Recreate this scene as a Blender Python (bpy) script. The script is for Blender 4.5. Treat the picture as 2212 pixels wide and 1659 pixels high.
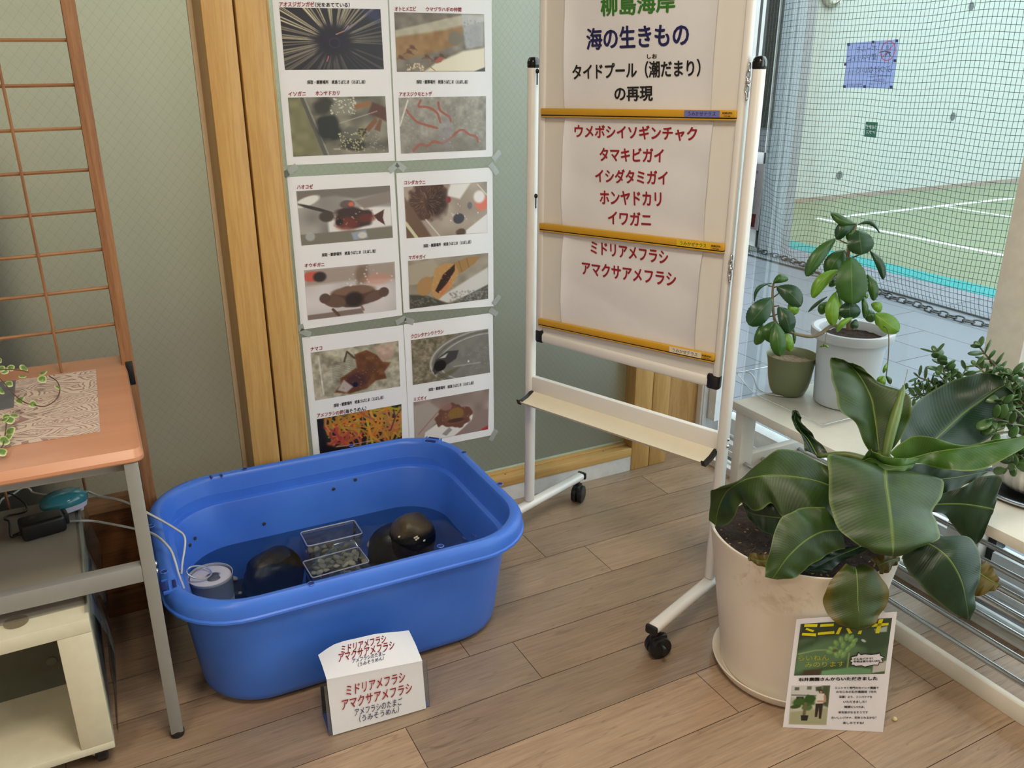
import bpy, bmesh, math, random
import numpy as np
from mathutils import Vector, Matrix, noise
from mathutils.bvhtree import BVHTree

# ---------------------------------------------------------------- clear, camera, world, lights, exposure
for _o in list(bpy.data.objects):
    bpy.data.objects.remove(_o)
SC = bpy.context.scene
COL = SC.collection
rnd = random.Random(7)
W, H = 2212.0, 1659.0
F = 1841.894                      # focal length in pixels of the 2212 x 1659 frame
YAW, PITCH, ROLL = math.radians(27.6863), math.radians(20.6246), math.radians(-0.0730)
EYE = np.array([0.0, 0.0, 1.41])
_f = np.array([math.sin(YAW) * math.cos(PITCH), math.cos(YAW) * math.cos(PITCH), -math.sin(PITCH)])
_r0 = np.array([math.cos(YAW), -math.sin(YAW), 0.0])
_d0 = np.cross(_f, _r0)
_r = math.cos(ROLL) * _r0 + math.sin(ROLL) * _d0
_d = np.cross(_f, _r)
CAM = np.array([_r, _d, _f])

cd = bpy.data.cameras.new('camera')
cam = bpy.data.objects.new('camera', cd)
COL.objects.link(cam)
cd.sensor_width = 36.0
cd.lens = F / W * 36.0
cd.clip_start = 0.02
cd.clip_end = 200
cam.matrix_world = Matrix(((_r[0], -_d[0], -_f[0], EYE[0]), (_r[1], -_d[1], -_f[1], EYE[1]),
                           (_r[2], -_d[2], -_f[2], EYE[2]), (0, 0, 0, 1)))
SC.camera = cam

wd = bpy.data.worlds.new('sky')
SC.world = wd
wd.use_nodes = True
_bg = wd.node_tree.nodes['Background']
_bg.inputs[0].default_value = (0.84, 0.95, 1.0, 1)      # overcast daylight
_bg.inputs[1].default_value = 2.5


def area(name, loc, sx, sy, power, colr, rot=(0, 0, 0)):
    l = bpy.data.lights.new(name, 'AREA')
    l.shape = 'RECTANGLE'
    l.size, l.size_y, l.energy, l.color = sx, sy, power, colr
    o = bpy.data.objects.new(name, l)
    o.location = loc
    o.rotation_euler = rot
    COL.objects.link(o)
    return o


WARM = (1.0, 0.87, 0.70)
area('ceiling_lamp_near_door', (0.35, 0.55, 2.62), 0.5, 0.5, 19, WARM)
area('ceiling_lamp_rear', (-1.2, -0.6, 2.62), 0.5, 0.5, 20, WARM)
area('ceiling_lamp_window_side', (1.3, -0.5, 2.62), 0.5, 0.5, 10, WARM)
area('back_room_fill', (-0.6, 3.6, 2.62), 0.8, 0.8, 26, (0.98, 0.97, 0.95))  # added fill light, no lamp seen here; brightens the frosted glass from behind
area('back_room_fill_door', (1.2, 3.9, 2.62), 0.8, 0.8, 24, (0.88, 0.97, 1.0))  # second added fill, cooler, behind the right hand glass

SC.view_settings.view_transform = 'Standard'
SC.view_settings.look = 'None'
SC.view_settings.gamma = 1
SC.view_settings.use_curve_mapping = False
SC.view_settings.exposure = 0.55
SC.cycles.use_denoising = True
SC.cycles.max_bounces = 8
SC.cycles.transparent_max_bounces = 16
SC.cycles.caustics_reflective = False
SC.cycles.caustics_refractive = False
SC.cycles.sample_clamp_indirect = 4.0


# ---------------------------------------------------------------- survey helpers: a pixel of the photo -> the point on a known plane
def ray(x, y):
    return CAM.T @ np.array([(x - W / 2) / F, (y - H / 2) / F, 1.0])


def onZ(x, y, z):
    d = ray(x, y)
    return EYE + (z - EYE[2]) / d[2] * d


def onY(x, y, Y):
    d = ray(x, y)
    return EYE + Y / d[1] * d


def onX(x, y, X):
    d = ray(x, y)
    return EYE + X / d[0] * d


def at(x, y, dep):
    return EYE + ray(x, y) * dep


class Plane:
    """a plane through p with normal n (towards the room); called with a pixel and a lift off the plane"""
    def __init__(s, p, n):
        s.p = np.array(p, float)
        s.n = np.array(n, float) / np.linalg.norm(n)

    def __call__(s, x, y, lift=0.0):
        d = ray(x, y)
        return EYE + ((s.n @ (s.p - EYE)) + lift) / (s.n @ d) * d


# ---------------------------------------------------------------- colours and materials
def lin(c):
    return tuple((v / 255 / 12.92) if v / 255 <= 0.04045 else ((v / 255 + 0.055) / 1.055) ** 2.4 for v in c)


class NT:
    def __init__(s, name):
        s.m = bpy.data.materials.new(name)
        s.m.use_nodes = True
        s.t = s.m.node_tree
        s.b = s.t.nodes['Principled BSDF']
        s.out = s.t.nodes['Material Output']

    def n(s, typ, **kw):
        k = s.t.nodes.new('ShaderNode' + typ)
        for a, v in kw.items():
            setattr(k, a, v)
        return k

    def l(s, a, b):
        s.t.links.new(a, b)

    def math(s, op, a, b=None, c=None):
        k = s.n('Math', operation=op)
        for i, v in enumerate((a, b, c)):
            if v is None:
                continue
            if isinstance(v, (int, float)):
                k.inputs[i].default_value = v
            else:
                s.l(v, k.inputs[i])
        return k.outputs[0]

    def mix(s, fac, a, b, blend='MIX'):
        k = s.n('Mix', data_type='RGBA', blend_type=blend)
        for i, v in ((0, fac), (6, a), (7, b)):
            if isinstance(v, (int, float)):
                k.inputs[i].default_value = v
            elif isinstance(v, tuple):
                k.inputs[i].default_value = (*v[:3], 1)
            else:
                s.l(v, k.inputs[i])
        return k.outputs[2]

    def coord(s, kind='Object', scale=(1, 1, 1), rot=(0, 0, 0)):
        c = s.n('TexCoord')
        m = s.n('Mapping')
        m.inputs['Scale'].default_value = scale
        m.inputs['Rotation'].default_value = rot
        s.l(c.outputs[kind], m.inputs[0])
        return m.outputs[0]

    def noise(s, vec, scale=5, detail=4, rough=0.55, dist=0.0):
        k = s.n('TexNoise')
        k.inputs['Scale'].default_value = scale
        k.inputs['Detail'].default_value = detail
        k.inputs['Roughness'].default_value = rough
        k.inputs['Distortion'].default_value = dist
        s.l(vec, k.inputs['Vector'])
        return k.outputs[0]

    def ramp(s, fac, stops):
        k = s.n('ValToRGB')
        e = k.color_ramp.elements
        while len(e) < len(stops):
            e.new(0.5)
        for q, (p, c) in zip(e, stops):
            q.position = p
            q.color = (*c[:3], 1) if isinstance(c, tuple) else (c, c, c, 1)
        s.l(fac, k.inputs[0])
        return k.outputs[0]

    def bump(s, h, strength=0.2, dist=0.01):
        k = s.n('Bump')
        k.inputs['Strength'].default_value = strength
        k.inputs['Distance'].default_value = dist
        s.l(h, k.inputs['Height'])
        s.l(k.outputs[0], s.b.inputs['Normal'])

    def base(s, v):
        if isinstance(v, tuple):
            s.b.inputs['Base Color'].default_value = (*v[:3], 1)
        else:
            s.l(v, s.b.inputs['Base Color'])


def mat(name, c, rough=0.5, metal=0.0, spec=0.5, mottle=0.06, scale=30, bump=0.0, trans=0.0, sub=0.0):
    """plain paint / plastic / metal with a little procedural variation"""
    t = NT(name)
    c = lin(c)
    if mottle:
        nz = t.noise(t.coord(), scale, 3)
        k = t.ramp(nz, [(0.3, tuple(v * (1 - mottle) for v in c)), (0.7, tuple(min(1, v * (1 + mottle)) for v in c))])
        t.base(k)
        if bump:
            t.bump(nz, bump, 0.004)
    else:
        t.base(c)
    t.b.inputs['Roughness'].default_value = rough
    t.b.inputs['Metallic'].default_value = metal
    t.b.inputs['Specular IOR Level'].default_value = spec
    if trans:
        t.b.inputs['Transmission Weight'].default_value = trans
    if sub:
        t.b.inputs['Subsurface Weight'].default_value = sub
        t.b.inputs['Subsurface Radius'].default_value = (0.02, 0.02, 0.02)
    return t.m


def clear(name, tint=(235, 240, 242), alpha=0.85, rough=0.05, gloss=1.0, body=0.0):
    """thin clear sheet: lets light through, shows reflections at grazing angles, a little white body"""
    t = NT(name)
    tr = t.n('BsdfTransparent')
    tr.inputs[0].default_value = (*lin(tint), 1)
    gl = t.n('BsdfGlossy')
    gl.inputs['Roughness'].default_value = rough
    di = t.n('BsdfDiffuse')
    di.inputs[0].default_value = (0.75, 0.78, 0.8, 1)
    fr = t.n('Fresnel')
    fr.inputs[0].default_value = 1.45
    m0 = t.n('MixShader')
    m0.inputs[0].default_value = body
    t.l(tr.outputs[0], m0.inputs[1])
    t.l(di.outputs[0], m0.inputs[2])
    m1 = t.n('MixShader')
    t.l(t.math('MULTIPLY', fr.outputs[0], gloss), m1.inputs[0])
    t.l(m0.outputs[0], m1.inputs[1])
    t.l(gl.outputs[0], m1.inputs[2])
    t.l(m1.outputs[0], t.out.inputs[0])
    return t.m


def wood(name, light, dark, axis='Z', rough=0.45, rings=7.0, joint=None):
    t = NT(name)
    st = {'X': (0.6, 9, 9), 'Y': (9, 0.6, 9), 'Z': (9, 9, 0.6)}[axis]
    v = t.coord(scale=st)
    big = t.noise(v, rings * 0.35, 2, 0.5, 0.6)
    fine = t.noise(t.coord(scale=tuple(k * 4 for k in st)), 9, 5, 0.7)
    wv = t.math('SINE', t.math('MULTIPLY', big, 30.0))
    f = t.math('ADD', t.math('MULTIPLY', wv, 0.10), t.math('MULTIPLY', fine, 0.75))
    c = t.ramp(f, [(0.15, lin(dark)), (0.6, lin(light))])
    t.base(c)
    t.b.inputs['Roughness'].default_value = rough
    t.bump(fine, 0.04, 0.001)
    return t.m


def attr_mat(name, rough=0.5, spec=0.4, grain=0.0):
    """printed ink: the colour of the print is stored on the mesh"""
    t = NT(name)
    a = t.n('Attribute', attribute_name='ink')
    t.base(a.outputs['Color'])
    t.b.inputs['Roughness'].default_value = rough
    t.b.inputs['Specular IOR Level'].default_value = spec
    return t.m


# ---------------------------------------------------------------- mesh builder
class MB:
    def __init__(s):
        s.v, s.f, s.uv = [], [], {}

    def add(s, vs, fs):
        o = len(s.v)
        s.v += [tuple(map(float, p)) for p in vs]
        s.f += [tuple(i + o for i in q) for q in fs]
        return o

    def box(s, c, size, R=None, bev=0.0, seg=2):
        bm = bmesh.new()
        bmesh.ops.create_cube(bm, size=1.0)
        bmesh.ops.scale(bm, vec=Vector(size), verts=bm.verts)
        if bev:
            bmesh.ops.bevel(bm, geom=list(bm.edges), offset=min(bev, min(size) * 0.49), segments=seg, profile=0.5, affect='EDGES')
        if R is not None:
            bmesh.ops.transform(bm, matrix=R.to_4x4(), verts=bm.verts)
        bm.verts.index_update()
        s.add([Vector(c) + q.co for q in bm.verts], [[q.index for q in f.verts] for f in bm.faces])
        bm.free()
        return s

    def box2(s, a, b, bev=0.0, seg=2):
        a, b = np.minimum(a, b), np.maximum(a, b)
        return s.box(tuple((a + b) / 2), tuple(b - a), None, bev, seg)

    def tube(s, pts, r, n=8, cap=True, closed=False):
        P = [Vector(p) for p in pts]
        N = len(P)
        rs = r if isinstance(r, (list, tuple)) else [r] * N
        up = None
        ring = []
        for i in range(N):
            a = P[(i - 1) % N] if (i or closed) else P[0]
            b = P[(i + 1) % N] if (i < N - 1 or closed) else P[-1]
            t = (b - a).normalized()
            if up is None:
                up = Vector((0, 0, 1)) if abs(t.z) < 0.9 else Vector((1, 0, 0))
            x = t.cross(up)
            if x.length < 1e-6:
                x = t.orthogonal()
            x.normalize()
            up = x.cross(t).normalized()
            ring.append([P[i] + (x * math.cos(2 * math.pi * k / n) + up * math.sin(2 * math.pi * k / n)) * rs[i] for k in range(n)])
        fs = []
        for i in range(N if closed else N - 1):
            j = (i + 1) % N
            fs += [(i * n + k, i * n + (k + 1) % n, j * n + (k + 1) % n, j * n + k) for k in range(n)]
        if cap and not closed:
            fs += [tuple(range(n - 1, -1, -1)), tuple((N - 1) * n + k for k in range(n))]
        s.add([p for q in ring for p in q], fs)
        return s

    def rings(s, rr, cap0=False, cap1=False, closed=True):
        """loft through rings of equal length"""
        n = len(rr[0])
        fs = []
        for i in range(len(rr) - 1):
            for k in range(n if closed else n - 1):
                k2 = (k + 1) % n
                fs.append((i * n + k, i * n + k2, (i + 1) * n + k2, (i + 1) * n + k))
        if cap0:
            fs.append(tuple(range(n - 1, -1, -1)))
        if cap1:
            fs.append(tuple((len(rr) - 1) * n + k for k in range(n)))
        s.add([p for q in rr for p in q], fs)
        return s

    def lathe(s, prof, c=(0, 0, 0), n=40, cap0=False, cap1=False, axis='Z'):
        rr = []
        for r, z in prof:
            q = []
            for k in range(n):
                a = 2 * math.pi * k / n
                x, y = r * math.cos(a), r * math.sin(a)
                p = {'Z': (x, y, z), 'X': (z, x, y), 'Y': (y, z, x)}[axis]
                q.append((c[0] + p[0], c[1] + p[1], c[2] + p[2]))
            rr.append(q)
        return s.rings(rr, cap0, cap1)

    def ball(s, c, rad, sub=2, R=None):
        bm = bmesh.new()
        bmesh.ops.create_icosphere(bm, subdivisions=sub, radius=1.0)
        rad = Vector(rad) if isinstance(rad, (tuple, list)) else Vector((rad,) * 3)
        vs = []
        for q in bm.verts:
            p = Vector((q.co.x * rad.x, q.co.y * rad.y, q.co.z * rad.z))
            if R is not None:
                p = R @ p
            vs.append(Vector(c) + p)
        bm.verts.index_update()
        s.add(vs, [[q.index for q in f.verts] for f in bm.faces])
        bm.free()
        return s

    def grid(s, G, flip=False):
        """G[i][j] -> point"""
        nj = len(G[0])
        fs = []
        for i in range(len(G) - 1):
            for j in range(nj - 1):
                q = (i * nj + j, i * nj + j + 1, (i + 1) * nj + j + 1, (i + 1) * nj + j)
                fs.append(q[::-1] if flip else q)
        s.add([p for r in G for p in r], fs)
        return s

    def quad(s, *p):
        s.add(p, [tuple(range(len(p)))])
        return s

    def prism(s, poly, ext):
        n = len(poly)
        e = np.array(ext, float)
        top = [tuple(np.array(p, float) + e) for p in poly]
        s.add(list(poly) + top, [tuple(range(n - 1, -1, -1)), tuple(range(n, 2 * n))] +
              [(k, (k + 1) % n, n + (k + 1) % n, n + k) for k in range(n)])
        return s


OFF = {}


def thing(name, label, cat, loc=(0, 0, 0), group=None):
    o = bpy.data.objects.new(name, None)
    o.empty_display_size = 0.05
    o.location = tuple(map(float, loc))
    COL.objects.link(o)
    OFF[o.name] = np.array(loc, float)
    tag(o, label, cat, group)
    return o


def tag(o, label=None, cat=None, group=None, kind=None):
    for k, v in (('label', label), ('category', cat), ('group', group), ('kind', kind)):
        if v:
            o[k] = v
    return o


def obj(name, mb, m, parent=None, label=None, sharp=35, loc=None):
    """one mesh object; a top-level mesh gets its origin at loc, a part inherits its thing's origin"""
    off = OFF[parent.name] if parent is not None else (np.array(loc, float) if loc is not None else np.zeros(3))
    me = bpy.data.meshes.new(name)
    vs = np.array(mb.v, float) - off
    me.from_pydata(vs.tolist(), [], mb.f)
    me.materials.append(m)
    me.polygons.foreach_set('use_smooth', [True] * len(me.polygons))
    me.update()
    if sharp < 180:
        me.set_sharp_from_angle(angle=math.radians(sharp))
    o = bpy.data.objects.new(name, me)
    COL.objects.link(o)
    if parent is not None:
        o.parent = parent
    elif loc is not None:
        o.location = tuple(off)
    OFF[o.name] = off
    if label:
        o['label'] = label
    return o


def struct(name, mb, m, **kw):
    return tag(obj(name, mb, m, **kw), kind='structure')


def copy_tree(o, parent=None):
    c = o.copy()
    COL.objects.link(c)
    if parent is not None:
        c.parent = parent
    for ch in list(o.children):
        copy_tree(ch, c)
    return c


def ink(o, cols):
    a = o.data.color_attributes.new('ink', 'FLOAT_COLOR', 'POINT')
    arr = np.ones((len(o.data.vertices), 4), np.float32)
    arr[:, :3] = cols
    a.data.foreach_set('color', arr.ravel())


def crom(P, n):
    """Catmull-Rom through the rows of P, n samples"""
    P = np.array(P, float)
    k = len(P)
    out = []
    for t in np.linspace(0, k - 1, n):
        i = min(int(t), k - 2)
        u = t - i
        p0 = P[i - 1] if i > 0 else 2 * P[0] - P[1]
        p1, p2 = P[i], P[i + 1]
        p3 = P[i + 2] if i + 2 < k else 2 * P[-1] - P[-2]
        out.append(0.5 * (2 * p1 + (p2 - p0) * u + (2 * p0 - 5 * p1 + 4 * p2 - p3) * u * u + (3 * p1 - p0 - 3 * p2 + p3) * u ** 3))
    return np.array(out)


# ---------------------------------------------------------------- lettering (text turned into mesh on any plane)
_TX = {}


def glyphs(txt, bold):
    key = (txt, bold)
    if key not in _TX:
        c = bpy.data.curves.new('lettering', 'FONT')
        c.body = txt
        c.resolution_u = 3
        o = bpy.data.objects.new('lettering', c)
        COL.objects.link(o)
        dg = bpy.context.evaluated_depsgraph_get()
        m = bpy.data.meshes.new_from_object(o.evaluated_get(dg))
        v = np.array([q.co[:2] for q in m.vertices])
        fs = [tuple(p.vertices) for p in m.polygons]
        bpy.data.objects.remove(o)
        bpy.data.meshes.remove(m)
        lo, hi = v.min(0), v.max(0)
        if bold:                                   # heavier strokes: the same outline printed four times, a hair apart
            n, base, f0 = len(v), v, fs
            v, fs = base, list(f0)
            lay = [0] * n
            for k, (dx, dy) in enumerate(((1, .4), (-1, .4), (0.4, -1), (-.4, 1))):
                lay += [k + 1] * n
                v = np.vstack([v, base + np.array([dx, dy * .7]) * bold])
                fs += [tuple(i + n * (k + 1) for i in q) for q in f0]
        lo, hi = v.min(0), v.max(0)
        _TX[key] = ((v - lo) / (hi - lo), fs, np.array(lay if bold else [0] * len(v), float)[:, None])
    return _TX[key]


def write(mb, txt, a, b, h, pf, bold=0.02, lift=0.0008, mirror=False, bulge=None):
    """one line of text: a, b = pixels of the middle of its left and right end, h = its height in pixels"""
    v, fs, lay = glyphs(txt, bold)
    A, B = pf(*a, lift), pf(*b, lift)
    mx, my = (a[0] + b[0]) / 2, (a[1] + b[1]) / 2
    up = pf(mx, my - h / 2, lift) - pf(mx, my + h / 2, lift)
    x = v[:, 0:1]
    if mirror:
        x = 1 - x
    P = A + x * (B - A) + (v[:, 1:2] - 0.5) * up
    nn = np.cross(B - A, up)
    nn = nn / np.linalg.norm(nn) * (1 if nn @ (EYE - A) > 0 else -1)
    P = P + nn * lay * 0.00005                 # each pass of ink lies on the one before
    if bulge is not None:
        P = P + np.array([bulge(p) for p in P])
    mb.add(P, fs)
    return mb


# ---------------------------------------------------------------- printed pictures
class Pic:
    def __init__(s, w, h, c, seed=0):
        s.w, s.h = w, h
        s.r = np.random.default_rng(seed)
        s.a = np.ones((h, w, 3)) * np.array(c, float)
        s.y, s.x = np.mgrid[0:h, 0:w]
        s.x = s.x / (w - 1)
        s.y = s.y / (h - 1)

    def field(s, nx, ny):
        g = s.r.random((ny + 2, nx + 2))
        X, Y = s.x * nx, s.y * ny
        i, j = X.astype(int), Y.astype(int)
        u, v = X - i, Y - j
        u, v = u * u * (3 - 2 * u), v * v * (3 - 2 * v)
        return (g[j, i] * (1 - u) + g[j, i + 1] * u) * (1 - v) + (g[j + 1, i] * (1 - u) + g[j + 1, i + 1] * u) * v

    def noise(s, nx, ny, amp):
        s.a += (s.field(nx, ny)[..., None] - 0.5) * 2 * amp
        return s

    def lay(s, m, c):
        s.a = s.a * (1 - m[..., None]) + np.array(c, float) * m[..., None]
        return s

    def ell(s, cx, cy, rx, ry, c, rot=0, soft=0.15, al=1.0, rag=0.0):
        a = math.radians(rot)
        k = s.w / s.h
        dx, dy = (s.x - cx) * k, s.y - cy
        X, Y = dx * math.cos(a) + dy * math.sin(a), -dx * math.sin(a) + dy * math.cos(a)
        d = np.sqrt((X / (rx * k)) ** 2 + (Y / ry) ** 2)
        if rag:
            d = d + (s.field(16, 10) - 0.5) * rag
        return s.lay(np.clip((1 - d) / soft + 0.5, 0, 1) * al, c)

    def poly(s, pts, c, soft=0.012, al=1.0):
        d = np.full(s.x.shape, 9.0)
        ins = np.zeros(s.x.shape, bool)
        n = len(pts)
        k = s.w / s.h
        for i in range(n):
            (x1, y1), (x2, y2) = pts[i], pts[(i + 1) % n]
            cr = ((y1 > s.y) != (y2 > s.y))
            with np.errstate(divide='ignore', invalid='ignore'):
                ins ^= cr & (s.x < (x2 - x1) * (s.y - y1) / (y2 - y1 + 1e-12) + x1)
            d = np.minimum(d, s._seg((x1, y1), (x2, y2), k))
        sd = np.where(ins, d, -d)
        return s.lay(np.clip(sd / soft + 0.5, 0, 1) * al, c)

    def _seg(s, a, b, k):
        ax, ay, bx, by = a[0] * k, a[1], b[0] * k, b[1]
        px, py = s.x * k, s.y
        L = (bx - ax) ** 2 + (by - ay) ** 2 + 1e-12
        t = np.clip(((px - ax) * (bx - ax) + (py - ay) * (by - ay)) / L, 0, 1)
        return np.hypot(px - ax - t * (bx - ax), py - ay - t * (by - ay))

    def line(s, pts, w, c, al=1.0, soft=0.012):
        k = s.w / s.h
        d = np.full(s.x.shape, 9.0)
        for i in range(len(pts) - 1):
            d = np.minimum(d, s._seg(pts[i], pts[i + 1], k))
        return s.lay(np.clip((w - d) / soft + 0.5, 0, 1) * al, c)

    def dots(s, n, box, r, c, al=0.9):
        for _ in range(n):
            x = box[0] + s.r.random() * (box[2] - box[0])
            y = box[1] + s.r.random() * (box[3] - box[1])
            q = r * (0.4 + s.r.random())
            s.ell(x, y, q, q * s.w / s.h, c, 0, 0.5, al)
        return s


def photo(parent, pic, corners, m, lift=0.0006, name='photograph', pf=None):
    """a printed picture as a fine mesh; corners TL, TR, BR, BL as pixels on plane pf"""
    C = [pf(*c, lift) for c in corners]
    U, V = pic.x[..., None], pic.y[..., None]
    P = (C[0] * (1 - U) + C[1] * U) * (1 - V) + (C[3] * (1 - U) + C[2] * U) * V
    mb = MB()
    w, h = pic.w, pic.h
    mb.v = P.reshape(-1, 3).tolist()
    idx = np.arange(w * h).reshape(h, w)
    mb.f = np.stack([idx[:-1, :-1], idx[1:, :-1], idx[1:, 1:], idx[:-1, 1:]], -1).reshape(-1, 4).tolist()
    o = obj(name, mb, m, parent, sharp=180)
    c = np.clip(pic.a, 0, 255) / 255
    c = np.where(c <= 0.04045, c / 12.92, ((c + 0.055) / 1.055) ** 2.4)
    ink(o, c.reshape(-1, 3))
    return o
# ================================================================ MATERIALS OF THE SETTING
M = {}
M['white_paint'] = mat('white_paint', (226, 226, 226), 0.4)
M['wall_paint'] = mat('wall_paint', (214, 208, 198), 0.8)
M['ceiling_paint'] = mat('ceiling_paint', (232, 230, 226), 0.9)
M['pine'] = wood('pine', (210, 170, 104), (190, 146, 84), 'Z', 0.42)
M['pine_x'] = wood('pine_x', (208, 168, 104), (186, 144, 84), 'X', 0.42)
M['cedar'] = wood('cedar', (166, 118, 78), (126, 84, 52), 'Z', 0.6)
M['cedar_x'] = wood('cedar_x', (172, 126, 84), (132, 88, 54), 'X', 0.6)
M['cedar_panel'] = wood('cedar_panel', (150, 98, 54), (96, 56, 28), 'X', 0.6, rings=4)
M['black'] = mat('black_plastic', (22, 22, 24), 0.35)
M['chrome'] = mat('chrome', (205, 207, 210), 0.16, metal=1.0, mottle=0.02)
M['steel'] = mat('brushed_steel', (188, 190, 192), 0.24, metal=1.0, mottle=0.03)


def floor_mat():
    t = NT('floor_planks')
    a = t.n('Attribute', attribute_name='ink')
    v = t.coord(scale=(1.6, 30, 1))
    g = t.noise(v, 4, 6, 0.65, 0.5)
    g2 = t.noise(t.coord(scale=(5, 120, 1)), 6, 3, 0.7)
    cloud = t.noise(t.coord(scale=(1.2, 3, 1)), 2.5, 3)
    f = t.math('ADD', t.math('ADD', t.math('MULTIPLY', g, 0.75), t.math('MULTIPLY', g2, 0.3)), t.math('MULTIPLY', cloud, 0.5))
    k = t.ramp(f, [(0.45, (0.62, 0.58, 0.55)), (0.95, (1.16, 1.15, 1.13))])
    # thin wavy dark streaks along the print
    st = t.noise(t.coord(scale=(0.55, 9.5, 1)), 3.2, 3, 0.5, 0.4)
    li = t.math('ABSOLUTE', t.math('SUBTRACT', st, 0.5))
    lm = t.ramp(li, [(0.0, 0.72), (0.012, 1.0)])
    c = t.mix(1.0, a.outputs['Color'], k, 'MULTIPLY')
    c = t.mix(1.0, c, lm, 'MULTIPLY')
    t.base(c)
    t.b.inputs['Roughness'].default_value = 0.34
    t.b.inputs['Specular IOR Level'].default_value = 0.6
    t.bump(g2, 0.08, 0.001)
    return t.m


# ---- floor: printed vinyl planks, joints where the survey found them
Y0, PW, PL = 0.843, 0.157, 0.92
KNOWN = {0: 1.348, 1: 1.682, 2: 1.203, 3: 0.50, 4: 0.857, 6: 1.275, 8: 1.718}
TONE = {(3, 0): 0.80, (5, 1): 0.82, (6, 1): 0.98, (6, 0): 1.05, (4, 1): 1.06, (2, 0): 1.1, (1, 0): 1.05, (0, 1): 0.86, (2, 1): 0.92, (7, 1): 0.9}
mb, cols = MB(), []
base_c = np.array(lin((162, 138, 115)))
r_ = random.Random(3)
for k in range(-22, 11):
    j0 = KNOWN.get(k, r_.uniform(0, PL))
    y0, y1 = Y0 + k * PW, min(Y0 + (k + 1) * PW, 2.46)
    n = 0
    for i in range(-5, 4):
        x0, x1 = max(j0 + i * PL, -2.6), min(j0 + (i + 1) * PL, 2.02)
        if x1 - x0 < 0.02 or y1 <= y0:
            continue
        g = 0.0008
        mb.quad((x0 + g, y0 + g, 0), (x1 - g, y0 + g, 0), (x1 - g, y1 - g, 0), (x0 + g, y1 - g, 0))
        tone = TONE.get((k, i), r_.choice([0.84, 0.95, 1.0, 1.08, 1.12]))
        hue = r_.uniform(-0.03, 0.03)
        cols += [base_c * tone * np.array([1 + hue, 1, 1 - hue])] * 4
        n += 1
nq = len(mb.v)
mb.box2((-2.6, -2.6, -0.12), (2.02, 2.46, -0.0012))
cols += [np.array(lin((70, 52, 38)))] * (len(mb.v) - nq)
o = struct('floor', mb, floor_mat())
ink(o, np.array(cols))

# ---- room shell
struct('ceiling', MB().box2((-2.7, -2.7, 2.7), (2.3, 5.1, 2.8)), M['ceiling_paint'])
struct('wall_left', MB().box2((-2.7, -2.7, -0.1), (-2.6, 5.1, 2.7)), M['wall_paint'])
struct('wall_behind_viewer', MB().box2((-2.7, -2.7, -0.1), (2.3, -2.6, 2.7)), M['wall_paint'])
struct('wall_back_room', MB().box2((-2.7, 5.0, -0.1), (2.3, 5.1, 2.7)), mat('back_room_paint', (212, 206, 178), 0.8))
struct('wall_back_room_side', MB().box2((2.19, 2.47, -0.1), (2.29, 5.0, 2.7)), M['wall_paint'])
struct('floor_back_room', MB().box2((-2.6, 2.47, -0.1), (2.19, 5.0, -0.002)), mat('back_room_floor', (120, 104, 84), 0.6))
struct('wall_over_doors', MB().box2((-2.6, 2.31, 2.25), (2.19, 2.46, 2.7)), M['wall_paint'])


# ---- wired frosted glass of the partition
def wired_glass(name, tint, rough, sp, wire, glints=0.0):
    t = NT(name)
    sep = t.n('SeparateXYZ')
    c = t.n('TexCoord')
    t.l(c.outputs['Object'], sep.inputs[0])
    X, Z = sep.outputs[0], sep.outputs[2]

    def lines(e):
        q = t.math('FRACT', t.math('DIVIDE', e, sp))
        d = t.math('ABSOLUTE', t.math('SUBTRACT', q, 0.5))
        return t.math('SMOOTH_MIN', t.math('MULTIPLY', d, 12.0), 1.0, 0.1)
    l1 = lines(t.math('ADD', X, t.math('MULTIPLY', Z, 0.82)))
    l2 = lines(t.math('SUBTRACT', X, t.math('MULTIPLY', Z, 0.82)))
    w = t.math('MULTIPLY', l1, l2)
    k = t.ramp(w, [(0.0, 1 - wire), (0.45, 1.0)])
    t.base(t.mix(1.0, lin(tint), k, 'MULTIPLY'))
    nz = t.noise(t.coord(), 130, 3, 0.6)
    t.b.inputs['Transmission Weight'].default_value = 0.86
    t.b.inputs['Roughness'].default_value = rough
    t.b.inputs['IOR'].default_value = 1.35
    h = t.math('ADD', t.math('MULTIPLY', w, 0.5), t.math('MULTIPLY', nz, 0.5))
    t.bump(h, 0.25, 0.002)
    return t.m


M['glass_left'] = wired_glass('wired_glass_left', (212, 217, 208), 0.42, 0.026, 0.22)
M['glass_right'] = wired_glass('wired_glass_right', (204, 220, 214), 0.40, 0.020, 0.24)

# left sliding panel
GLY, GRY = 2.45, 2.37
w1 = struct('window_1', MB().box2((-2.6, GLY, 0.06), (0.373, GLY + 0.005, 2.25)), M['glass_left'])
p = obj('window_frame', MB().box2((0.373, 2.31, 0.0), (0.4475, 2.46, 2.25), 0.003), M['pine'], w1)
obj('glazing_bead', MB().box2((0.361, 2.438, 0.06), (0.3735, 2.45, 2.25), 0.001), mat('pale_bead', (216, 196, 160), 0.5), w1)
obj('bottom_rail', MB().box2((-2.6, 2.425, 0.0), (0.373, 2.46, 0.10), 0.003), M['pine_x'], w1)
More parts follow.
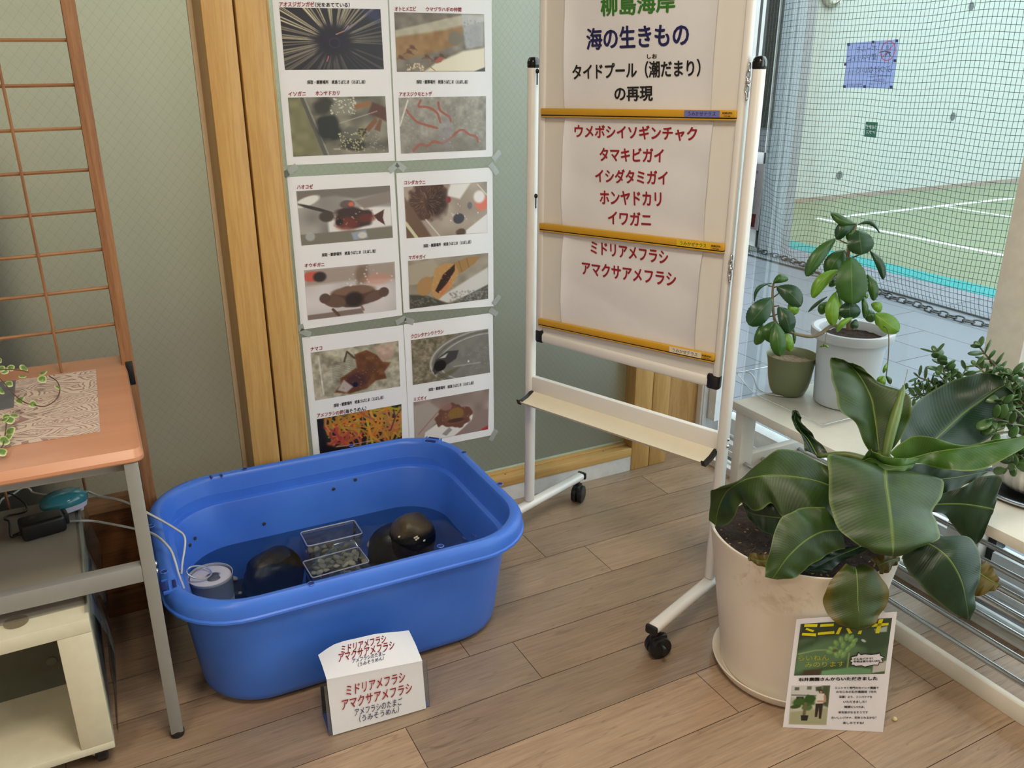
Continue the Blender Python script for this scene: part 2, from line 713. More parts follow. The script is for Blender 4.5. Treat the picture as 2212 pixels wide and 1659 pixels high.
# right sliding panel with the posters
w2 = struct('window_2', MB().box2((0.535, GRY, 0.09), (1.7085, GRY + 0.005, 2.25)), M['glass_right'])
obj('window_frame', MB().box2((0.4535, 2.31, 0.0), (0.529, 2.40, 2.25), 0.003), M['pine'], w2)
obj('chamfer', MB().prism([(0.529, 2.312, 0.0), (0.537, 2.322, 0.0), (0.537, 2.40, 0.0), (0.529, 2.40, 0.0)], (0, 0, 2.25)), M['pine'], w2)
obj('window_frame', MB().box2((1.7085, 2.31, 0.0), (1.788, 2.43, 2.25), 0.003), M['pine'], w2)
obj('bottom_rail', MB().box2((0.537, 2.31, 0.058), (1.7085, 2.37, 0.091), 0.002).box2((0.537, 2.345, 0.091), (1.7085, 2.37, 0.097), 0.001), M['pine_x'], w2)
obj('glazing_bead', MB().box2((0.537, 2.364, 0.097), (1.7085, 2.37, 0.101)), mat('green_glass_edge', (190, 206, 186), 0.3), w2)
for sx in (1.20, 1.60):
    obj('screw', MB().lathe([(0.0, 0.0), (0.003, 0.0)], (sx, 2.336, 0.0917), 10), mat('dark_screw', (70, 52, 34), 0.5), w2)
struct('baseboard_back', MB().box2((0.537, 2.313, 0.0), (1.7085, 2.37, 0.0575)), mat('white_base', (222, 224, 224), 0.45))
struct('trim_1', MB().box2((1.790, 2.31, 0.0), (1.865, 2.46, 2.25), 0.003), M['pine'])
struct('trim_2', MB().box2((1.865, 2.42, 0.0), (2.092, 2.46, 2.25), 0.002), wood('pine_jamb', (200, 158, 102), (168, 120, 66), 'Z', 0.45))
struct('trim_3', MB().box2((2.092, 2.395, 0.0), (2.19, 2.47, 2.7), 0.002).box2((2.10, 2.39, 0.0), (2.12, 2.397, 2.7)), M['white_paint'])

# something dark standing behind the frosted glass
o = obj('locker', MB().box2((-0.95, 2.66, 0.0), (-0.165, 3.0, 1.16), 0.02), mat('dark_locker', (38, 36, 30), 0.7), loc=(-0.55, 2.83, 0))
tag(o, 'dark blurred locker standing behind the frosted glass at the left edge', 'locker')

# ================================================================ WINDOW SIDE
GX = 2.245
M['pane'] = clear('window_pane', (250, 253, 252), rough=0.0, gloss=0.25)
st = M['white_paint']
M['alu'] = mat('white_aluminium', (224, 228, 230), 0.35)
w3 = struct('window_3', MB().box2((GX, 1.365, 0.10), (GX + 0.004, 2.35, 2.42)), M['pane'])
obj('mullion', MB().box2((2.175, 1.262, 0.03), (2.275, 1.366, 2.42), 0.003), mat('cream_post', (222, 218, 208), 0.45), w3)
obj('gasket', MB().box2((2.215, 1.236, 0.03), (2.262, 1.2605, 2.42)), M['black'], w3)
xs_ = [float(onY(x, 40, 2.35)[0]) for x in (1622, 1633, 1640, 1646, 1653, 1659)]
for k in range(5):
    nm = ('gasket', 'sash')[k % 2 if k else 1]
    obj(nm, MB().box2((xs_[k], 2.35, 0.1), (xs_[k + 1] - 0.0002, 2.394, 2.42)), M['alu'] if nm == 'sash' else M['black'], w3)
obj('bottom_rail', MB().box2((2.205, 1.366, 0.035), (2.262, 2.395, 0.10), 0.002), M['alu'], w3)
obj('header', MB().box2((2.18, -2.6, 2.42), (2.29, 2.395, 2.7)), M['white_paint'], w3)
w4 = struct('window_4', MB().box2((GX, -2.6, 0.10), (GX + 0.004, 1.236, 2.42)), M['pane'])
obj('bottom_rail', MB().box2((2.205, -2.6, 0.035), (2.262, 1.236, 0.10), 0.002), M['alu'], w4)
obj('mullion', MB().box2((2.175, -1.2, 0.03), (2.275, -1.08, 2.42), 0.003), M['white_paint'], w4)
mb = MB().box2((2.0, -2.6, -0.1), (2.30, 2.395, 0.012), 0.002)
for xa, xb, z in ((2.0, 2.012, 0.028), (2.05, 2.062, 0.02), (2.10, 2.105, 0.03), (2.14, 2.17, 0.034), (2.19, 2.20, 0.034), (2.275, 2.30, 0.03)):
    mb.box2((xa, -2.6, 0.01), (xb, 2.39, z), 0.001)
ts = struct('trim_4', mb, M['alu'])
obj('track', MB().box2((2.066, -2.6, 0.0122), (2.09, 2.39, 0.0145)).box2((2.112, -2.6, 0.0122), (2.13, 2.39, 0.0145)).box2((2.176, -2.6, 0.0122), (2.187, 2.39, 0.0145)),
    mat('dark_track', (58, 58, 62), 0.4), ts)

# ================================================================ OUTSIDE


def paver_mat():
    t = NT('pavers')
    b = t.n('TexBrick')
    b.offset = 0.5
    b.inputs['Scale'].default_value = 1.0
    b.inputs['Brick Width'].default_value = 0.60
    b.inputs['Row Height'].default_value = 0.30
    b.inputs['Mortar Size'].default_value = 0.003
    b.inputs['Color1'].default_value = (*lin((126, 131, 139)), 1)
    b.inputs['Color2'].default_value = (*lin((119, 125, 133)), 1)
    b.inputs['Mortar'].default_value = (*lin((70, 72, 78)), 1)
    v = t.coord(rot=(0, 0, math.radians(90)))
    t.l(v, b.inputs[0])
    nz = t.noise(t.coord(), 160, 3)
    k = t.ramp(nz, [(0.3, 0.88), (0.7, 1.08)])
    t.base(t.mix(1.0, b.outputs[0], k, 'MULTIPLY'))
    t.b.inputs['Roughness'].default_value = 0.85
    return t.m


def rough_mat(name, c, sc, strength, amp=0.1, dist=0.01):
    t = NT(name)
    c = lin(c)
    nz = t.noise(t.coord(), sc, 4, 0.6)
    t.base(t.ramp(nz, [(0.3, tuple(v * (1 - amp) for v in c)), (0.7, tuple(min(1, v * (1 + amp)) for v in c))]))
    t.b.inputs['Roughness'].default_value = 0.9
    t.bump(nz, strength, dist)
    return t.m


struct('ground_pavers', MB().box2((2.30, -4, -0.2), (5.215, 6.0, 0.0)), paver_mat())
struct('ground_court', MB().box2((5.45, -4, -0.2), (18, 6.9, 0.0)), rough_mat('court_turf', (118, 128, 102), 90, 0.3, 0.12))
struct('trim_court_edge', MB().box2((5.2155, -4, -0.2), (5.4495, 6.9, 0.002)), rough_mat('teal_turf', (46, 142, 142), 60, 0.5, 0.22))
mb = MB()
mb.box2((6.62, 5.92, 0.0), (18, 5.985, 0.004)).box2((6.46, -4, 0.0), (6.525, 6.0, 0.004)).box2((8.22, -4, 0.0), (8.27, 5.92, 0.004))
struct('ground_court_lines', mb, mat('court_line', (196, 200, 196), 0.8))
mb = MB()
r_ = random.Random(5)
G = []
for x in np.linspace(5.45, 18, 120):
    w_ = 0.07 + 0.06 * r_.random()
    G.append([(x, 6.9 - w_, 0.0015), (x, 6.9 - w_ * 0.4, 0.016 + 0.01 * r_.random()), (x, 6.9, 0.03)])
mb.grid(G)
struct('ground_dirt', mb, rough_mat('dirt', (122, 112, 98), 40, 0.5, 0.2))
wl = struct('wall_concrete', MB().box2((4.9, 6.9, -0.2), (18, 7.2, 5.0)), rough_mat('painted_concrete', (168, 176, 170), 70, 0.2, 0.03))
for hx, hz in ((9.467, 2.014), (9.48, 0.825), (7.731, 0.244), (11.9, 1.4)):
    obj('tie_hole', MB().lathe([(0.045, -0.001), (0.05, -0.003), (0.056, -0.003), (0.06, 0.0)], (hx, 6.9, hz), 24, axis='Y'), mat('hole_rim', (158, 166, 158), 0.8), wl)
    obj('tie_hole_cone', MB().lathe([(0.046, -0.0015), (0.0, -0.0012)], (hx, 6.9, hz), 24, axis='Y'), mat('hole_dark', (84, 92, 92), 0.8), wl)
lt = thing('wall_lamp', 'round glass bulkhead lamp on the white concrete wall, cut by the top edge', 'lamp', (7.26, 6.9, 2.075))
obj('lamp_rim', MB().lathe([(0.13, 0.0), (0.135, -0.05), (0.11, -0.06), (0.105, -0.03)], (7.26, 6.9, 2.075), 32, axis='Y'), M['steel'], lt)
obj('lamp_glass', MB().lathe([(0.108, -0.04), (0.09, -0.075), (0.05, -0.095), (0.0, -0.10)], (7.26, 6.9, 2.075), 32, axis='Y'), mat('milk_glass', (240, 238, 226), 0.2), lt)
struct('pillar', MB().box2((4.886, 5.06, 0.0), (5.208, 5.42, 4.2), 0.004), rough_mat('spray_render', (144, 149, 153), 60, 0.7, 0.10, 0.010))
struct('wall_outer_dark', MB().box2((2.30, 5.42, -0.2), (4.95, 5.6, 4.2)), rough_mat('olive_render', (66, 64, 54), 50, 0.3, 0.08))
struct('pillar_side_shade', MB().box2((4.872, 5.066, 0.95), (4.8855, 5.41, 4.2)), rough_mat('olive_side_shade', (64, 62, 52), 50, 0.3, 0.08))  # shade on the pillar's left face, painted as a thin dark panel
struct('wall_outer_base', MB().box2((4.80, 5.08, 0.0), (4.885, 5.42, 0.62), 0.003), rough_mat('pale_render', (122, 130, 120), 50, 0.4, 0.08))

# drain grate in the pavers
g = thing('drain_grate', 'black slotted drain grate in the pavers outside, seen under the bench', 'grate', (2.40, 2.3, 0))
obj('grate_frame', MB().box2((2.315, 1.95, 0.0), (2.43, 2.6, 0.004)), M['steel'], g)
mb = MB()
for k in range(26):
    mb.box2((2.325, 1.96 + k * 0.0245, 0.0041), (2.42, 1.972 + k * 0.0245, 0.0055))
obj('grate_slots', mb, M['black'], g)

# ---- ball net: one knotted sheet hanging in front of the court
NX = 4.65


def net_pt(y, z):
    s_ = 0.010 * math.sin(y * 2.1 + z * 0.7) + 0.006 * math.sin(z * 3.1 + y * 4.0)
    sag = 0.007 * math.sin(y * 5.2) * math.sin(z * 2.0 + 1) + 0.005 * math.sin(y * 9 + z * 2)
    # a pulled fold running down towards the pillar foot
    d = (y - 4.95) + (z - 1.05) * -0.55
    pull = math.exp(-(d / 0.10) ** 2) * (1 if z < 1.15 else max(0, 1 - (z - 1.15) * 4))
    dr = max(0.0, 0.22 - z)
    return (NX + s_ + 0.07 * (dr / 0.22) ** 2, y + 0.03 * pull + 0.004 * math.sin(z * 6 + y * 3), max(0.012, z + sag * min(1, z * 4) - 0.03 * pull))


mb = MB()
ys = np.arange(1.6, 5.36, 0.029)
zs = np.arange(0.012, 2.35, 0.037)
for y in ys:
    mb.tube([net_pt(y, z) for z in zs[::2]], 0.0015, 3, False)
for z in zs:
    mb.tube([net_pt(y, z) for y in ys[::2]], 0.0015, 3, False)
nt = thing('ball_net', 'dark knotted ball net hanging outside between the window and the court', 'net', (NX, 3.5, 0))
obj('netting', mb, mat('net_cord', (52, 66, 72), 0.8, mottle=0), nt, sharp=180)
ys2 = np.linspace(1.6, 5.1, 40)
obj('hem_rope', MB().tube([(NX + 0.065 - 0.012 * math.sin(y * 3), y, 0.008) for y in ys2], 0.006, 6), mat('hem_cord', (70, 70, 68), 0.8), nt)

# chain lying along the net foot
cp = [onZ(x, y, 0.012) for x, y in ((1560, 520), (1620, 537), (1735, 572), (1752, 590), (1790, 598), (1893, 630), (1931, 645), (1981, 659), (2016, 673), (2083, 693), (2146, 707), (2230, 728), (2330, 752))]
path = crom(cp, 400)
seg = np.linalg.norm(np.diff(path, axis=0), axis=1)
s_ = np.concatenate([[0], np.cumsum(seg)])
mb = MB()
LNK = 0.056
for k in range(int(s_[-1] / LNK)):
    i = np.searchsorted(s_, (k + 0.5) * LNK)
    i = min(max(i, 1), len(path) - 2)
    c = path[i]
    t = path[i + 1] - path[i - 1]
    t[2] = 0
    t /= np.linalg.norm(t)
    n_ = np.array([-t[1], t[0], 0])
    u_ = np.array([0, 0, 1.0])
    sd = n_ if k % 2 == 0 else n_ * 0.5 + u_ * 0.7
    sd = sd / np.linalg.norm(sd)
    loop = []
    for a in np.linspace(0, 2 * math.pi, 14, endpoint=False):
        cx = math.copysign(abs(math.cos(a)) ** 0.7, math.cos(a))
        loop.append(c + t * cx * 0.034 + sd * math.sin(a) * 0.017 + u_ * 0.004)
    mb.tube(loop, 0.0052, 6, False, True)
o = obj('chain', mb, mat('galvanised_chain', (84, 84, 84), 0.45, metal=0.6), loc=tuple(path[200]), sharp=180)
tag(o, 'grey steel link chain lying on the pavers along the foot of the net', 'chain')

# two signs tied to the net, read from behind
pfn = Plane((NX + 0.034, 0, 0), (-1, 0, 0))
bn = thing('banner', 'pale violet fabric banner tied to the net, its writing seen reversed', 'banner', (NX + 0.034, 4.03, 1.4))
cb = [pfn(*q) for q in ((1830, 93), (1940, 85), (1928, 191), (1821, 190))]
G = []
for v in np.linspace(0, 1, 9):
    G.append([tuple((cb[0] * (1 - u) + cb[1] * u) * (1 - v) + (cb[3] * (1 - u) + cb[2] * u) * v + np.array([0.006 * math.sin(u * 7 + v * 3), 0, 0])) for u in np.linspace(0, 1, 9)])
def backlit(name, c):
    t = NT(name)
    nz = t.noise(t.coord(), 20, 3)
    c = lin(c)
    k = t.ramp(nz, [(0.3, tuple(v * 0.95 for v in c)), (0.7, tuple(min(1, v * 1.04) for v in c))])
    d, tr, m = t.n('BsdfDiffuse'), t.n('BsdfTranslucent'), t.n('MixShader')
    m.inputs[0].default_value = 0.6
    t.l(k, d.inputs[0])
    t.l(k, tr.inputs[0])
    t.l(d.outputs[0], m.inputs[1])
    t.l(tr.outputs[0], m.inputs[2])
    t.l(m.outputs[0], t.out.inputs[0])
    return t.m


BV = backlit('banner_cloth', (140, 149, 196))
o = obj('cloth', MB().grid(G), BV, bn)
mb = MB()
dkb = mat('banner_ink', (62, 66, 96), 0.8)
for q in ((1833, 96), (1886, 91), (1937, 88), (1826, 139), (1933, 131), (1824, 187), (1868, 187), (1925, 188)):
    e = [pfn(q[0] + a, q[1] + b, 0.009) for a, b in ((-3, -3), (3, -3), (3, 3), (-3, 3))]
    mb.quad(*e)
obj('grommet', mb, mat('grommet_patch', (50, 56, 90), 0.7), bn)
mb = MB()
write(mb, 'ボールを', (1850, 107), (1894, 103), 13, pfn, 0.0, 0.009, True)
write(mb, '壁やネットに', (1831, 126), (1893, 122), 14, pfn, 0.0, 0.009, True)
write(mb, 'ぶつけないで', (1850, 152), (1927, 148), 15, pfn, 0.0, 0.009, True)
write(mb, 'ください', (1829, 156), (1849, 154), 6, pfn, 0.0, 0.009, True)
write(mb, '公園利用者の皆様へ', (1873, 166), (1922, 164), 4, pfn, 0.0, 0.009, True)
write(mb, '指定管理者', (1886, 173), (1911, 172), 5, pfn, 0.0, 0.009, True)
write(mb, '柳島スポーツ公園', (1877, 181), (1917, 180), 4, pfn, 0.0, 0.009, True)
write(mb, '電話 受付', (1829, 183), (1862, 182), 4, pfn, 0.0, 0.009, True)
obj('lettering', mb, dkb, bn)
cc = pfn(1918, 110, 0.009)
mb = MB()
rr = [[tuple(cc + np.array([0, math.cos(a) * r, math.sin(a) * r * 1.05])) for a in np.linspace(0, 2 * math.pi, 40, endpoint=False)] for r in (0.050, 0.056)]
mb.rings(rr)
u1, u2 = np.array([0, -0.7, 0.7]), np.array([0, 0.7, 0.7])
mb.quad(*[tuple(cc + a * 0.05 * u1 + b * 0.003 * u2) for a, b in ((-1, -1), (1, -1), (1, 1), (-1, 1))])
obj('prohibition_sign', mb, mat('sign_red', (190, 96, 110), 0.7), bn, label='red ring with a slash over a small figure')
mb = MB()
mb.tube([pfn(1918, 98, 0.008), pfn(1918, 112, 0.008)], 0.003, 4).tube([pfn(1900, 113, 0.008), pfn(1912, 110, 0.008), pfn(1924, 114, 0.008)], 0.003, 4)
mb.tube([pfn(1918, 112, 0.008), pfn(1912, 122, 0.008)], 0.003, 4).tube([pfn(1918, 112, 0.008), pfn(1924, 121, 0.008)], 0.003, 4)
obj('figure', mb, dkb, bn)
gs = thing('net_sign', 'small dark green sign tied to the net below the banner', 'sign', pfn(1882, 280))
e = [pfn(*q) for q in ((1870.5, 263), (1896, 264.5), (1891.5, 297.5), (1866.5, 295))]
obj('plate', MB().prism([tuple(q) for q in e], (0.003, 0, 0)), mat('sign_green', (20, 112, 86), 0.4), gs)
mb = MB()
write(mb, 'うみかぜ', (1871, 273.5), (1894, 274.5), 9, pfn, 0.03, 0.004, True)
write(mb, 'テラス', (1871, 285), (1891, 286), 8, pfn, 0.03, 0.004, True)
obj('lettering', mb, mat('sign_white', (230, 236, 232), 0.5), gs)

# laminated notice on the window pane behind the stand
PNW = Plane((GX - 0.003, 0, 0), (-1, 0, 0))
nt_ = thing('window_notice', 'laminated notice stuck on the window pane behind the white stand', 'notice', PNW(1600, 430))
e = [PNW(*q) for q in ((1560, 322), (1655, 330), (1636, 535), (1545, 505))]
obj('laminate', MB().quad(*[tuple(q) for q in e]), clear('laminate_film', (238, 244, 246), rough=0.1, body=0.45), nt_)
e = [PNW(*q, 0.001) for q in ((1575, 352), (1652, 354), (1637, 498), (1560, 478))]
obj('sheet', MB().quad(*[tuple(q) for q in e]), mat('notice_paper', (206, 208, 224), 0.7), nt_)
mb = MB()
write(mb, 'うみかぜテラスからのお知らせ', (1580, 366), (1638, 372), 8, PNW, 0.02, 0.002)
for k in range(5):
    write(mb, 'ご利用の皆様へお願いです', (1576 - k * 3, 388 + k * 14), (1634 - k * 2, 393 + k * 14), 6, PNW, 0.0, 0.002)
obj('lettering', mb, mat('notice_ink', (50, 46, 60), 0.7), nt_)
e = [PNW(*q, 0.002) for q in ((1590, 458), (1633, 463), (1629, 491), (1586, 484))]
obj('photograph', MB().quad(*[tuple(q) for q in e]), mat('notice_photo', (120, 50, 56), 0.6, mottle=0.5, scale=60), nt_)
# ================================================================ LEFT SIDE: lattice screen, table, trolley
sj = thing('lattice_screen', 'paperless wooden shoji screen with thin rungs standing behind the table', 'screen', (-0.4, 2.24, 0))
st_ = obj('stile', MB().box2((0.0705, 2.222, 0.0), (0.0995, 2.252, 1.95), 0.002), M['cedar'], sj)
pull_c = onY(282, 806, 2.2215)
obj('finger_pull', MB().box((pull_c[0], 2.2215, pull_c[2]), (0.017, 0.004, 0.062), None, 0.0015), M['black'], st_, label='black recessed finger pull')
obj('finger_pull_well', MB().box((pull_c[0], 2.219, pull_c[2]), (0.009, 0.002, 0.048), None, 0.0008), mat('pull_well', (10, 10, 11), 0.6), st_)
obj('stile', MB().box2((-0.88, 2.222, 0.0), (-0.851, 2.252, 1.95), 0.002), M['cedar'], sj)
obj('top_rail', MB().box2((-0.851, 2.224, 1.90), (0.0705, 2.250, 1.95), 0.002), M['cedar_x'], sj)
for k in range(12):
    z = 1.455 + 0.0925 * 4 - 0.0925 * k
    dz = 0.006 * (1 if k % 2 else 0.4)
    obj('rung', MB().tube([(-0.851, 2.237, z - dz), (-0.4, 2.237, z - dz * 0.2), (-0.1, 2.237, z - 0.001), (0.0705, 2.237, z + 0.001)], 0.0044, 6), M['cedar_x'], sj)
for x in (-0.062, -0.235, -0.41, -0.585, -0.76):
    obj('muntin', MB().tube([(x - 0.012, 2.232, 1.90), (x - 0.004, 2.231, 1.2), (x, 2.232, 0.353)], 0.0038, 6), M['cedar'], sj)
obj('middle_rail', MB().box2((-0.851, 2.222, 0.315), (0.0705, 2.252, 0.353), 0.002), M['cedar_x'], sj)
obj('lower_panel', MB().box2((-0.851, 2.236, 0.07), (0.0705, 2.246, 0.315)), M['cedar_panel'], sj)
obj('bottom_rail', MB().box2((-0.851, 2.222, 0.0), (0.0705, 2.252, 0.07), 0.002), wood('cedar_dark', (120, 78, 44), (78, 46, 24), 'X', 0.6), sj)

# ---- table (yawed a little): local frame with the front right top corner as origin
TA = math.radians(-1.6)
TC = np.array([0.0655, 1.668, 0.0])
tx, ty = np.array([math.cos(TA), math.sin(TA), 0]), np.array([-math.sin(TA), math.cos(TA), 0])
RT = Matrix.Rotation(TA, 3, 'Z')


def TP(a, b, z):
    """a metres left of the right edge, b metres behind the front edge"""
    return TC - tx * a + ty * b + np.array([0, 0, z])


tb = thing('side_table', 'table with a salmon wood grain top on a grey steel frame', 'table', (-0.4, 1.98, 0))
t_ = NT('salmon_laminate')
nz = t_.noise(t_.coord(scale=(1.0, 7, 7)), 2.5, 3, 0.5, 0.3)
t_.base(t_.ramp(nz, [(0.3, lin((190, 132, 98))), (0.7, lin((202, 144, 110)))]))
t_.b.inputs['Roughness'].default_value = 0.38
TOPM = t_.m


def rrect(w0, w1, d0, d1, r, z, n=7):
    out = []
    for cx, cy, a0 in ((w0 + r, d0 + r, 180), (w1 - r, d0 + r, 270), (w1 - r, d1 - r, 0), (w0 + r, d1 - r, 90)):
        for k in range(n):
            a = math.radians(a0 + 90 * k / (n - 1))
            out.append((cx + r * math.cos(a), cy + r * math.sin(a), z))
    return out


rr = []
for ins, z in ((0.010, 0.679), (0.002, 0.681), (0.0, 0.684), (0.0, 0.6905), (0.0125, 0.7047), (0.0135, 0.705)):
    rr.append([tuple(TP(-p[0], p[1], p[2])) for p in rrect(-0.95 + ins, -ins * 0.3, ins, 0.645 - ins * 0.3, 0.024 - ins * 0.6, z)])
obj('table_top', MB().rings(rr, True, True), TOPM, tb, sharp=22)
M['grey_steel'] = mat('grey_steel', (146, 146, 142), 0.42, metal=0.25, mottle=0.03)
GS = M['grey_steel']


def tbox(a0, a1, b0, b1, z0, z1, bev=0.0015):
    c = TP((a0 + a1) / 2, (b0 + b1) / 2, (z0 + z1) / 2)
    return MB().box(tuple(c), (abs(a1 - a0), abs(b1 - b0), abs(z1 - z0)), RT, bev)


for a, b in ((0.013, 0.005), (0.013, 0.50), (0.91, 0.005), (0.91, 0.50)):
    l = obj('leg', tbox(a, a + 0.0265, b, b + 0.0265, 0.014, 0.679), GS, tb)
    c = TP(a + 0.0132, b + 0.0132, 0)
    obj('foot', MB().lathe([(0.0, 0), (0.013, 0), (0.0155, 0.005), (0.0155, 0.012), (0.0135, 0.017)], tuple(c), 20), M['black'], l)
for b in (0.006,):
    obj('stretcher', tbox(0.0395, 0.91, b, b + 0.025, 0.412, 0.450), GS, tb)
obj('stretcher', tbox(0.014, 0.038, 0.0315, 0.50, 0.412, 0.450), GS, tb)
obj('apron', tbox(0.0395, 0.91, 0.03, 0.05, 0.655, 0.679), GS, tb)
for z in (0.424, 0.441):
    c = TP(0.0125, 0.018, z)
    obj('bolt', MB().ball(tuple(c), (0.004, 0.006, 0.006), 2), M['chrome'], tb)

# lace patterned runner on the table
def lace_mat():
    t = NT('lace_print')
    v = t.coord(scale=(1.0, 1.7, 1))
    wob = t.n('TexNoise')
    wob.inputs['Scale'].default_value = 14
    t.l(v, wob.inputs[0])
    mxv = t.n('VectorMath', operation='MULTIPLY_ADD')
    t.l(wob.outputs[1], mxv.inputs[0])
    mxv.inputs[1].default_value = (0.03, 0.03, 0)
    t.l(v, mxv.inputs[2])
    vo = t.n('TexVoronoi', feature='F1')
    vo.inputs['Scale'].default_value = 13
    t.l(mxv.outputs[0], vo.inputs[0])
    ve = t.n('TexVoronoi', feature='DISTANCE_TO_EDGE')
    ve.inputs['Scale'].default_value = 13
    t.l(mxv.outputs[0], ve.inputs[0])
    rings = t.math('ADD', 0.45, t.math('SINE', t.math('MULTIPLY', ve.outputs[0], 62.0)))
    fine = t.n('TexVoronoi', feature='DISTANCE_TO_EDGE')
    fine.inputs['Scale'].default_value = 70
    t.l(mxv.outputs[0], fine.inputs[0])
    petals = t.math('ADD', 0.35, t.math('SINE', t.math('MULTIPLY', t.noise(mxv.outputs[0], 30, 1), 70.0)))
    inner = t.ramp(vo.outputs[0], [(0.28, 1.0), (0.34, 0.0)])
    a = t.ramp(rings, [(0.02, 0.0), (0.14, 1.0)])
    b = t.ramp(petals, [(0.03, 0.0), (0.16, 1.0)])
    k = t.mix(inner, a, b)
    t.base(t.mix(k, lin((172, 138, 130)), lin((224, 206, 190))))
    t.b.inputs['Roughness'].default_value = 0.75
    return t.m


def inpl(x, y, z):
    return tuple(onZ(x, y, z))


zl = 0.7056
a_, b_ = onZ(207, 798, zl), onZ(217, 932, zl)
far = onZ(0, 826, zl)
u_ = (far - a_) / np.linalg.norm(far - a_)
mb = MB()
c0 = [a_, b_, b_ + u_ * 0.6, a_ + u_ * 0.6]
mb.prism([tuple(q) for q in c0], (0, 0, 0.0006))
o = obj('lace_runner', mb, lace_mat(), loc=tuple((a_ + b_) / 2))
tag(o, 'white lace pattern runner lying on the salmon table top', 'runner')
# clear vinyl sheet under the plant
mb = MB()
q = [inpl(-60, 832, 0.7068), inpl(34, 822, 0.7068), inpl(30, 880, 0.7068), inpl(-60, 900, 0.7068)]
mb.prism(q, (0, 0, 0.0012))
o = obj('clear_dish', mb, clear('grey_film', (214, 216, 232), rough=0.08, gloss=0.6, body=0.22), loc=q[1])
tag(o, 'grey transparent plastic sheet on the lace runner at the left edge', 'sheet')

# trailing variegated vine reaching over the table
vn = thing('trailing_vine', 'trailing vine with small cream edged green leaves over the lace runner', 'plant', (-0.25, 1.95, 0.72))
VZ = 0.735
stemm = mat('vine_stem', (96, 70, 60), 0.5)


def vine(pxs, r=0.0013, z=VZ):
    zz = z if isinstance(z, (list, tuple)) else [z] * len(pxs)
    return crom([onZ(x, y, k) for (x, y), k in zip(pxs, zz)], len(pxs) * 6)


runs = [vine([(-40, 790), (0, 818), (30, 852), (55, 870), (72, 874), (95, 878), (118, 866), (129, 846), (124, 825), (106, 812)], z=[0.80, 0.78, 0.75, 0.74, 0.735, 0.73, 0.728, 0.73, 0.735, 0.74]),
        vine([(-30, 985), (2, 968), (10, 945), (14, 915)], z=[0.72, 0.722, 0.725, 0.73]),
        vine([(-30, 800), (10, 798), (45, 800), (62, 804)], z=[0.79, 0.785, 0.78, 0.775])]
for k in runs:
    obj('stem', MB().tube(k, 0.0013, 6), stemm, vn, sharp=180)
t_ = NT('vine_leaf')
uvn = t_.n('TexCoord')
nz = t_.noise(t_.coord(), 60, 3)
a_n = t_.n('Attribute', attribute_name='ink')
t_.base(a_n.outputs['Color'])
t_.b.inputs['Roughness'].default_value = 0.4
VLEAF = t_.m
r_ = random.Random(11)
spots = [(-3, 776, .78), (2, 795, .78), (10, 800, .775), (24, 794, .775), (53, 794, .77), (49, 812, .765), (93, 804, .745), (92, 818, .742), (20, 828, .75), (3, 842, .74), (45, 860, .742),
         (42, 866, .74), (72, 872, .737), (127, 836, .735), (15, 900, .735), (22, 906, .733), (10, 905, .737), (32, 896, .735), (22, 930, .73), (18, 942, .728), (10, 950, .726), (5, 975, .722)]
for x, y, z in spots:
    c = onZ(x, y, z)
    R_ = Matrix.Rotation(r_.uniform(-0.6, 0.6), 3, 'Z') @ Matrix.Rotation(r_.uniform(0.0, 0.9), 3, 'X') @ Matrix.Rotation(r_.uniform(-0.2, 0.6), 3, 'Y')
    mb, cl = MB(), []
    s = r_.uniform(0.0085, 0.0120)
    ring = []
    for q in range(3):
        rad = (0.0, 0.6, 1.0)[q]
        ring.append([])
        for a in np.linspace(0, 2 * math.pi, 14, endpoint=False):
            w_ = s * rad * (1 - 0.32 * max(0, math.cos(a)) ** 6)
            p_ = R_ @ Vector((w_ * math.cos(a), w_ * math.sin(a) * 0.92, -0.25 * s * rad * rad))
            ring[-1].append(tuple(c + np.array(p_)))
            cl.append(lin((96, 128, 58)) if rad < 0.9 else lin((214, 214, 160)))
    mb.rings(ring)
    o = obj('leaf', mb, VLEAF, vn, sharp=180)
    ink(o, np.array(cl))

# ---- cream trolley shelf under the table
CX0, CX1, CY0, CY1 = -0.80, -0.083, 1.637, 2.205
cbm = mat('cream_enamel', (206, 200, 176), 0.45, mottle=0.04)
cbg = mat('grey_beige_top', (150, 146, 134), 0.5, mottle=0.05, scale=8)
cb = thing('shelf_trolley', 'cream steel shelf trolley on castors pushed under the side table', 'trolley', (-0.45, 1.9, 0))
ct = obj('top_board', MB().box2((CX0, CY0, 0.352), (CX1, CY1, 0.3835), 0.002), cbm, cb)
obj('top_mat', MB().box2((CX0, CY0 + 0.052, 0.3835), (CX1 - 0.002, CY1, 0.3850)), cbg, ct, label='grey top surface')
obj('bottom_board', MB().box2((CX0, CY0, 0.060), (CX1, CY1, 0.078), 0.002), cbm, cb)
obj('upright', MB().box2((CX1 - 0.062, CY0, 0.078), (CX1, CY0 + 0.02, 0.3517), 0.0015), cbm, cb)
obj('side_panel', MB().box2((CX1 - 0.012, CY0 + 0.02, 0.078), (CX1, CY1, 0.3517)), cbm, cb)
obj('upright', MB().box2((CX0, CY0, 0.078), (CX0 + 0.062, CY0 + 0.02, 0.3517), 0.0015), cbm, cb)
obj('side_panel', MB().box2((CX0, CY0 + 0.02, 0.078), (CX0 + 0.012, CY1, 0.3517)), cbm, cb)
bk = obj('back_panel', MB().box2((CX0 + 0.012, CY0 + 0.24, 0.078), (CX1 - 0.012, CY0 + 0.25, 0.3517)), mat('dark_grey_panel', (86, 88, 76), 0.6), cb)
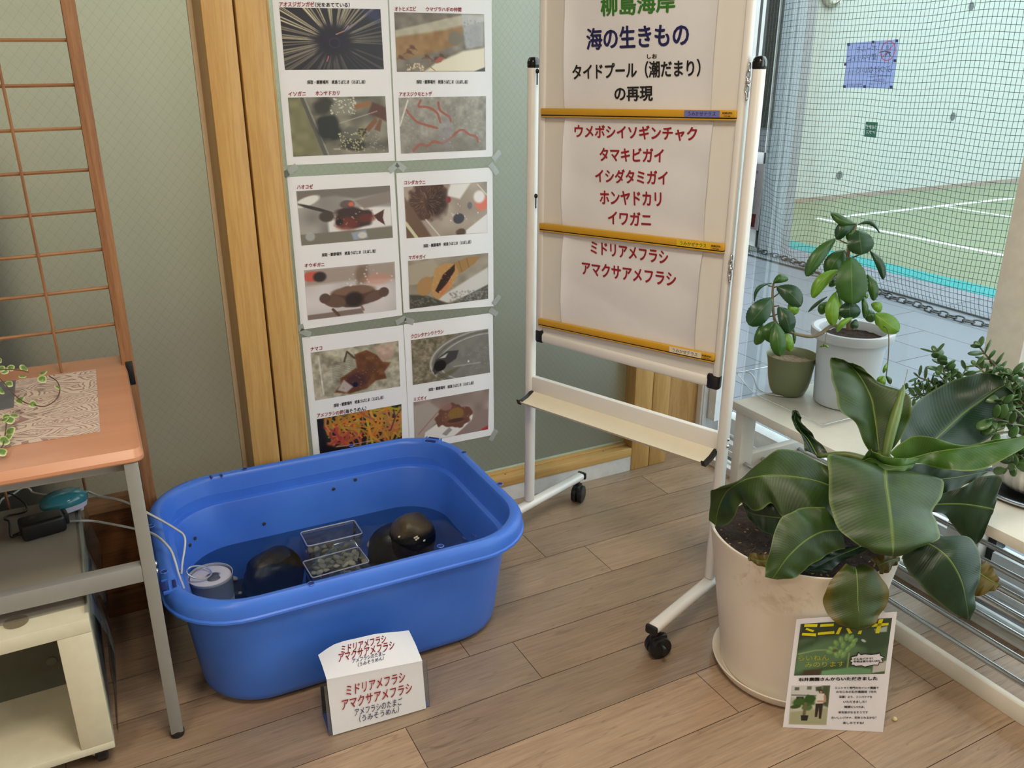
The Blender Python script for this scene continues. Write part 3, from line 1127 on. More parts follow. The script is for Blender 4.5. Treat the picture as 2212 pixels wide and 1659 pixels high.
for hx, hz in ((112, 1428), (112, 1545)):
    c = onY(hx, hz, CY0 + 0.2395)
    obj('plug', MB().lathe([(0.0, -0.002), (0.010, -0.002), (0.0115, 0.0)], tuple(c), 20, axis='Y'), mat('plug_grey', (98, 100, 88), 0.5), bk)
for x, y in ((CX1 - 0.052, CY0 + 0.05), (CX1 - 0.05, CY1 - 0.06), (CX0 + 0.05, CY0 + 0.05), (CX0 + 0.05, CY1 - 0.06)):
    w = obj('caster', MB().box((x, y, 0.056), (0.04, 0.04, 0.008), None, 0.002).box((x - 0.002, y, 0.04), (0.028, 0.02, 0.026), None, 0.004), M['steel'], cb)
    obj('wheel', MB().lathe([(0.0, -0.012), (0.022, -0.012), (0.0265, -0.008), (0.0265, 0.008), (0.022, 0.012), (0.0, 0.012)], (x + 0.022, y + 0.004, 0.0267), 28, axis='X'), M['black'], w)
    obj('hub', MB().ball((x + 0.009, y + 0.002, 0.027), (0.012, 0.012, 0.012), 2), M['chrome'], w)

# clear vinyl cover hanging over the trolley side
CV = clear('vinyl_cover', (232, 236, 238), rough=0.06, gloss=1.2, body=0.05)
r_ = random.Random(2)
G = []
for i, y in enumerate(np.linspace(CY0 + 0.02, CY1 - 0.01, 20)):
    w_ = 0.006 * math.sin(i * 0.9)
    fr = max(0.0, (i - 0) / 19)
    row = [(CX1 - 0.006, y, 0.3865), (CX1 + 0.002, y, 0.3865), (CX1 + 0.010 + w_ * 0.4, y, 0.376)]
    for k in range(1, 7):
        t = k / 6
        row.append((CX1 + 0.014 + (0.022 + w_) * (1 - abs(2 * t - 0.7)) * 0.8, y, 0.372 - 0.30 * t))
    G.append(row)
o = obj('vinyl_cover', MB().grid(G), CV, loc=(CX1, 1.9, 0.386), sharp=180)
tag(o, 'clear vinyl cover sheet hanging down the right side of the cream trolley', 'cover')
c = onZ(35, 1340, 0.3858)
o = obj('suction_disc', MB().lathe([(0.0, 0.0), (0.020, 0.0), (0.0225, 0.001), (0.0225, 0.002), (0.020, 0.0014), (0.0, 0.0014)], tuple(onZ(35, 1345, 0.3838)), 28), clear('clear_disc', (246, 242, 234), rough=0.1, gloss=0.5, body=0.03), loc=tuple(c))
tag(o, 'small clear plastic disc on the front ledge of the cream trolley', 'disc')

# ---- air pump, adapter, cables on the trolley
PC = np.array([-0.110, 2.135, 0.3866])
RP = Matrix.Rotation(math.radians(14), 3, 'Z')


def oval(c, R, prof, ax, ay, n=40, p=2.4):
    rr = []
    for s, z in prof:
        q = []
        for k in range(n):
            a = 2 * math.pi * k / n
            ca, sa = math.cos(a), math.sin(a)
            x = math.copysign(abs(ca) ** (2 / p), ca) * ax * s
            y = math.copysign(abs(sa) ** (2 / p), sa) * ay * s
            v = R @ Vector((x, y, z))
            q.append(tuple(np.array(c) + np.array(v)))
        rr.append(q)
    return rr


pu = thing('air_pump', 'small oval air pump, glossy teal dome over a white base, on the trolley', 'air pump', tuple(PC))
obj('pump_base', MB().rings(oval(PC, RP, [(0.0, 0.005), (0.86, 0.005), (0.95, 0.008), (1.0, 0.02), (1.0, 0.024)], 0.052, 0.036), False, True), mat('pump_white', (216, 216, 234), 0.35), pu)
obj('pump_dome', MB().rings(oval(PC, RP, [(1.02, 0.022), (1.03, 0.028), (0.98, 0.036), (0.86, 0.043), (0.64, 0.0485), (0.35, 0.0515), (0.0, 0.0525)], 0.052, 0.036)), mat('pump_teal', (58, 134, 148), 0.12, mottle=0), pu)
for sx, sy in ((0.03, -0.022), (-0.03, -0.022), (0.03, 0.022), (-0.03, 0.022)):
    v = RP @ Vector((sx, sy, 0))
    obj('pump_foot', MB().lathe([(0.005, 0.0), (0.006, 0.003), (0.006, 0.007)], tuple(PC + np.array(v)), 12, True), mat('rubber_white', (200, 200, 214), 0.6), pu)
v = RP @ Vector((0.056, 0.004, 0.03))
nozzle = PC + np.array(v)
obj('air_outlet', MB().tube([tuple(PC + np.array(RP @ Vector((0.05, 0.004, 0.03)))), tuple(nozzle)], 0.0045, 12), mat('outlet_green', (120, 176, 160), 0.3), pu)

AC = np.array([-0.158, 2.045, 0.3853])
RA = Matrix.Rotation(math.radians(10), 3, 'Z')
ad = thing('power_adapter', 'black plastic power adapter brick lying on the trolley top', 'adapter', tuple(AC))
obj('adapter_case', MB().box(tuple(AC + np.array([0, 0, 0.021])), (0.092, 0.058, 0.041), RA, 0.008, 3), mat('adapter_black', (24, 24, 25), 0.4), ad)
obj('plug_block', MB().box(tuple(AC + np.array(RA @ Vector((0.050, 0.008, 0.022)))), (0.012, 0.034, 0.028), RA, 0.003), M['black'], ad)
mb = MB()
for k in range(3):
    mb.box(tuple(AC + np.array(RA @ Vector((-0.018 + 0.0035 * k, 0.004 + 0.006 * k, 0.0416)))), (0.012, 0.002, 0.0003), RA)
obj('rating_print', mb, mat('print_grey', (90, 90, 90), 0.5), ad)
e = AC + np.array(RA @ Vector((-0.046, -0.004, 0.016)))
pts = [tuple(e), tuple(e + np.array([-0.02, -0.002, -0.003])), inpl(20, 1128, 0.392), inpl(10, 1122, 0.39), inpl(18, 1114, 0.39), inpl(48, 1108, 0.39), inpl(58, 1100, 0.39), inpl(52, 1086, 0.392), inpl(30, 1070, 0.395), inpl(14, 1065, 0.40), inpl(0, 1070, 0.40), inpl(-30, 1090, 0.395)]
obj('cord', MB().tube(crom(pts, 80), 0.0024, 8), M['black'], ad, sharp=180)
obj('strain_relief', MB().tube([tuple(e), tuple(e + np.array([-0.016, -0.002, -0.002]))], [0.005, 0.0035], 10), M['black'], ad)
pts = [inpl(105, 1070, 0.392), inpl(72, 1064, 0.391), inpl(66, 1058, 0.395), inpl(58, 1053, 0.40), inpl(48, 1054, 0.40), inpl(30, 1066, 0.392), inpl(8, 1076, 0.391), inpl(1, 1083, 0.391), inpl(-6, 1100, 0.391)]
o = obj('white_cord', MB().tube(crom(pts, 60), 0.0026, 8), mat('cord_white', (222, 222, 214), 0.4), loc=pts[3], sharp=180)
tag(o, 'white power cord curling on the trolley behind the black adapter', 'cord')
# ================================================================ BLUE TUB AND WHAT IS IN IT
TBC = np.array([0.504, 1.949])
TBA = math.radians(-1.2)
RTB = Matrix.Rotation(TBA, 3, 'Z')


def tring(hx, hy, r, z, n=9, m=6):
    """rounded rectangle ring of the tub, m points along each straight run"""
    out = []
    cs = ((hx - r, hy - r, 0), (-hx + r, hy - r, 90), (-hx + r, -hy + r, 180), (hx - r, -hy + r, 270))
    for i, (cx, cy, a0) in enumerate(cs):
        arc = [(cx + r * math.cos(math.radians(a0 + 90 * k / n)), cy + r * math.sin(math.radians(a0 + 90 * k / n))) for k in range(n + 1)]
        out += arc
        nx = cs[(i + 1) % 4]
        a1 = math.radians(nx[2])
        q = (nx[0] + r * math.cos(a1), nx[1] + r * math.sin(a1))
        for k in range(1, m):
            t = k / m
            out.append((arc[-1][0] * (1 - t) + q[0] * t, arc[-1][1] * (1 - t) + q[1] * t))
    return [tuple(np.array([TBC[0], TBC[1], 0]) + np.array(RTB @ Vector((x, y, z)))) for x, y in out]


t_ = NT('blue_tub_plastic')
nz = t_.noise(t_.coord(), 6, 3)
t_.base(t_.ramp(nz, [(0.3, lin((60, 112, 216))), (0.7, lin((68, 122, 224)))]))
t_.b.inputs['Roughness'].default_value = 0.36
t_.b.inputs['Specular IOR Level'].default_value = 0.45
TUBM = t_.m
prof = [(0.350, 0.238, 0.12, 0.004), (0.366, 0.254, 0.135, 0.006), (0.378, 0.266, 0.145, 0.018), (0.382, 0.270, 0.148, 0.035), (0.395, 0.287, 0.155, 0.16), (0.4085, 0.304, 0.160, 0.284),
        (0.412, 0.308, 0.162, 0.286), (0.440, 0.337, 0.17, 0.287), (0.4435, 0.341, 0.172, 0.289), (0.4435, 0.341, 0.172, 0.294), (0.440, 0.338, 0.17, 0.297), (0.440, 0.338, 0.17, 0.318),
        (0.436, 0.334, 0.17, 0.328), (0.428, 0.328, 0.165, 0.3345), (0.418, 0.320, 0.16, 0.335), (0.411, 0.314, 0.157, 0.332), (0.4065, 0.3095, 0.155, 0.322), (0.402, 0.304, 0.152, 0.266),
        (0.400, 0.302, 0.150, 0.262), (0.388, 0.290, 0.142, 0.259), (0.385, 0.287, 0.140, 0.254), (0.369, 0.269, 0.135, 0.135), (0.357, 0.254, 0.13, 0.040), (0.350, 0.246, 0.125, 0.018), (0.33, 0.226, 0.11, 0.010)]
tub = thing('plastic_tub', 'large blue plastic tub of shallow sea water standing on the floor', 'tub', (TBC[0], TBC[1], 0))
tubm = MB().rings([tring(*p) for p in prof], True, True)
tubo = obj('tub_body', tubm, TUBM, tub, sharp=40)
dkblue = mat('tub_hole_blue', (20, 36, 110), 0.5)
for x, y in ((528.7, 1012.6), (759, 962), (1002, 977), (1080, 1045), (951.5, 1179), (672, 1260), (354.5, 1234.5), (326.6, 1136)):
    c = onZ(x, y, 0.3353)
    h = obj('rim_hole', MB().lathe([(0.0062, -0.0002), (0.0075, 0.0008), (0.0088, -0.0004)], tuple(c), 18), TUBM, tub)
    obj('hole_bore', MB().lathe([(0.0064, 0.0004), (0.0, 0.0002)], tuple(c), 18), dkblue, h)
for x, y in ((456, 1030), (478, 1026.5), (1003, 1163), (1023, 1157)):
    c = onZ(x, y, 0.3352)
    obj('rim_slot', MB().box(tuple(c), (0.006, 0.016, 0.0016), RTB @ Matrix.Rotation(0.1, 3, 'Z'), 0.0005), dkblue, tub)
# latch pockets at the front left and back right corners
LP = np.array([TBC[0], TBC[1], 0.3312]) + np.array(RTB @ Vector((0.380, 0.278, 0)))
for (x, y), ang in (((366, 1266), 0), ((0, 0), 45)):
    c = onZ(x, y, 0.3312) if x else LP
    R_ = RTB @ Matrix.Rotation(math.radians(ang), 3, 'Z')
    l = obj('latch_pocket', MB().box(tuple(c + np.array(R_ @ Vector((0.0, 0.024, 0)))), (0.030, 0.005, 0.009), R_, 0.002).box(tuple(c - np.array(R_ @ Vector((0.0, 0.024, 0)))), (0.030, 0.005, 0.009), R_, 0.002)
            .box(tuple(c), (0.006, 0.05, 0.009), R_, 0.002), TUBM, tub)
    obj('latch_recess', MB().box(tuple(c + np.array(R_ @ Vector((0.010, 0, 0.0014)))), (0.009, 0.034, 0.005), R_, 0.001).box(tuple(c + np.array(R_ @ Vector((-0.012, 0, 0.0014)))), (0.011, 0.034, 0.005), R_, 0.001), dkblue, l)
bvh = BVHTree.FromPolygons([Vector(v) for v in tubm.v], tubm.f)


def on_tub(x, y, lift=0.0):
    d = Vector(ray(x, y)).normalized()
    h = bvh.ray_cast(Vector(EYE), d)
    n = h[1]
    if n.dot(d) > 0:
        n = -n
    return np.array(h[0] + n * lift), n


# water
WZ = 0.135
t_ = NT('sea_water')
tr = t_.n('BsdfTransparent')
tr.inputs[0].default_value = (*lin((214, 222, 228)), 1)
gl = t_.n('BsdfGlossy')
gl.inputs['Roughness'].default_value = 0.02
fr = t_.n('Fresnel')
fr.inputs[0].default_value = 1.33
mx = t_.n('MixShader')
t_.l(fr.outputs[0], mx.inputs[0])
t_.l(tr.outputs[0], mx.inputs[1])
t_.l(gl.outputs[0], mx.inputs[2])
t_.l(mx.outputs[0], t_.out.inputs[0])
nz = t_.noise(t_.coord(), 14, 2)
bp = t_.n('Bump')
bp.inputs['Strength'].default_value = 0.06
bp.inputs['Distance'].default_value = 0.004
t_.l(nz, bp.inputs['Height'])
t_.l(bp.outputs[0], gl.inputs['Normal'])
ring = tring(0.3672, 0.2672, 0.134, WZ)
mb = MB().rings([tring(0.3685, 0.2685, 0.135, WZ + 0.0012), ring], False, True)
o = obj('sea_water', mb, t_.m, loc=(TBC[0], TBC[1], WZ), sharp=180)
tag(o, 'shallow clear sea water standing in the blue tub', 'water', kind='stuff')


# rocks
def rock_mesh(lumps, amp=0.16, seed=0, sub=4):
    mb = MB()
    for c, rad, ang in lumps:
        bm = bmesh.new()
        bmesh.ops.create_icosphere(bm, subdivisions=sub, radius=1.0)
        R_ = Matrix.Rotation(ang, 3, 'Z')
        vs = []
        for q in bm.verts:
            n_ = noise.noise(q.co * 1.3 + Vector((seed, seed * 2, 0))) * amp + noise.noise(q.co * 4 + Vector((seed, 0, 1))) * amp * 0.25 + noise.noise(q.co * 14) * amp * 0.06
            v = q.co * (1 + n_)
            v = Vector((math.copysign(abs(v.x) ** 0.9, v.x) * rad[0], math.copysign(abs(v.y) ** 0.9, v.y) * rad[1], math.copysign(abs(v.z) ** 0.9, v.z) * rad[2]))
            v = R_ @ v
            p = Vector(c) + v
            p.z = max(p.z, 0.0108)
            vs.append(p)
        bm.verts.index_update()
        mb.add(vs, [[q.index for q in f.verts] for f in bm.faces])
        bm.free()
    return mb


def rock_mat(name, wet, dry, z0):
    t = NT(name)
    nz = t.noise(t.coord(), 26, 5, 0.65)
    big = t.noise(t.coord(), 11, 3)
    k = t.ramp(nz, [(0.3, tuple(v * 0.7 for v in lin(dry))), (0.7, tuple(v * 1.25 for v in lin(dry)))])
    sep = t.n('SeparateXYZ')
    c = t.n('TexCoord')
    t.l(c.outputs['Object'], sep.inputs[0])
    m = t.math('ADD', sep.outputs[2], t.math('MULTIPLY', t.math('SUBTRACT', big, 0.5), 0.05))
    f = t.ramp(t.math('MULTIPLY', t.math('SUBTRACT', m, z0), 60.0), [(0.0, 0.0), (1.0, 1.0)])
    t.base(t.mix(f, lin(wet), k))
    t.b.inputs['Roughness'].default_value = 0.45
    t.bump(nz, 0.5, 0.005)
    return t.m


def zc(x, y, z):
    return tuple(onZ(x, y, z))


c = zc(592, 1240, 0.083)
o = obj('rock', rock_mesh([(c, (0.086, 0.062, 0.068), 0.2)], 0.2, 3), rock_mat('black_rock', (13, 13, 15), (15, 15, 17), 0.06), loc=(c[0], c[1], 0.011), sharp=180)
tag(o, 'smooth black wet rock beside the white foam cup in the tub', 'rock', 'rocks in the tub')
c1, c2 = zc(890, 1158, 0.125), zc(872, 1192, 0.06)
o = obj('rock', rock_mesh([((c1[0], c1[1], 0.122), (0.068, 0.06, 0.074), 0.5), ((c2[0] - 0.004, c2[1] + 0.01, 0.070), (0.100, 0.075, 0.080), 0.1)], 0.14, 9), rock_mat('brown_rock', (19, 18, 16), (78, 68, 44), 0.136), loc=(c1[0], c1[1], 0.011), sharp=180)
tag(o, 'tall rock with a dry brown top at the right of the tub', 'rock', 'rocks in the tub')
eggm = mat('pale_snail', (206, 204, 178), 0.5)
c = zc(530, 1272, 0.02)
o = obj('rock', rock_mesh([((c[0], c[1], 0.022), (0.075, 0.045, 0.018), -0.1)], 0.3, 5, 3), rock_mat('slate_rock', (30, 28, 27), (50, 44, 40), 0.0), loc=(c[0], c[1], 0.011), sharp=180)
tag(o, 'flat dark slab of rock under water between the foam cup and tub front', 'rock', 'rocks in the tub')
rb = BVHTree.FromObject(bpy.data.objects['rock.001'], bpy.context.evaluated_depsgraph_get())
roff = Vector(OFF['rock.001'])
for k, (x, y) in enumerate(((862, 1160), (896, 1162), (900, 1160), (899, 1166), (903, 1163), (916, 1168))):
    d = Vector(ray(x, y)).normalized()
    h = rb.ray_cast(Vector(EYE) - roff, d)
    if h[0] is None:
        continue
    p = h[0] + roff
    o = obj('periwinkle', MB().ball(tuple(p), (0.0038, 0.0032, 0.0034), 2).ball(tuple(p + Vector((0.002, -0.001, 0.002))), 0.002, 2), eggm, loc=tuple(p))
    tag(o, 'tiny pale sea snail stuck on the brown topped rock', 'snail', 'pale snails on the tall rock')
snm = mat('dark_snail', (58, 54, 46), 0.4, mottle=0.3, scale=300)
for (x, y), lab in (((767, 1036), 'tiny dark snail highest on the far wall of the tub'), ((720, 1056), 'tiny dark snail just left of the highest one on the tub wall'),
                    ((570, 1131), 'tiny dark snail alone in the middle of the tub wall, above the black rock'), ((420, 1163), 'tiny dark snail, upper of two near the left end of the tub wall'),
                    ((409, 1178), 'tiny dark snail, lower of two near the left end of the tub wall'), ((389, 1237), 'tiny dark snail beside the air hose end at the tub left wall')):
    p, n_ = on_tub(x, y, 0.002)
    q = n_.to_track_quat('Z', 'Y').to_matrix()
    mb = MB()
    prev = None
    for a in np.linspace(0, 3.5 * math.pi, 22):
        s = 1 - a / (3.7 * math.pi)
        mb.ball(tuple(Vector(p) + q @ Vector((0.0028 * s * math.cos(a), 0.0028 * s * math.sin(a), 0.0042 * (1 - s)))), 0.0028 * s + 0.0006, 1)
    o = obj('sea_snail', mb, snm, loc=tuple(p))
    tag(o, lab, 'snail', 'dark snails on the tub wall')

# clear plastic boxes
CB = clear('clear_box', (222, 228, 232), rough=0.06, gloss=2.0, body=0.14)
CBE = clear('clear_box_edge', (222, 228, 234), rough=0.25, gloss=0.7, body=0.5)


def open_box(name, label, c, sx, sy, sz, ang, tilt=0.0):
    R_ = Matrix.Rotation(ang, 3, 'Z') @ Matrix.Rotation(tilt, 3, 'X')
    t = thing(name, label, 'container', c, 'clear plastic boxes in the tub')

    def w(x, y, z):
        return tuple(np.array(c) + np.array(R_ @ Vector((x, y, z))))
    rr = []
    for k, z in ((0.86, 0.0), (0.9, 0.002), (1.0, sz)):
        q = []
        for cx, cy, a0 in ((1, 1, 0), (-1, 1, 90), (-1, -1, 180), (1, -1, 270)):
            r = 0.008
            for j in range(5):
                a = math.radians(a0 + 90 * j / 4)
                q.append(w(cx * (sx / 2 * k - r) + r * math.cos(a), cy * (sy / 2 * k - r) + r * math.sin(a), z))
        rr.append(q)
    obj('box_wall', MB().rings(rr, True), CB, t)
    obj('box_rim', MB().tube(rr[-1], 0.0022, 6, False, True), CBE, t)
    return t


BX1 = np.array(zc(716, 1152, 0.142))
BX2 = np.array(zc(726, 1214, 0.134))
cs_ = (BX1 + BX2) / 2
o = obj('rock', rock_mesh([((cs_[0], cs_[1], 0.042), (0.082, 0.085, 0.038), 0.3)], 0.12, 14, 3), rock_mat('sunk_rock', (26, 26, 26), (40, 38, 35), 0.1), loc=(cs_[0], cs_[1], 0.011), sharp=180)
tag(o, 'dark sunken rock under the two clear plastic boxes in the tub', 'rock', 'rocks in the tub')
open_box('clear_container', 'clear plastic box behind the other one in the middle of the tub', (BX1[0], BX1[1], 0.083), 0.160, 0.085, 0.060, -0.02)
open_box('clear_container', 'clear plastic box with pebbles nearest the front in the tub', (BX2[0], BX2[1], 0.082), 0.160, 0.09, 0.052, 0.03)

# pebbles
r_ = random.Random(21)
pm = []
t_ = NT('white_pebble')
nz = t_.noise(t_.coord(), 40, 4)
t_.base(t_.ramp(nz, [(0.3, lin((206, 196, 174))), (0.7, lin((238, 230, 212)))]))
t_.b.inputs['Roughness'].default_value = 0.5
PEB = t_.m
protos = []
for k in range(4):
    mb = MB()
    bm = bmesh.new()
    bmesh.ops.create_icosphere(bm, subdivisions=3, radius=1.0)
    vs = []
    for q in bm.verts:
        s = 1 + 0.25 * noise.noise(q.co * 1.2 + Vector((k * 7, 0, 0)))
        vs.append((q.co.x * s, q.co.y * s * 0.72, q.co.z * s * 0.5))
    bm.verts.index_update()
    mb.add(vs, [[q.index for q in f.verts] for f in bm.faces])
    bm.free()
    me = bpy.data.meshes.new('pebble')
    me.from_pydata(mb.v, [], mb.f)
    me.materials.append(PEB)
    me.polygons.foreach_set('use_smooth', [True] * len(me.polygons))
    protos.append(me)
RED = PEB.copy()
_rk = [n_ for n_ in RED.node_tree.nodes if n_.type == 'VALTORGB'][0].color_ramp.elements
_rk[0].color, _rk[1].color = (*lin((110, 66, 56)), 1), (*lin((140, 88, 74)), 1)
redm = protos[1].copy()
redm.materials[0] = RED


def pebble(x, y, z, s, label, group, me=None):
    o = bpy.data.objects.new('pebble', me or r_.choice(protos))
    o.location = onZ(x, y, z)
    o.rotation_euler = (r_.uniform(-0.5, 0.5), r_.uniform(-0.5, 0.5), r_.uniform(0, 6.28))
    o.scale = (s, s, s)
    COL.objects.link(o)
    tag(o, label, 'pebble', group)


for x, y in ((672, 1246), (686, 1244), (700, 1240), (692, 1230), (708, 1232), (722, 1230), (714, 1222), (730, 1222), (742, 1226), (736, 1214), (750, 1216), (690, 1220), (704, 1218), (724, 1212), (756, 1224), (744, 1206), (680, 1236), (764, 1214)):
    pebble(x + 4, y - 8, 0.089 + r_.uniform(0, 0.006), r_.uniform(0.010, 0.0145), 'white pebble inside the front clear plastic box', 'white pebbles in the front box')
for x, y in ((668, 1190), (684, 1186), (700, 1182), (716, 1178), (732, 1186), (748, 1180), (764, 1190), (776, 1198), (758, 1200), (740, 1192), (722, 1190), (702, 1190)):
    pebble(x, y, 0.090 + r_.uniform(0, 0.006), r_.uniform(0.010, 0.015), 'white pebble inside the rear clear plastic box', 'white pebbles in the rear box')
pebble(712, 1178, 0.096, 0.014, 'reddish brown pebble inside the rear clear plastic box', None, redm)
pebble(672, 1184, 0.095, 0.013, 'dark reddish pebble at the left corner of the rear clear box', None, redm)
for x, y, s in ((824, 1146, .021), (812, 1160, .019), (800, 1170, .02), (806, 1180, .016), (796, 1160, .016), (938, 1158, .013), (946, 1148, .011), (832, 1160, .013), (872, 1226, .011)):
    pebble(x, y, 0.030 + r_.uniform(0, 0.02), s, 'white pebble lying against the tall brown topped rock', 'white pebbles by the tall rock')
for x, y, s in ((493, 1237, .011), (500, 1244, .011), (507, 1250, .014), (522, 1236, .011), (518, 1280, .009), (640, 1182, .015), (655, 1180, .013), (512, 1262, .009), (484, 1268, .009)):
    pebble(x, y, 0.030 + r_.uniform(0, 0.012), s, 'pale pebble lying between the foam cup and the black rock', 'pale pebbles by the foam cup')

# cup with white foam (sea slug egg basket) near the hose end
CC = np.array(zc(449, 1246, 0.139)) + np.array([0.007, 0.004, 0])
cup = thing('foam_cup', 'round clear cup full of white foam at the left end of the tub', 'cup', (CC[0], CC[1], 0.011))
obj('cup_wall', MB().lathe([(0.050, 0.011), (0.053, 0.05), (0.0565, 0.138), (0.0575, 0.142), (0.0555, 0.142), (0.052, 0.05)], (CC[0], CC[1], 0), 40), CBE, cup)
t_ = NT('white_foam')
nz = t_.noise(t_.coord(), 34, 4)
gr = t_.n('TexGradient', gradient_type='SPHERICAL')
v = t_.coord(scale=(40, 55, 40))
mp = v.node
mp.inputs['Location'].default_value = (-0.25, 0.1, -5.15)
t_.l(v, gr.inputs[0])
k = t_.ramp(t_.math('ADD', gr.outputs[1], t_.math('MULTIPLY', nz, 0.3)), [(0.28, lin((206, 204, 212))), (0.55, lin((70, 76, 90)))])
t_.base(k)
t_.b.inputs['Roughness'].default_value = 0.7
t_.bump(nz, 0.3, 0.003)
obj('foam', MB().lathe([(0.0535, 0.02), (0.0545, 0.128), (0.052, 0.136), (0.04, 0.1395), (0.02, 0.139), (0.0, 0.1385)], (CC[0], CC[1], 0), 40), t_.m, cup)
ep = zc(462, 1250, 0.1395)
obj('egg_mass', MB().ball(ep, (0.017, 0.012, 0.0035), 3).ball((ep[0] + 0.006, ep[1] + 0.008, ep[2]), (0.01, 0.008, 0.003), 2), mat('egg_mass_grey', (86, 90, 100), 0.4, mottle=0.3, scale=120), cup)
mb = MB()
c = np.array(zc(430, 1236, 0.156))
R_ = Matrix.Rotation(math.radians(-20), 3, 'Z') @ Matrix.Rotation(math.radians(16), 3, 'Y')
mb.tube([tuple(c + np.array(R_ @ Vector((0.031 * math.cos(a), 0.029 * math.sin(a), 0)))) for a in np.linspace(0, 2 * math.pi, 36, endpoint=False)], 0.0024, 8, False, True)
obj('cup_ring', mb, CBE, cup)

# air hoses
HM = clear('silicone_hose', (232, 234, 226), rough=0.3, gloss=0.6, body=0.62)
P1 = [tuple(nozzle + np.array(RP @ Vector((0.001, 0, 0)))), tuple(onY(215, 1072, 2.12)), tuple(onY(250, 1078, 2.08)), tuple(onY(290, 1092, 2.05)), tuple(onY(322, 1110, 2.02)), tuple(onY(352, 1126, 2.0)), tuple(onY(385, 1146, 1.97)),
      tuple(onY(396, 1155, 1.955)), tuple(onY(400, 1168, 1.94)), tuple(onY(398, 1190, 1.92)), tuple(onY(394, 1215, 1.90)), tuple(onY(392, 1240, 1.885))]
o = obj('air_hose', MB().tube(crom(P1, 110), 0.003, 8), HM, loc=P1[4], sharp=180)
tag(o, 'clear air hose running from the teal air pump down into the tub', 'hose', 'clear air hoses into the tub')
P2 = [tuple(onZ(150, 1127, 0.3895)), tuple(onZ(176, 1125, 0.3895)), tuple(onY(205, 1126, 2.06)), tuple(onY(250, 1134, 2.02)), tuple(onY(290, 1142, 1.98)), tuple(onY(325, 1151, 1.94)), tuple(onY(350, 1167, 1.90)), tuple(onY(368, 1187, 1.87)), tuple(onY(378, 1212, 1.845)), tuple(onY(386, 1240, 1.83)), tuple(onY(398, 1272, 1.82))]
o = obj('air_hose', MB().tube(crom(P2, 110), 0.003, 8), HM, loc=P2[4], sharp=180)
tag(o, 'clear air hose running from behind the black adapter over the tub rim', 'hose', 'clear air hoses into the tub')

# ================================================================ FOLDED PAPER SIGN IN AN ACRYLIC STAND
PAPER = mat('white_paper', (226, 226, 230), 0.75, mottle=0.01)
INK_RED = mat('ink_red', (152, 18, 36), 0.6, mottle=0)
INK_NAVY = mat('ink_navy', (24, 26, 84), 0.6, mottle=0)
INK_BLACK = mat('ink_black', (18, 18, 20), 0.6, mottle=0)
INK_GREEN = mat('ink_green', (52, 120, 34), 0.6, mottle=0)
SB0, SB1 = onZ(719.3, 1588.2, 0.003), onZ(920.2, 1530, 0.003)
sg = thing('paper_sign', 'folded white paper sign with red writing on an acrylic stand before the tub', 'sign', tuple((SB0 + SB1) / 2 - np.array([0, 0, 0.003])))
du = (SB1 - SB0) / np.linalg.norm(SB1 - SB0)
dn = np.array([du[1], -du[0], 0])                 # towards the viewer
pf = Plane(SB0, dn + np.array([0, 0, 0.06]))
fl, fr_ = pf(705, 1466.7), pf(911.4, 1426.2)
fold = [fl * (1 - t) + fr_ * t for t in np.linspace(0, 1, 9)]
flap_e = [onZ(687.3, 1415.2, fl[2] + 0.010), onZ(712, 1398, fl[2] + 0.016), onZ(734.5, 1387.4, fl[2] + 0.022), onZ(775, 1378, fl[2] + 0.022), onZ(817, 1368.5, fl[2] + 0.022), onZ(850, 1366, fl[2] + 0.018), onZ(883, 1362, fr_[2] + 0.014)]
flap_e = list(crom(flap_e, 9))
flap_e = [p if p[1] < 1.645 else EYE + (p - EYE) * (1.645 / p[1]) for p in flap_e]
G = [[tuple(SB0 * (1 - t) + SB1 * t) for t in np.linspace(0, 1, 9)]]
for s in (0.5, 0.92):
    G.append([tuple(np.array(a) * (1 - s) + b * s) for a, b in zip(G[0], fold)])
G.append([tuple(b + dn * 0.002) for b in fold])
for s in (0.08, 0.5, 1.0):
    G.append([tuple(b * (1 - s) + e * s + np.array([0, 0, 0.004 * math.sin(math.pi * s)])) for b, e in zip(fold, flap_e)])
o = obj('sheet', MB().grid(G), PAPER, sg, sharp=60)
so = o.modifiers.new('thickness', 'SOLIDIFY')
so.thickness, so.offset = 0.0006, 1
es = o.modifiers.new('edges', 'EDGE_SPLIT')
es.split_angle = math.radians(50)
for txt, a, b, h_, red in (('ミドリアメフラシ', (748, 1493), (875, 1462), 22, 1), ('アマクサアメフラシ', (738, 1523), (890, 1485), 23, 1), ('アメフラシのたまご', (766, 1539), (869, 1514), 16, 0), ('（うみそうめん）', (776, 1553), (862, 1532), 15, 0)):
    obj('lettering', write(MB(), txt, a, b, h_, pf, 0.015 if red else 0.005, 0.003), INK_RED if red else INK_NAVY, sg, label='red lettering' if red else 'navy blue lettering')
gm = MB().grid(G)
gb = BVHTree.FromPolygons([Vector(v) for v in gm.v], gm.f)


def on_flap(x, y, lift=0.0):
    h = gb.ray_cast(Vector(EYE), Vector(ray(x, y)).normalized())
    return np.array(h[0])


def drape(src, dst):
    out = []
    for p in src.v:
        d = (Vector(p) - Vector(EYE)).normalized()
        h = gb.ray_cast(Vector(EYE), d)
        out.append(tuple(h[0] - d * 0.0035) if h[0] is not None else p)
    dst.add(out, src.f)


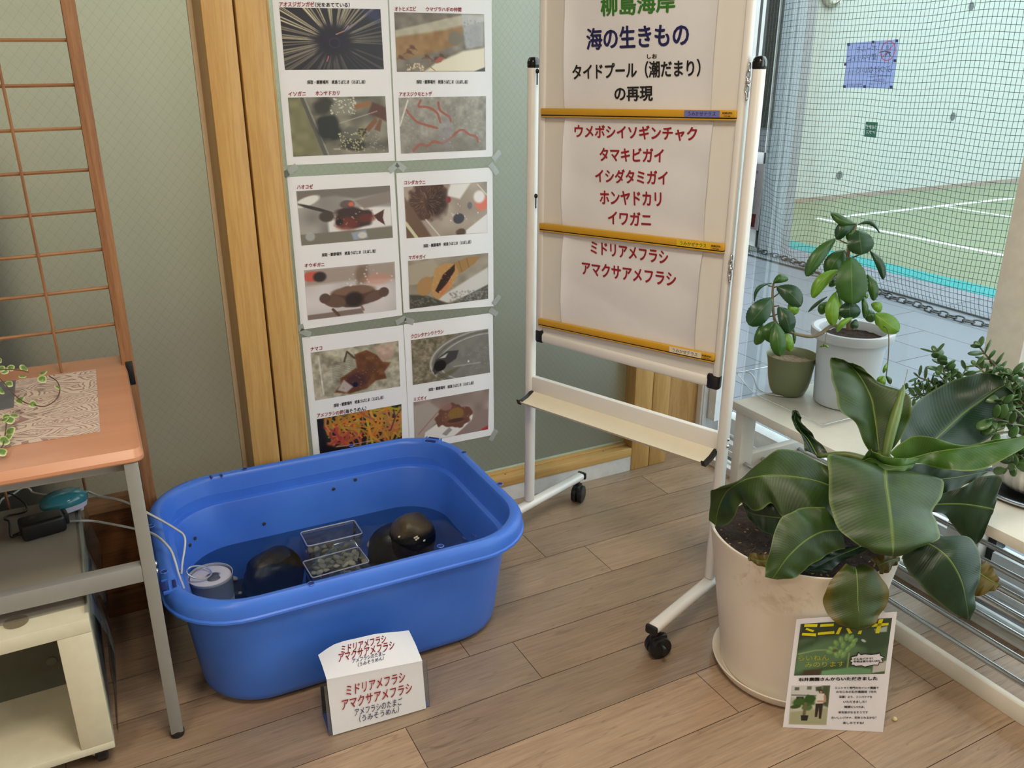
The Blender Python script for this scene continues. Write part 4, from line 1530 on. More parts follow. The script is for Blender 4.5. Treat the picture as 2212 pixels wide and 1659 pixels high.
for txt, a, b, h_, dst in (('ミドリアメフラシ', (737, 1404), (834, 1379), 17, 1), ('アマクサアメフラシ', (731, 1421), (852, 1392), 19, 1), ('アメフラシのたまご', (761, 1428), (833, 1409), 10, 0), ('（うみそうめん）', (773, 1436), (829, 1421), 9, 0)):
    tmp = MB()
    write(tmp, txt, a, b, h_, on_flap, 0.02 if dst else 0.01, 0)
    out = MB()
    drape(tmp, out)
    obj('lettering', out, INK_RED if dst else INK_NAVY, sg, label='red lettering' if dst else 'navy blue lettering')
AX = clear('acrylic', (222, 226, 230), rough=0.04, gloss=2.0, body=0.08)
b0, b1 = SB0 - du * 0.008 - dn * 0.002, SB1 + du * 0.010 - dn * 0.002
b0[2] = b1[2] = 0.0
up = np.array([0, 0, 1.0])
mb = MB()
mb.prism([tuple(b0), tuple(b0 - dn * 0.003), tuple(b0 - dn * 0.012 + up * 0.13), tuple(b0 - dn * 0.009 + up * 0.13)], tuple(b1 - b0))
mb.prism([tuple(b0), tuple(b0 + up * 0.0025), tuple(b0 - dn * 0.075 + up * 0.0025), tuple(b0 - dn * 0.075)], tuple(b1 - b0))
mb.prism([tuple(b0 - dn * 0.072), tuple(b0 - dn * 0.075), tuple(b0 - dn * 0.07 + up * 0.085), tuple(b0 - dn * 0.067 + up * 0.085)], tuple(b1 - b0))
obj('acrylic_stand', mb, AX, sg)
# ================================================================ POSTERS TAPED TO THE RIGHT HAND GLASS
PRINT = attr_mat('photo_print', 0.32, 0.5)
SHEET = mat('poster_paper', (234, 235, 240), 0.38, mottle=0.01)
TAPE = clear('adhesive_tape', (228, 234, 230), rough=0.25, gloss=1.5, body=0.38)
PY = GRY - 0.0025
P5 = Plane((0, PY, 0), (0, -1, 0))
CAPT = '採取・観察場所　姥島うばじま（えぼし岩）'


def poster(label, corners, pics, reds, blacks, tapes, lift=0.0):
    cs = [P5(*c, lift) if len(c) == 2 else np.array(c) - np.array([0, lift, 0]) for c in corners]
    t = thing('poster', label, 'poster', tuple(sum(cs) / 4), 'sea creature photo sheets taped to the glass')
    G = []
    for v in np.linspace(0, 1, 13):
        row = []
        for u in np.linspace(0, 1, 9):
            p = (cs[0] * (1 - u) + cs[1] * u) * (1 - v) + (cs[3] * (1 - u) + cs[2] * u) * v
            row.append(tuple(p))
        G.append(row)
    obj('sheet', MB().grid(G, True), SHEET, t)
    for pic, c in pics:
        photo(t, pic, c, PRINT, 0.0006 + lift, pf=P5)
    for lines, m, lb in ((reds, INK_RED, 'red lettering'), (blacks, INK_BLACK, 'black lettering')):
        for s, a, b, h in lines:
            obj('lettering', write(MB(), s, a, b, h, P5, 0.025, 0.0012 + lift), m, t, label=lb)
    for x, y, ang, ln in tapes:
        c = P5(x, y, 0.0016 + lift)
        a = math.radians(ang)
        d1, d2 = np.array([math.cos(a), 0, math.sin(a)]), np.array([-math.sin(a), 0, math.cos(a)])
        q = [tuple(c + d1 * i * ln / 2 + d2 * j * 0.0085) for i, j in ((-1, -1), (1, -1), (1, 1), (-1, 1))]
        obj('tape', MB().prism(q, (0, -0.0003, 0)), TAPE, t)
    return t


def pic(seed, c, w=124, h=78):
    return Pic(w, h, c, seed)


# sea urchin spines
p = pic(1, (38, 32, 40), 230, 145)
ang = np.arctan2((p.y - .53) * .63, p.x - .5)
rad = np.hypot((p.y - .53) * .63, p.x - .5)
r_ = np.random.default_rng(4)
sp = np.zeros(p.x.shape)
for k in range(110):
    a0 = r_.uniform(-math.pi, math.pi)
    w_ = r_.uniform(0.008, 0.022)
    d = np.abs(np.angle(np.exp(1j * (ang - a0)))) * np.maximum(rad, .05)
    sp = np.maximum(sp, np.clip(1.3 - d / w_ * 2.2, 0, 1) * np.clip((rad - r_.uniform(.12, .2)) * 14, 0, 1) * r_.uniform(.5, 1))
lit = np.clip(0.62 - 0.5 * (p.x - .45) - 0.7 * (p.y - .45), 0.25, 1)
p.lay(sp * lit, (226, 216, 176))
p.ell(.5, .52, .15, .22, (30, 18, 34), 0, .5, .9, .3).ell(.51, .56, .06, .09, (52, 34, 62), 0, .2).ell(.51, .56, .045, .065, (24, 14, 28), 0, .2)
p.line([(.53, .42), (.62, .36), (.66, .28)], .008, (190, 140, 120)).line([(.62, .36), (.7, .25)], .006, (120, 120, 190)).line([(.42, .86), (.44, .78)], .008, (200, 100, 120))
p.poly([(.82, .0), (1, 0), (1, .25), (.86, .14)], (60, 60, 110), .1, .6)
A1 = p
# crab and hermit crab in a bag
p = pic(2, (122, 118, 104)).noise(9, 6, 26)
p.poly([(0, 0), (.12, 0), (.3, 1), (0, 1)], (126, 124, 92), .06).noise(14, 9, 12)
p.line([(.13, -.05), (.34, 1.05)], .035, (92, 88, 82)).line([(.16, 0), (.36, 1)], .012, (150, 148, 140))
p.ell(.34, .16, .12, .12, (50, 46, 40), -20, .5, .9, .4).ell(.38, .52, .13, .24, (36, 38, 34), 10, .4, .95, .5).ell(.55, .16, .13, .15, (136, 136, 124), 0, .4, .9, .4).dots(60, (.42, .02, .68, .3), .008, (214, 210, 190))
p.poly([(.66, .14), (.82, .08), (.84, .16), (.68, .22)], (148, 102, 60)).poly([(.86, .1), (1, .2), (1, .45), (.9, .36), (.8, .3)], (92, 56, 40), .04).poly([(.76, .56), (.88, .36), (.9, .44), (.8, .62)], (128, 86, 54)).poly([(.86, .58), (.92, .4), (.95, .42), (.92, .62)], (120, 80, 52))
p.ell(.6, .66, .1, .16, (96, 96, 86), 0, .3, .8, .4).ell(.62, .84, .16, .1, (52, 50, 40), 0, .4, .9, .5).dots(90, (.48, .6, .76, .96), .007, (196, 190, 150)).ell(.72, .62, .045, .1, (150, 140, 90), 0, .4, .8).dots(40, (.69, .55, .77, .7), .007, (40, 38, 34))
p.line([(.5, .45), (.9, .26)], .006, (178, 176, 168)).line([(.42, .9), (.48, .9)], .008, (190, 190, 186)).dots(30, (.78, .62, .95, .98), .006, (160, 160, 158))
A2 = p
# shrimp in a tray
p = pic(3, (124, 116, 104)).noise(12, 7, 16)
p.poly([(0, .3), (.75, .02), (1, 0), (1, .12), (.55, .3), (0, .42)], (176, 170, 152), .03).poly([(0, .42), (.55, .28), (.75, .2), (.72, .5), (.5, .62), (.3, .72), (0, .8)], (150, 116, 74), .06).noise(18, 12, 14)
p.ell(.66, .42, .08, .12, (122, 112, 96), 0, .3).poly([(.3, 1), (.42, .86), (.75, .64), (1, .58), (1, 1)], (226, 220, 200), .04).poly([(.86, 1), (1, .92), (1, 1)], (70, 70, 66))
p.poly([(.74, 0), (1, .04), (.98, .56), (.78, .6)], (196, 204, 216), .04, .55).dots(40, (.76, .1, .98, .55), .012, (150, 158, 166))
for a in ((.18, .58), (.05, .75), (.34, .74), (.14, .66), (.5, .72), (.44, .78)):
    p.ell(a[0], a[1], .03, .03, (92, 58, 44), 30, .6, .8, .5).line([(a[0] - .06, a[1] + .04), a, (a[0] + .05, a[1] + .05)], .006, (96, 62, 48))
p.line([(.34, .74), (.37, .92), (.42, .98)], .006, (140, 96, 66)).ell(.47, .8, .05, .04, (166, 92, 78), -30, .4).dots(30, (.1, .86, .3, .99), .008, (222, 204, 170))
B1 = p
# brittle star
p = pic(4, (150, 146, 138)).noise(16, 10, 18).noise(40, 26, 9)
p.ell(.5, .9, .5, .2, (118, 112, 104), 0, .8, .6)
for q in ([(.08, .22), (.18, .42), (.3, .5), (.42, .56)], [(.24, .06), (.22, .16), (.32, .18), (.42, .28), (.46, .46)], [(.44, .1), (.46, .24), (.56, .36), (.58, .44)], [(.14, .96), (.22, .84), (.3, .88), (.38, .8), (.48, .84), (.58, .74), (.7, .6), (.8, .7), (.88, .74), (.9, .84)]):
    p.line([tuple(k) for k in crom(q, 24)], .018, (150, 76, 60)).line([tuple(k) for k in crom(q, 24)], .006, (176, 104, 84))
p.ell(.52, .66, .08, .3, (150, 148, 160), 0, .7, .45).line([(.1, .05), (.0, .5)], .012, (222, 222, 216)).dots(70, (0, 0, 1, 1), .008, (182, 180, 172), .5)
B2 = p
# wasp fish
p = pic(5, (150, 146, 142)).noise(7, 4, 22)
p.poly([(0, 0), (1, 0), (1, .12), (.6, .2), (.4, .12), (0, .2)], (120, 112, 106), .05).ell(.1, .2, .14, .08, (226, 226, 222), -20, .3).ell(.18, .34, .2, .03, (60, 56, 54), 20, .5)
p.poly([(.3, .48), (.7, .36), (1, .4), (1, .76), (.3, .84)], (226, 224, 224), .05).poly([(0, .8), (1, .78), (1, 1), (0, 1)], (122, 118, 106), .02).poly([(.6, .24), (1, .1), (1, .32), (.7, .4)], (140, 128, 122), .04)
p.ell(.29, .5, .08, .1, (74, 64, 58), 0, .3).ell(.58, .56, .21, .2, (58, 36, 32), 4, .25, .97, .4).ell(.5, .66, .12, .12, (128, 52, 38), 0, .6, .7).ell(.72, .58, .1, .08, (110, 48, 36), 0, .5, .8).poly([(.8, .54), (.92, .44), (.9, .6), (.92, .74), (.84, .64)], (78, 40, 36))
p.ell(.52, .3, .08, .08, (86, 66, 62), 0, .3, .8).ell(.56, .3, .03, .04, (206, 106, 84), 0, .4).ell(.42, .62, .04, .06, (40, 30, 30), 0, .3).poly([(.54, .84), (.7, .8), (.72, .96), (.56, .98)], (150, 160, 178), .03).ell(.66, .9, .05, .06, (206, 202, 196), 0, .3)
p.ell(.1, .85, .05, .08, (176, 180, 186), 0, .3, .8).dots(20, (.35, .4, .8, .7), .008, (176, 150, 136))
C1 = p
# fan crab
p = pic(6, (206, 200, 202)).noise(5, 3, 14)
p.poly([(0, 0), (1, 0), (1, .34), (.5, .3), (0, .32)], (164, 150, 142), .06).ell(.08, .14, .1, .1, (196, 92, 80), 0, .4).ell(.16, .16, .07, .1, (50, 42, 44), 0, .4).ell(.62, .2, .08, .22, (120, 98, 80), 0, .5, .8, .4).ell(.8, .32, .16, .12, (196, 140, 124), 0, .7, .7)
p.poly([(.0, .9), (.6, .88), (.62, .99), (0, 1)], (128, 112, 106), .02).ell(.52, .62, .27, .22, (84, 60, 52), 0, .12, .98, .12).ell(.52, .5, .24, .09, (128, 98, 82), 0, .3, .9).ell(.52, .68, .1, .15, (46, 34, 34), 0, .4)
p.ell(.3, .68, .13, .12, (104, 78, 68), 20, .15).ell(.76, .66, .13, .1, (104, 78, 68), -20, .15).ell(.86, .6, .06, .1, (92, 70, 62), 0, .2).ell(.2, .6, .06, .1, (92, 70, 62), 0, .2).line([(.28, .84), (.34, .97)], .025, (96, 66, 62)).line([(.6, .85), (.62, .92)], .02, (140, 110, 106)).dots(18, (.3, .05, 1, .4), .01, (226, 220, 216), .7)
C2 = p
# urchin with short spines
p = pic(7, (166, 152, 140)).noise(6, 4, 16)
p.poly([(.55, 0), (.8, 0), (.66, .3), (.5, .22)], (226, 224, 222), .04).ell(.26, .28, .21, .42, (78, 50, 36), 30, .2, .97, .3).ell(.38, .34, .12, .3, (54, 36, 30), 0, .5, .8, .3)
r_ = np.random.default_rng(3)
for k in range(120):
    a, d = r_.uniform(0, 6.3), r_.uniform(.02, .2)
    x, y = .26 + d * math.cos(a), .3 + d * 1.7 * math.sin(a)
    p.line([(x, y), (x + .03 * math.cos(a), y + .05 * math.sin(a))], .004, (150, 112, 84), .7)
p.poly([(0, .2), (.12, .5), (.3, 1), (0, 1)], (110, 84, 66), .04).line([(.0, .7), (.12, 1)], .03, (206, 206, 170)).line([(.24, .66), (.4, 1)], .012, (206, 206, 200)).ell(.52, .3, .03, .06, (140, 60, 56), 0, .3).ell(.93, .4, .08, .16, (216, 120, 100), 0, .3).ell(.9, .28, .07, .12, (232, 226, 226), 0, .4).ell(.64, .68, .07, .1, (70, 70, 78), -20, .2)
p.poly([(.66, 1), (1, .62), (1, 1)], (228, 226, 228), .02).ell(.66, .95, .06, .07, (84, 62, 52), 0, .4, .9, .4).line([(.88, .04), (1, .26)], .008, (220, 216, 208)).ell(.78, .44, .03, .07, (110, 106, 110), 0, .4).dots(12, (.5, .3, .9, .8), .007, (226, 222, 216))
D1 = p
# conch
p = pic(8, (152, 142, 128)).noise(9, 6, 18)
p.poly([(0, .1), (.3, .0), (.4, .3), (.1, .5), (0, .5)], (170, 160, 142), .03).poly([(.35, .85), (1, .3), (1, .75), (.4, 1)], (206, 202, 200), .04).poly([(0, .7), (.2, .75), (.5, 1), (0, 1)], (74, 72, 66), .04).poly([(.5, 1), (1, .68), (1, 1)], (88, 86, 82), .03)
p.dots(140, (.5, .75, 1, 1), .01, (142, 140, 136), .7).dots(60, (0, .75, .35, 1), .01, (120, 118, 106), .7)
p.poly([(.55, .14), (.75, .04), (.9, .06), (.82, .2), (.66, .36), (.56, .38)], (158, 122, 76), .02).line([(.62, .1), (.66, .34)], .006, (118, 86, 52)).line([(.72, .06), (.75, .26)], .006, (118, 86, 52))
p.ell(.2, .56, .1, .2, (170, 132, 86), 20, .15).poly([(.27, .6), (.33, .2), (.45, .12), (.57, .16), (.62, .34), (.52, .66), (.36, .88), (.28, .78)], (184, 142, 92), .02).poly([(.32, .68), (.42, .36), (.57, .16), (.57, .3), (.46, .58), (.36, .74)], (54, 34, 28), .015).poly([(.36, .74), (.5, .5), (.54, .44), (.5, .62), (.4, .8)], (196, 124, 84), .02)
p.dots(40, (.27, .2, .6, .8), .008, (206, 170, 120), .5)
D2 = p
# sea cucumber
p = pic(9, (164, 158, 140)).noise(16, 10, 30).noise(40, 24, 14)
for k in range(12):
    p.line([(.22, .3 + k * .035), (.46, .27 + k * .035)], .006, (104, 104, 100), .8)
p.line([(.08, .1), (.1, .9)], .012, (206, 204, 196)).line([(.36, .28), (.4, .08), (.48, .24)], .018, (76, 72, 60)).poly([(.7, .06), (.95, .02), (.94, .3), (.8, .4)], (186, 160, 148), .05)
p.poly([(.3, .62), (.5, .44), (.48, .16), (.62, .1), (.74, .24), (.8, .4), (.9, .44), (.82, .62), (.84, .78), (.72, .78), (.6, .92), (.4, .98), (.22, .9), (.3, .76)], (110, 70, 44), .03).noise(22, 14, 16).ell(.48, .72, .14, .16, (66, 40, 46), -20, .6, .8).ell(.66, .5, .08, .12, (84, 52, 38), 0, .6, .7)
p.poly([(.26, .86), (.34, .66), (.44, .84), (.36, .94)], (176, 164, 160), .03).ell(.47, .8, .03, .05, (20, 20, 50), 0, .4).dots(50, (.3, .2, .85, .9), .006, (166, 120, 80), .6)
E1 = p
# sea hare eggs
p = pic(10, (44, 40, 40))
r_ = np.random.default_rng(8)
for k in range(150):
    x, y = r_.uniform(.08, 1.0), r_.uniform(.0, .82)
    a = r_.uniform(-.6, 2.2)
    L_ = r_.uniform(.1, .3)
    red = x < .5 and y > .3 + x * .4
    c = (206, 96 + r_.uniform(-20, 30), 74) if red else (214, 160 + r_.uniform(-34, 20), 58 + r_.uniform(-20, 30))
    q = crom([(x - L_ * math.cos(a) / 2, y - L_ * math.sin(a)), (x + r_.uniform(-.04, .04), y + r_.uniform(-.04, .04)), (x + L_ * math.cos(a) / 2, y + L_ * math.sin(a))], 8)
    p.line([tuple(z) for z in q], r_.uniform(.012, .028), tuple(v * r_.uniform(.7, 1) for v in c), .95)
p.poly([(0, 0), (.08, 0), (.06, .4), (.1, .7), (.2, .8), (.5, .88), (1, .86), (1, 1), (0, 1)], (30, 28, 34), .06).line([(.2, .78), (.35, .8), (.6, .78)], .006, (216, 206, 190)).line([(.9, .1), (.92, .3), (.86, .6)], .014, (84, 52, 62)).line([(.92, .3), (1, .1)], .01, (84, 52, 62))
E2 = p
# sea slug in a glass dish
p = pic(11, (126, 118, 100)).noise(30, 20, 26).noise(60, 40, 14)
p.ell(.95, .56, .72, .62, (122, 120, 116), 0, .04).noise(20, 12, 7)
for r in (.62, .57, .52):
    k_ = p.w / p.h
    dd = np.abs(np.sqrt(((p.x - .95) / r / 1.16) ** 2 + ((p.y - .62) / r) ** 2) - 1)
    p.lay(np.clip(1 - dd / .03, 0, 1) * .8, (206, 204, 196) if r != .57 else (84, 82, 78))
p.poly([(.25, .74), (.3, .52), (.44, .36), (.6, .38), (.56, .56), (.4, .7), (.28, .86)], (62, 62, 64), .02).ell(.35, .66, .08, .12, (18, 18, 20), -30, .2).poly([(.34, .5), (.46, .4), (.42, .5)], (190, 192, 190), .015)
p.poly([(.3, .88), (.62, .74), (.5, .9), (.3, 1)], (96, 92, 72), .04, .8).dots(60, (.7, .3, 1, .9), .006, (160, 158, 158), .5).ell(.72, .66, .012, .02, (226, 226, 226), 0, .3)
for k in range(26):
    p.line([(.52 + k * .014, .74), (.526 + k * .014, .72)], .005, (196, 196, 194), .8)
F1 = p
# bubble shell
p = pic(12, (146, 130, 124)).noise(7, 5, 20)
p.poly([(0, .1), (.2, .05), (.4, .4), (.1, .9), (0, .9)], (166, 156, 148), .05).line([(.05, .8), (.3, .35), (.42, .3)], .008, (166, 90, 86)).poly([(.12, .96), (.14, .78), (.34, .58), (.78, .56), (.76, .76), (.52, 1), (.3, 1)], (222, 220, 216), .02).poly([(.36, .9), (.46, .76), (.5, .84), (.42, .96)], (150, 146, 146), .02).poly([(.54, 1), (.9, .5), (1, .5), (1, 1)], (140, 120, 116), .04)
p.ell(.53, .52, .22, .3, (104, 68, 58), 0, .1, .98, .45).ell(.53, .52, .15, .2, (120, 84, 64), 0, .3, .9, .3).ell(.55, .46, .1, .15, (136, 104, 60), 0, .15).ell(.55, .62, .11, .05, (72, 46, 44), 0, .4, .9)
for k in range(6):
    p.line([(.47 + k * .03, .34), (.47 + k * .03, .56)], .003, (112, 84, 50), .7)
p.ell(.42, .24, .08, .1, (150, 116, 112), 20, .3, .8).dots(16, (.3, .25, .75, .85), .01, (150, 108, 96), .7).poly([(.9, .96), (1, .9), (1, 1), (.92, 1)], (170, 50, 60), .02)
F2 = p

bl, br = P5(620, 357), P5(853, 347)
UP = np.array([0, 0, 0.432])
poster('top left photo sheet with the dark spiny sea urchin picture', [bl + UP, br + UP, br, bl],
       [(A1, ((603.4, 15.7), (821.7, 19.8), (829.3, 149.7), (615.6, 151))), (A2, ((621.8, 211), (832, 207.5), (839.9, 329.5), (633.8, 338.5)))],
       [('アオスジガンガゼ', (602.9, 9), (678.8, 9), 11), ('イソガニ', (623, 203), (661, 202), 10), ('ホンヤドカリ', (682, 201.5), (733, 200.7), 10)],
       [('（光をあてている）', (680.7, 10.3), (755.8, 10.8), 10.5), (CAPT, (663.6, 177.6), (789.2, 176.8), 8.7)],
       [(627, 369, 32, 0.044), (598, 352, 75, 0.04)])
bl, br = P5(856, 348), P5(1064, 338)
poster('top right photo sheet with shrimp and red brittle star pictures', [bl + UP, br + UP, br, bl],
       [(B1, ((851.6, 26.3), (1045.5, 30.6), (1048.2, 154.6), (857.5, 155))), (B2, ((861, 211), (1049.8, 207.5), (1049.8, 324), (866.5, 332)))],
       [('オトヒメエビ', (853, 19), (899, 19), 10), ('ウマヅラハギの仲間', (920, 19.6), (996.7, 20.6), 10), ('アオスジクモヒトデ', (862.4, 203.4), (933.5, 202.6), 10)],
       [(CAPT, (899.6, 176.8), (1011, 176.8), 8.7)],
       [(850, 362, 35, 0.034), (866, 360, -38, 0.032), (1073, 336, 45, 0.034), (1067, 365, -50, 0.04)], 0.0008)
poster('middle left photo sheet with wasp fish and brown crab pictures', [(620.1, 382.7), (851.4, 370.9), (869.2, 681), (650.3, 712.4)],
       [(C1, ((639.8, 412.9), (842.2, 400.8), (848.8, 513.6), (651.3, 530.6))), (C2, ((656.8, 583.8), (852.7, 565), (856.4, 669), (665.2, 692)))],
       [('ハオコゼ', (641.6, 403.7), (676.2, 402.7), 9.5), ('オウギガニ', (657.9, 573.4), (701, 571), 9)],
       [(CAPT, (695.4, 551), (812, 541.9), 8)],
       [(616, 372, -70, 0.03), (660, 719, -30, 0.034)])
poster('middle right photo sheet with short spined urchin and conch pictures', [(855.8, 374.1), (1063.8, 361.5), (1066.4, 661.3), (871.8, 675.7)],
       [(D1, ((872.4, 403.7), (1052, 392.4), (1052.7, 502.6), (878.4, 515))), (D2, ((881.5, 563.7), (1054.6, 546.4), (1054.6, 645.5), (885, 667.8)))],
       [('コシダカウニ', (873, 394.3), (919, 393.2), 9.5), ('マガキガイ', (882.8, 556.3), (919.6, 554), 9)],
       [(CAPT, (914.8, 531.4), (1017.9, 522.2), 8)],
       [(866, 692, 20, 0.034), (884, 693, -25, 0.032), (1073, 648, 48, 0.034), (1066, 674, -35, 0.034)], 0.0008)
tl, tr_ = P5(652, 729.5), P5(871, 702)
poster('bottom left photo sheet with sea cucumber and yellow noodle eggs', [tl, tr_, tr_ - UP + np.array([0.004, 0, 0]), tl - UP + np.array([0.004, 0, 0])],
       [(E1, ((671, 762), (860.6, 736), (864.5, 834.4), (681, 865.3))), (E2, ((684.4, 905.7), (867, 873), (869, 958), (692, 990)))],
       [('ナマコ', (671, 754.4), (696, 751.5), 9), ('アメフラシの卵', (684.9, 898), (741, 889.7), 9.5)],
       [(CAPT, (720.8, 876.3), (828.6, 858), 8), ('（海そうめん）', (742.6, 889.6), (791, 882), 9.5)],
       [(650, 708, -80, 0.02)])
poster('bottom right photo sheet with black sea slug in a glass dish', [(872, 700.6), (1064.5, 675.7), (1067.2, 939.2), (886, 975)],
       [(F1, ((888, 735), (1054.6, 709.8), (1058.5, 804.7), (892, 831.7))), (F2, ((893.3, 869), (1056.4, 840), (1054.6, 927.4), (896, 958)))],
       [('クロシタナシウミウシ', (888, 726.9), (958, 715.6), 9), ('ミズガイ', (893.9, 862.4), (921.6, 859), 8.5)],
       [(CAPT, (926, 842), (1023.6, 826.5), 7.5)],
       [(1066, 940, 55, 0.042)], 0.0008)

# ================================================================ WHITE BOARD STAND
WA = np.array([1.167, 2.100, 0.0])
WU = np.array([0.348, -0.938, 0.0]) / math.hypot(0.348, 0.938)
WN = np.array([WU[1], -WU[0], 0.0])
RW = Matrix(((WU[0], WN[0], 0), (WU[1], WN[1], 0), (0, 0, 1)))


def wp(u, n, z):
    return tuple(WA + WU * u + WN * n + np.array([0, 0, z]))


def wbox(u0, u1, n0, n1, z0, z1, bev=0.002, mb=None):
    return (mb or MB()).box(wp((u0 + u1) / 2, (n0 + n1) / 2, (z0 + z1) / 2), (abs(u1 - u0), abs(n1 - n0), abs(z1 - z0)), RW, bev)


WHT = mat('white_enamel', (228, 226, 222), 0.32, mottle=0.01)
ws = thing('whiteboard_stand', 'white mobile board stand on castors beside the posters', 'whiteboard stand', wp(0.31, 0, 0))
for uc, nm in ((-0.014, 'left'), (0.636, 'right')):
    po = obj('post', wbox(uc - 0.0125, uc + 0.0125, -0.028, 0.002, 0.100, 1.405, 0.008), WHT, ws, sharp=50)
    obj('post_cap', MB().rings([[wp(uc + 0.0135 * s * (1 if abs(a) < 9 else 1) * math.copysign(abs(math.cos(a)) ** .6, math.cos(a)), -0.013 + 0.016 * s * math.copysign(abs(math.sin(a)) ** .6, math.sin(a)), z) for a in np.linspace(0, 2 * math.pi, 28, endpoint=False)]
                                for s, z in ((0.9, 1.398), (1.0, 1.401), (1.0, 1.412), (0.9, 1.419), (0.62, 1.4245), (0.0, 1.426))]), mat('black_gloss', (16, 16, 17), 0.12, mottle=0), po)
    ft = obj('foot_bar', wbox(uc - 0.0165, uc + 0.0165, -0.285, 0.268, 0.076, 0.100, 0.009), WHT, ws, sharp=50)
    for n_, s in ((-0.285, -1), (0.268, 1)):
        obj('end_cap', wbox(uc - 0.0172, uc + 0.0172, n_ - 0.002 * s, n_ + 0.010 * s, 0.075, 0.1006, 0.009), M['black'], ft)
        nc = n_ - 0.022 * s
        an = 0.5 if s > 0 else -0.35
        Rc = RW @ Matrix.Rotation(an, 3, 'Z')
        cc = np.array(wp(uc + 0.006, nc, 0))
        ca = obj('caster', MB().lathe([(0.0, 0.076), (0.010, 0.076), (0.010, 0.062), (0.0, 0.062)], wp(uc, nc, 0), 16).box(tuple(cc + np.array([0, 0, 0.046])), (0.020, 0.046, 0.036), Rc, 0.008), M['black'], ft)
        for w_ in (-0.0105, 0.0105):
            c = cc + np.array(Rc @ Vector((w_, 0, 0.0302)))
            mb = MB()
            rr = []
            for r, x in ((0.0, -0.0095), (0.024, -0.0095), (0.0292, -0.007), (0.0300, 0.0), (0.0292, 0.007), (0.024, 0.0095), (0.0, 0.0095)):
                rr.append([tuple(c + np.array(Rc @ Vector((x, r * math.cos(a), r * math.sin(a))))) for a in np.linspace(0, 2 * math.pi, 30, endpoint=False)])
            mb.rings(rr)
            obj('wheel', mb, mat('wheel_black', (18, 18, 19), 0.45) if 'wheel_black' not in bpy.data.materials else bpy.data.materials['wheel_black'], ca)
        if s > 0:
            obj('brake_lever', MB().box(tuple(cc + np.array(Rc @ Vector((0.030, 0.006, 0.050)))), (0.026, 0.010, 0.005), Rc, 0.002).box(tuple(cc + np.array(Rc @ Vector((0.042, 0.006, 0.042)))), (0.005, 0.010, 0.020), Rc, 0.002), M['black'], ca)
# cross bar and pen tray
cbm_ = obj('cross_bar', wbox(-0.001, 0.6235, -0.024, -0.006, 0.478, 0.528, 0.003), WHT, ws)
G = []
for u in (-0.003, 0.6255):
    G.append([wp(u, -0.006, 0.482), wp(u, 0.020, 0.470), wp(u, 0.050, 0.463), wp(u, 0.056, 0.468), wp(u, 0.058, 0.467), wp(u, 0.052, 0.459), wp(u, 0.020, 0.466), wp(u, -0.006, 0.477)])
tr2 = obj('pen_tray', MB().rings(G, True, True), mat('tray_cream', (226, 218, 196), 0.4, mottle=0.02), ws, sharp=30)
for u0, u1 in ((-0.006, 0.006), (0.617, 0.629)):
    G = [[wp(u, -0.004, 0.484), wp(u, 0.020, 0.4725), wp(u, 0.050, 0.4655), wp(u, 0.058, 0.472), wp(u, 0.061, 0.471), wp(u, 0.054, 0.456), wp(u, 0.020, 0.463), wp(u, -0.004, 0.474)] for u in (u0, u1)]
    obj('tray_end_cap', MB().rings(G, True, True), M['black'], tr2, sharp=30)
for z in (0.497, 0.516):
    obj('bolt', MB().ball(wp(0.649, -0.013, z), (0.005, 0.005, 0.005), 2), M['chrome'], ws)
# board
BF = 0.0
bo = obj('board', wbox(0.040, 0.596, -0.016, BF - 0.002, 0.66, 1.80, 0.0), mat('board_face', (226, 224, 218), 0.3, mottle=0.005), ws)
fr = obj('board_frame', MB(), WHT, ws) if False else None
mb = MB()
wbox(0.0165, 0.0395, -0.019, BF + 0.003, 0.672, 1.82, 0.005, mb)
wbox(0.5965, 0.6145, -0.019, BF + 0.003, 0.672, 1.82, 0.005, mb)
wbox(0.034, 0.60, -0.019, BF + 0.003, 0.645, 0.676, 0.008, mb)
wbox(0.034, 0.60, -0.019, BF + 0.003, 1.795, 1.82, 0.005, mb)
obj('board_frame', mb, WHT, bo, sharp=50)
for u0, u1 in ((0.0150, 0.044), (0.581, 0.6155)):
    for z0, z1 in ((0.643, 0.684), (1.78, 1.822)):
        obj('corner_cap', wbox(u0, u1, -0.020, BF + 0.0045, z0, z1, 0.007), M['black'], bo)
# catch chains and pivot pins
for z0, z1 in ((1.335, 1.41), (0.925, 0.985)):
    mb = MB()
    for k in range(5):
        z = z0 + (z1 - z0) * (k + 0.5) / 5
        c = np.array(wp(0.6195, 0.001 + 0.002 * (k % 2), z))
        loop = []
        for a in np.linspace(0, 2 * math.pi, 12, endpoint=False):
            d = (WU if k % 2 else WN) * 0.0042
            loop.append(tuple(c + d * math.sin(a) + np.array([0, 0, 0.0095 * math.cos(a)])))
        mb.tube(loop, 0.0018, 6, False, True)
    mb.ball(wp(0.6195, 0.002, (z0 + z1) / 2), 0.006, 2)
    obj('catch_chain', mb, M['chrome'], ws, sharp=180)
for z in (1.39, 1.065):
    obj('pivot_pin', MB().ball(wp(0.009, -0.002, z), (0.005, 0.005, 0.007), 2).tube([wp(0.009, -0.002, z - 0.004), wp(0.009, -0.002, z - 0.034)], 0.0018, 6), M['black'], ws)

PB = Plane(wp(0, BF, 0), WN)


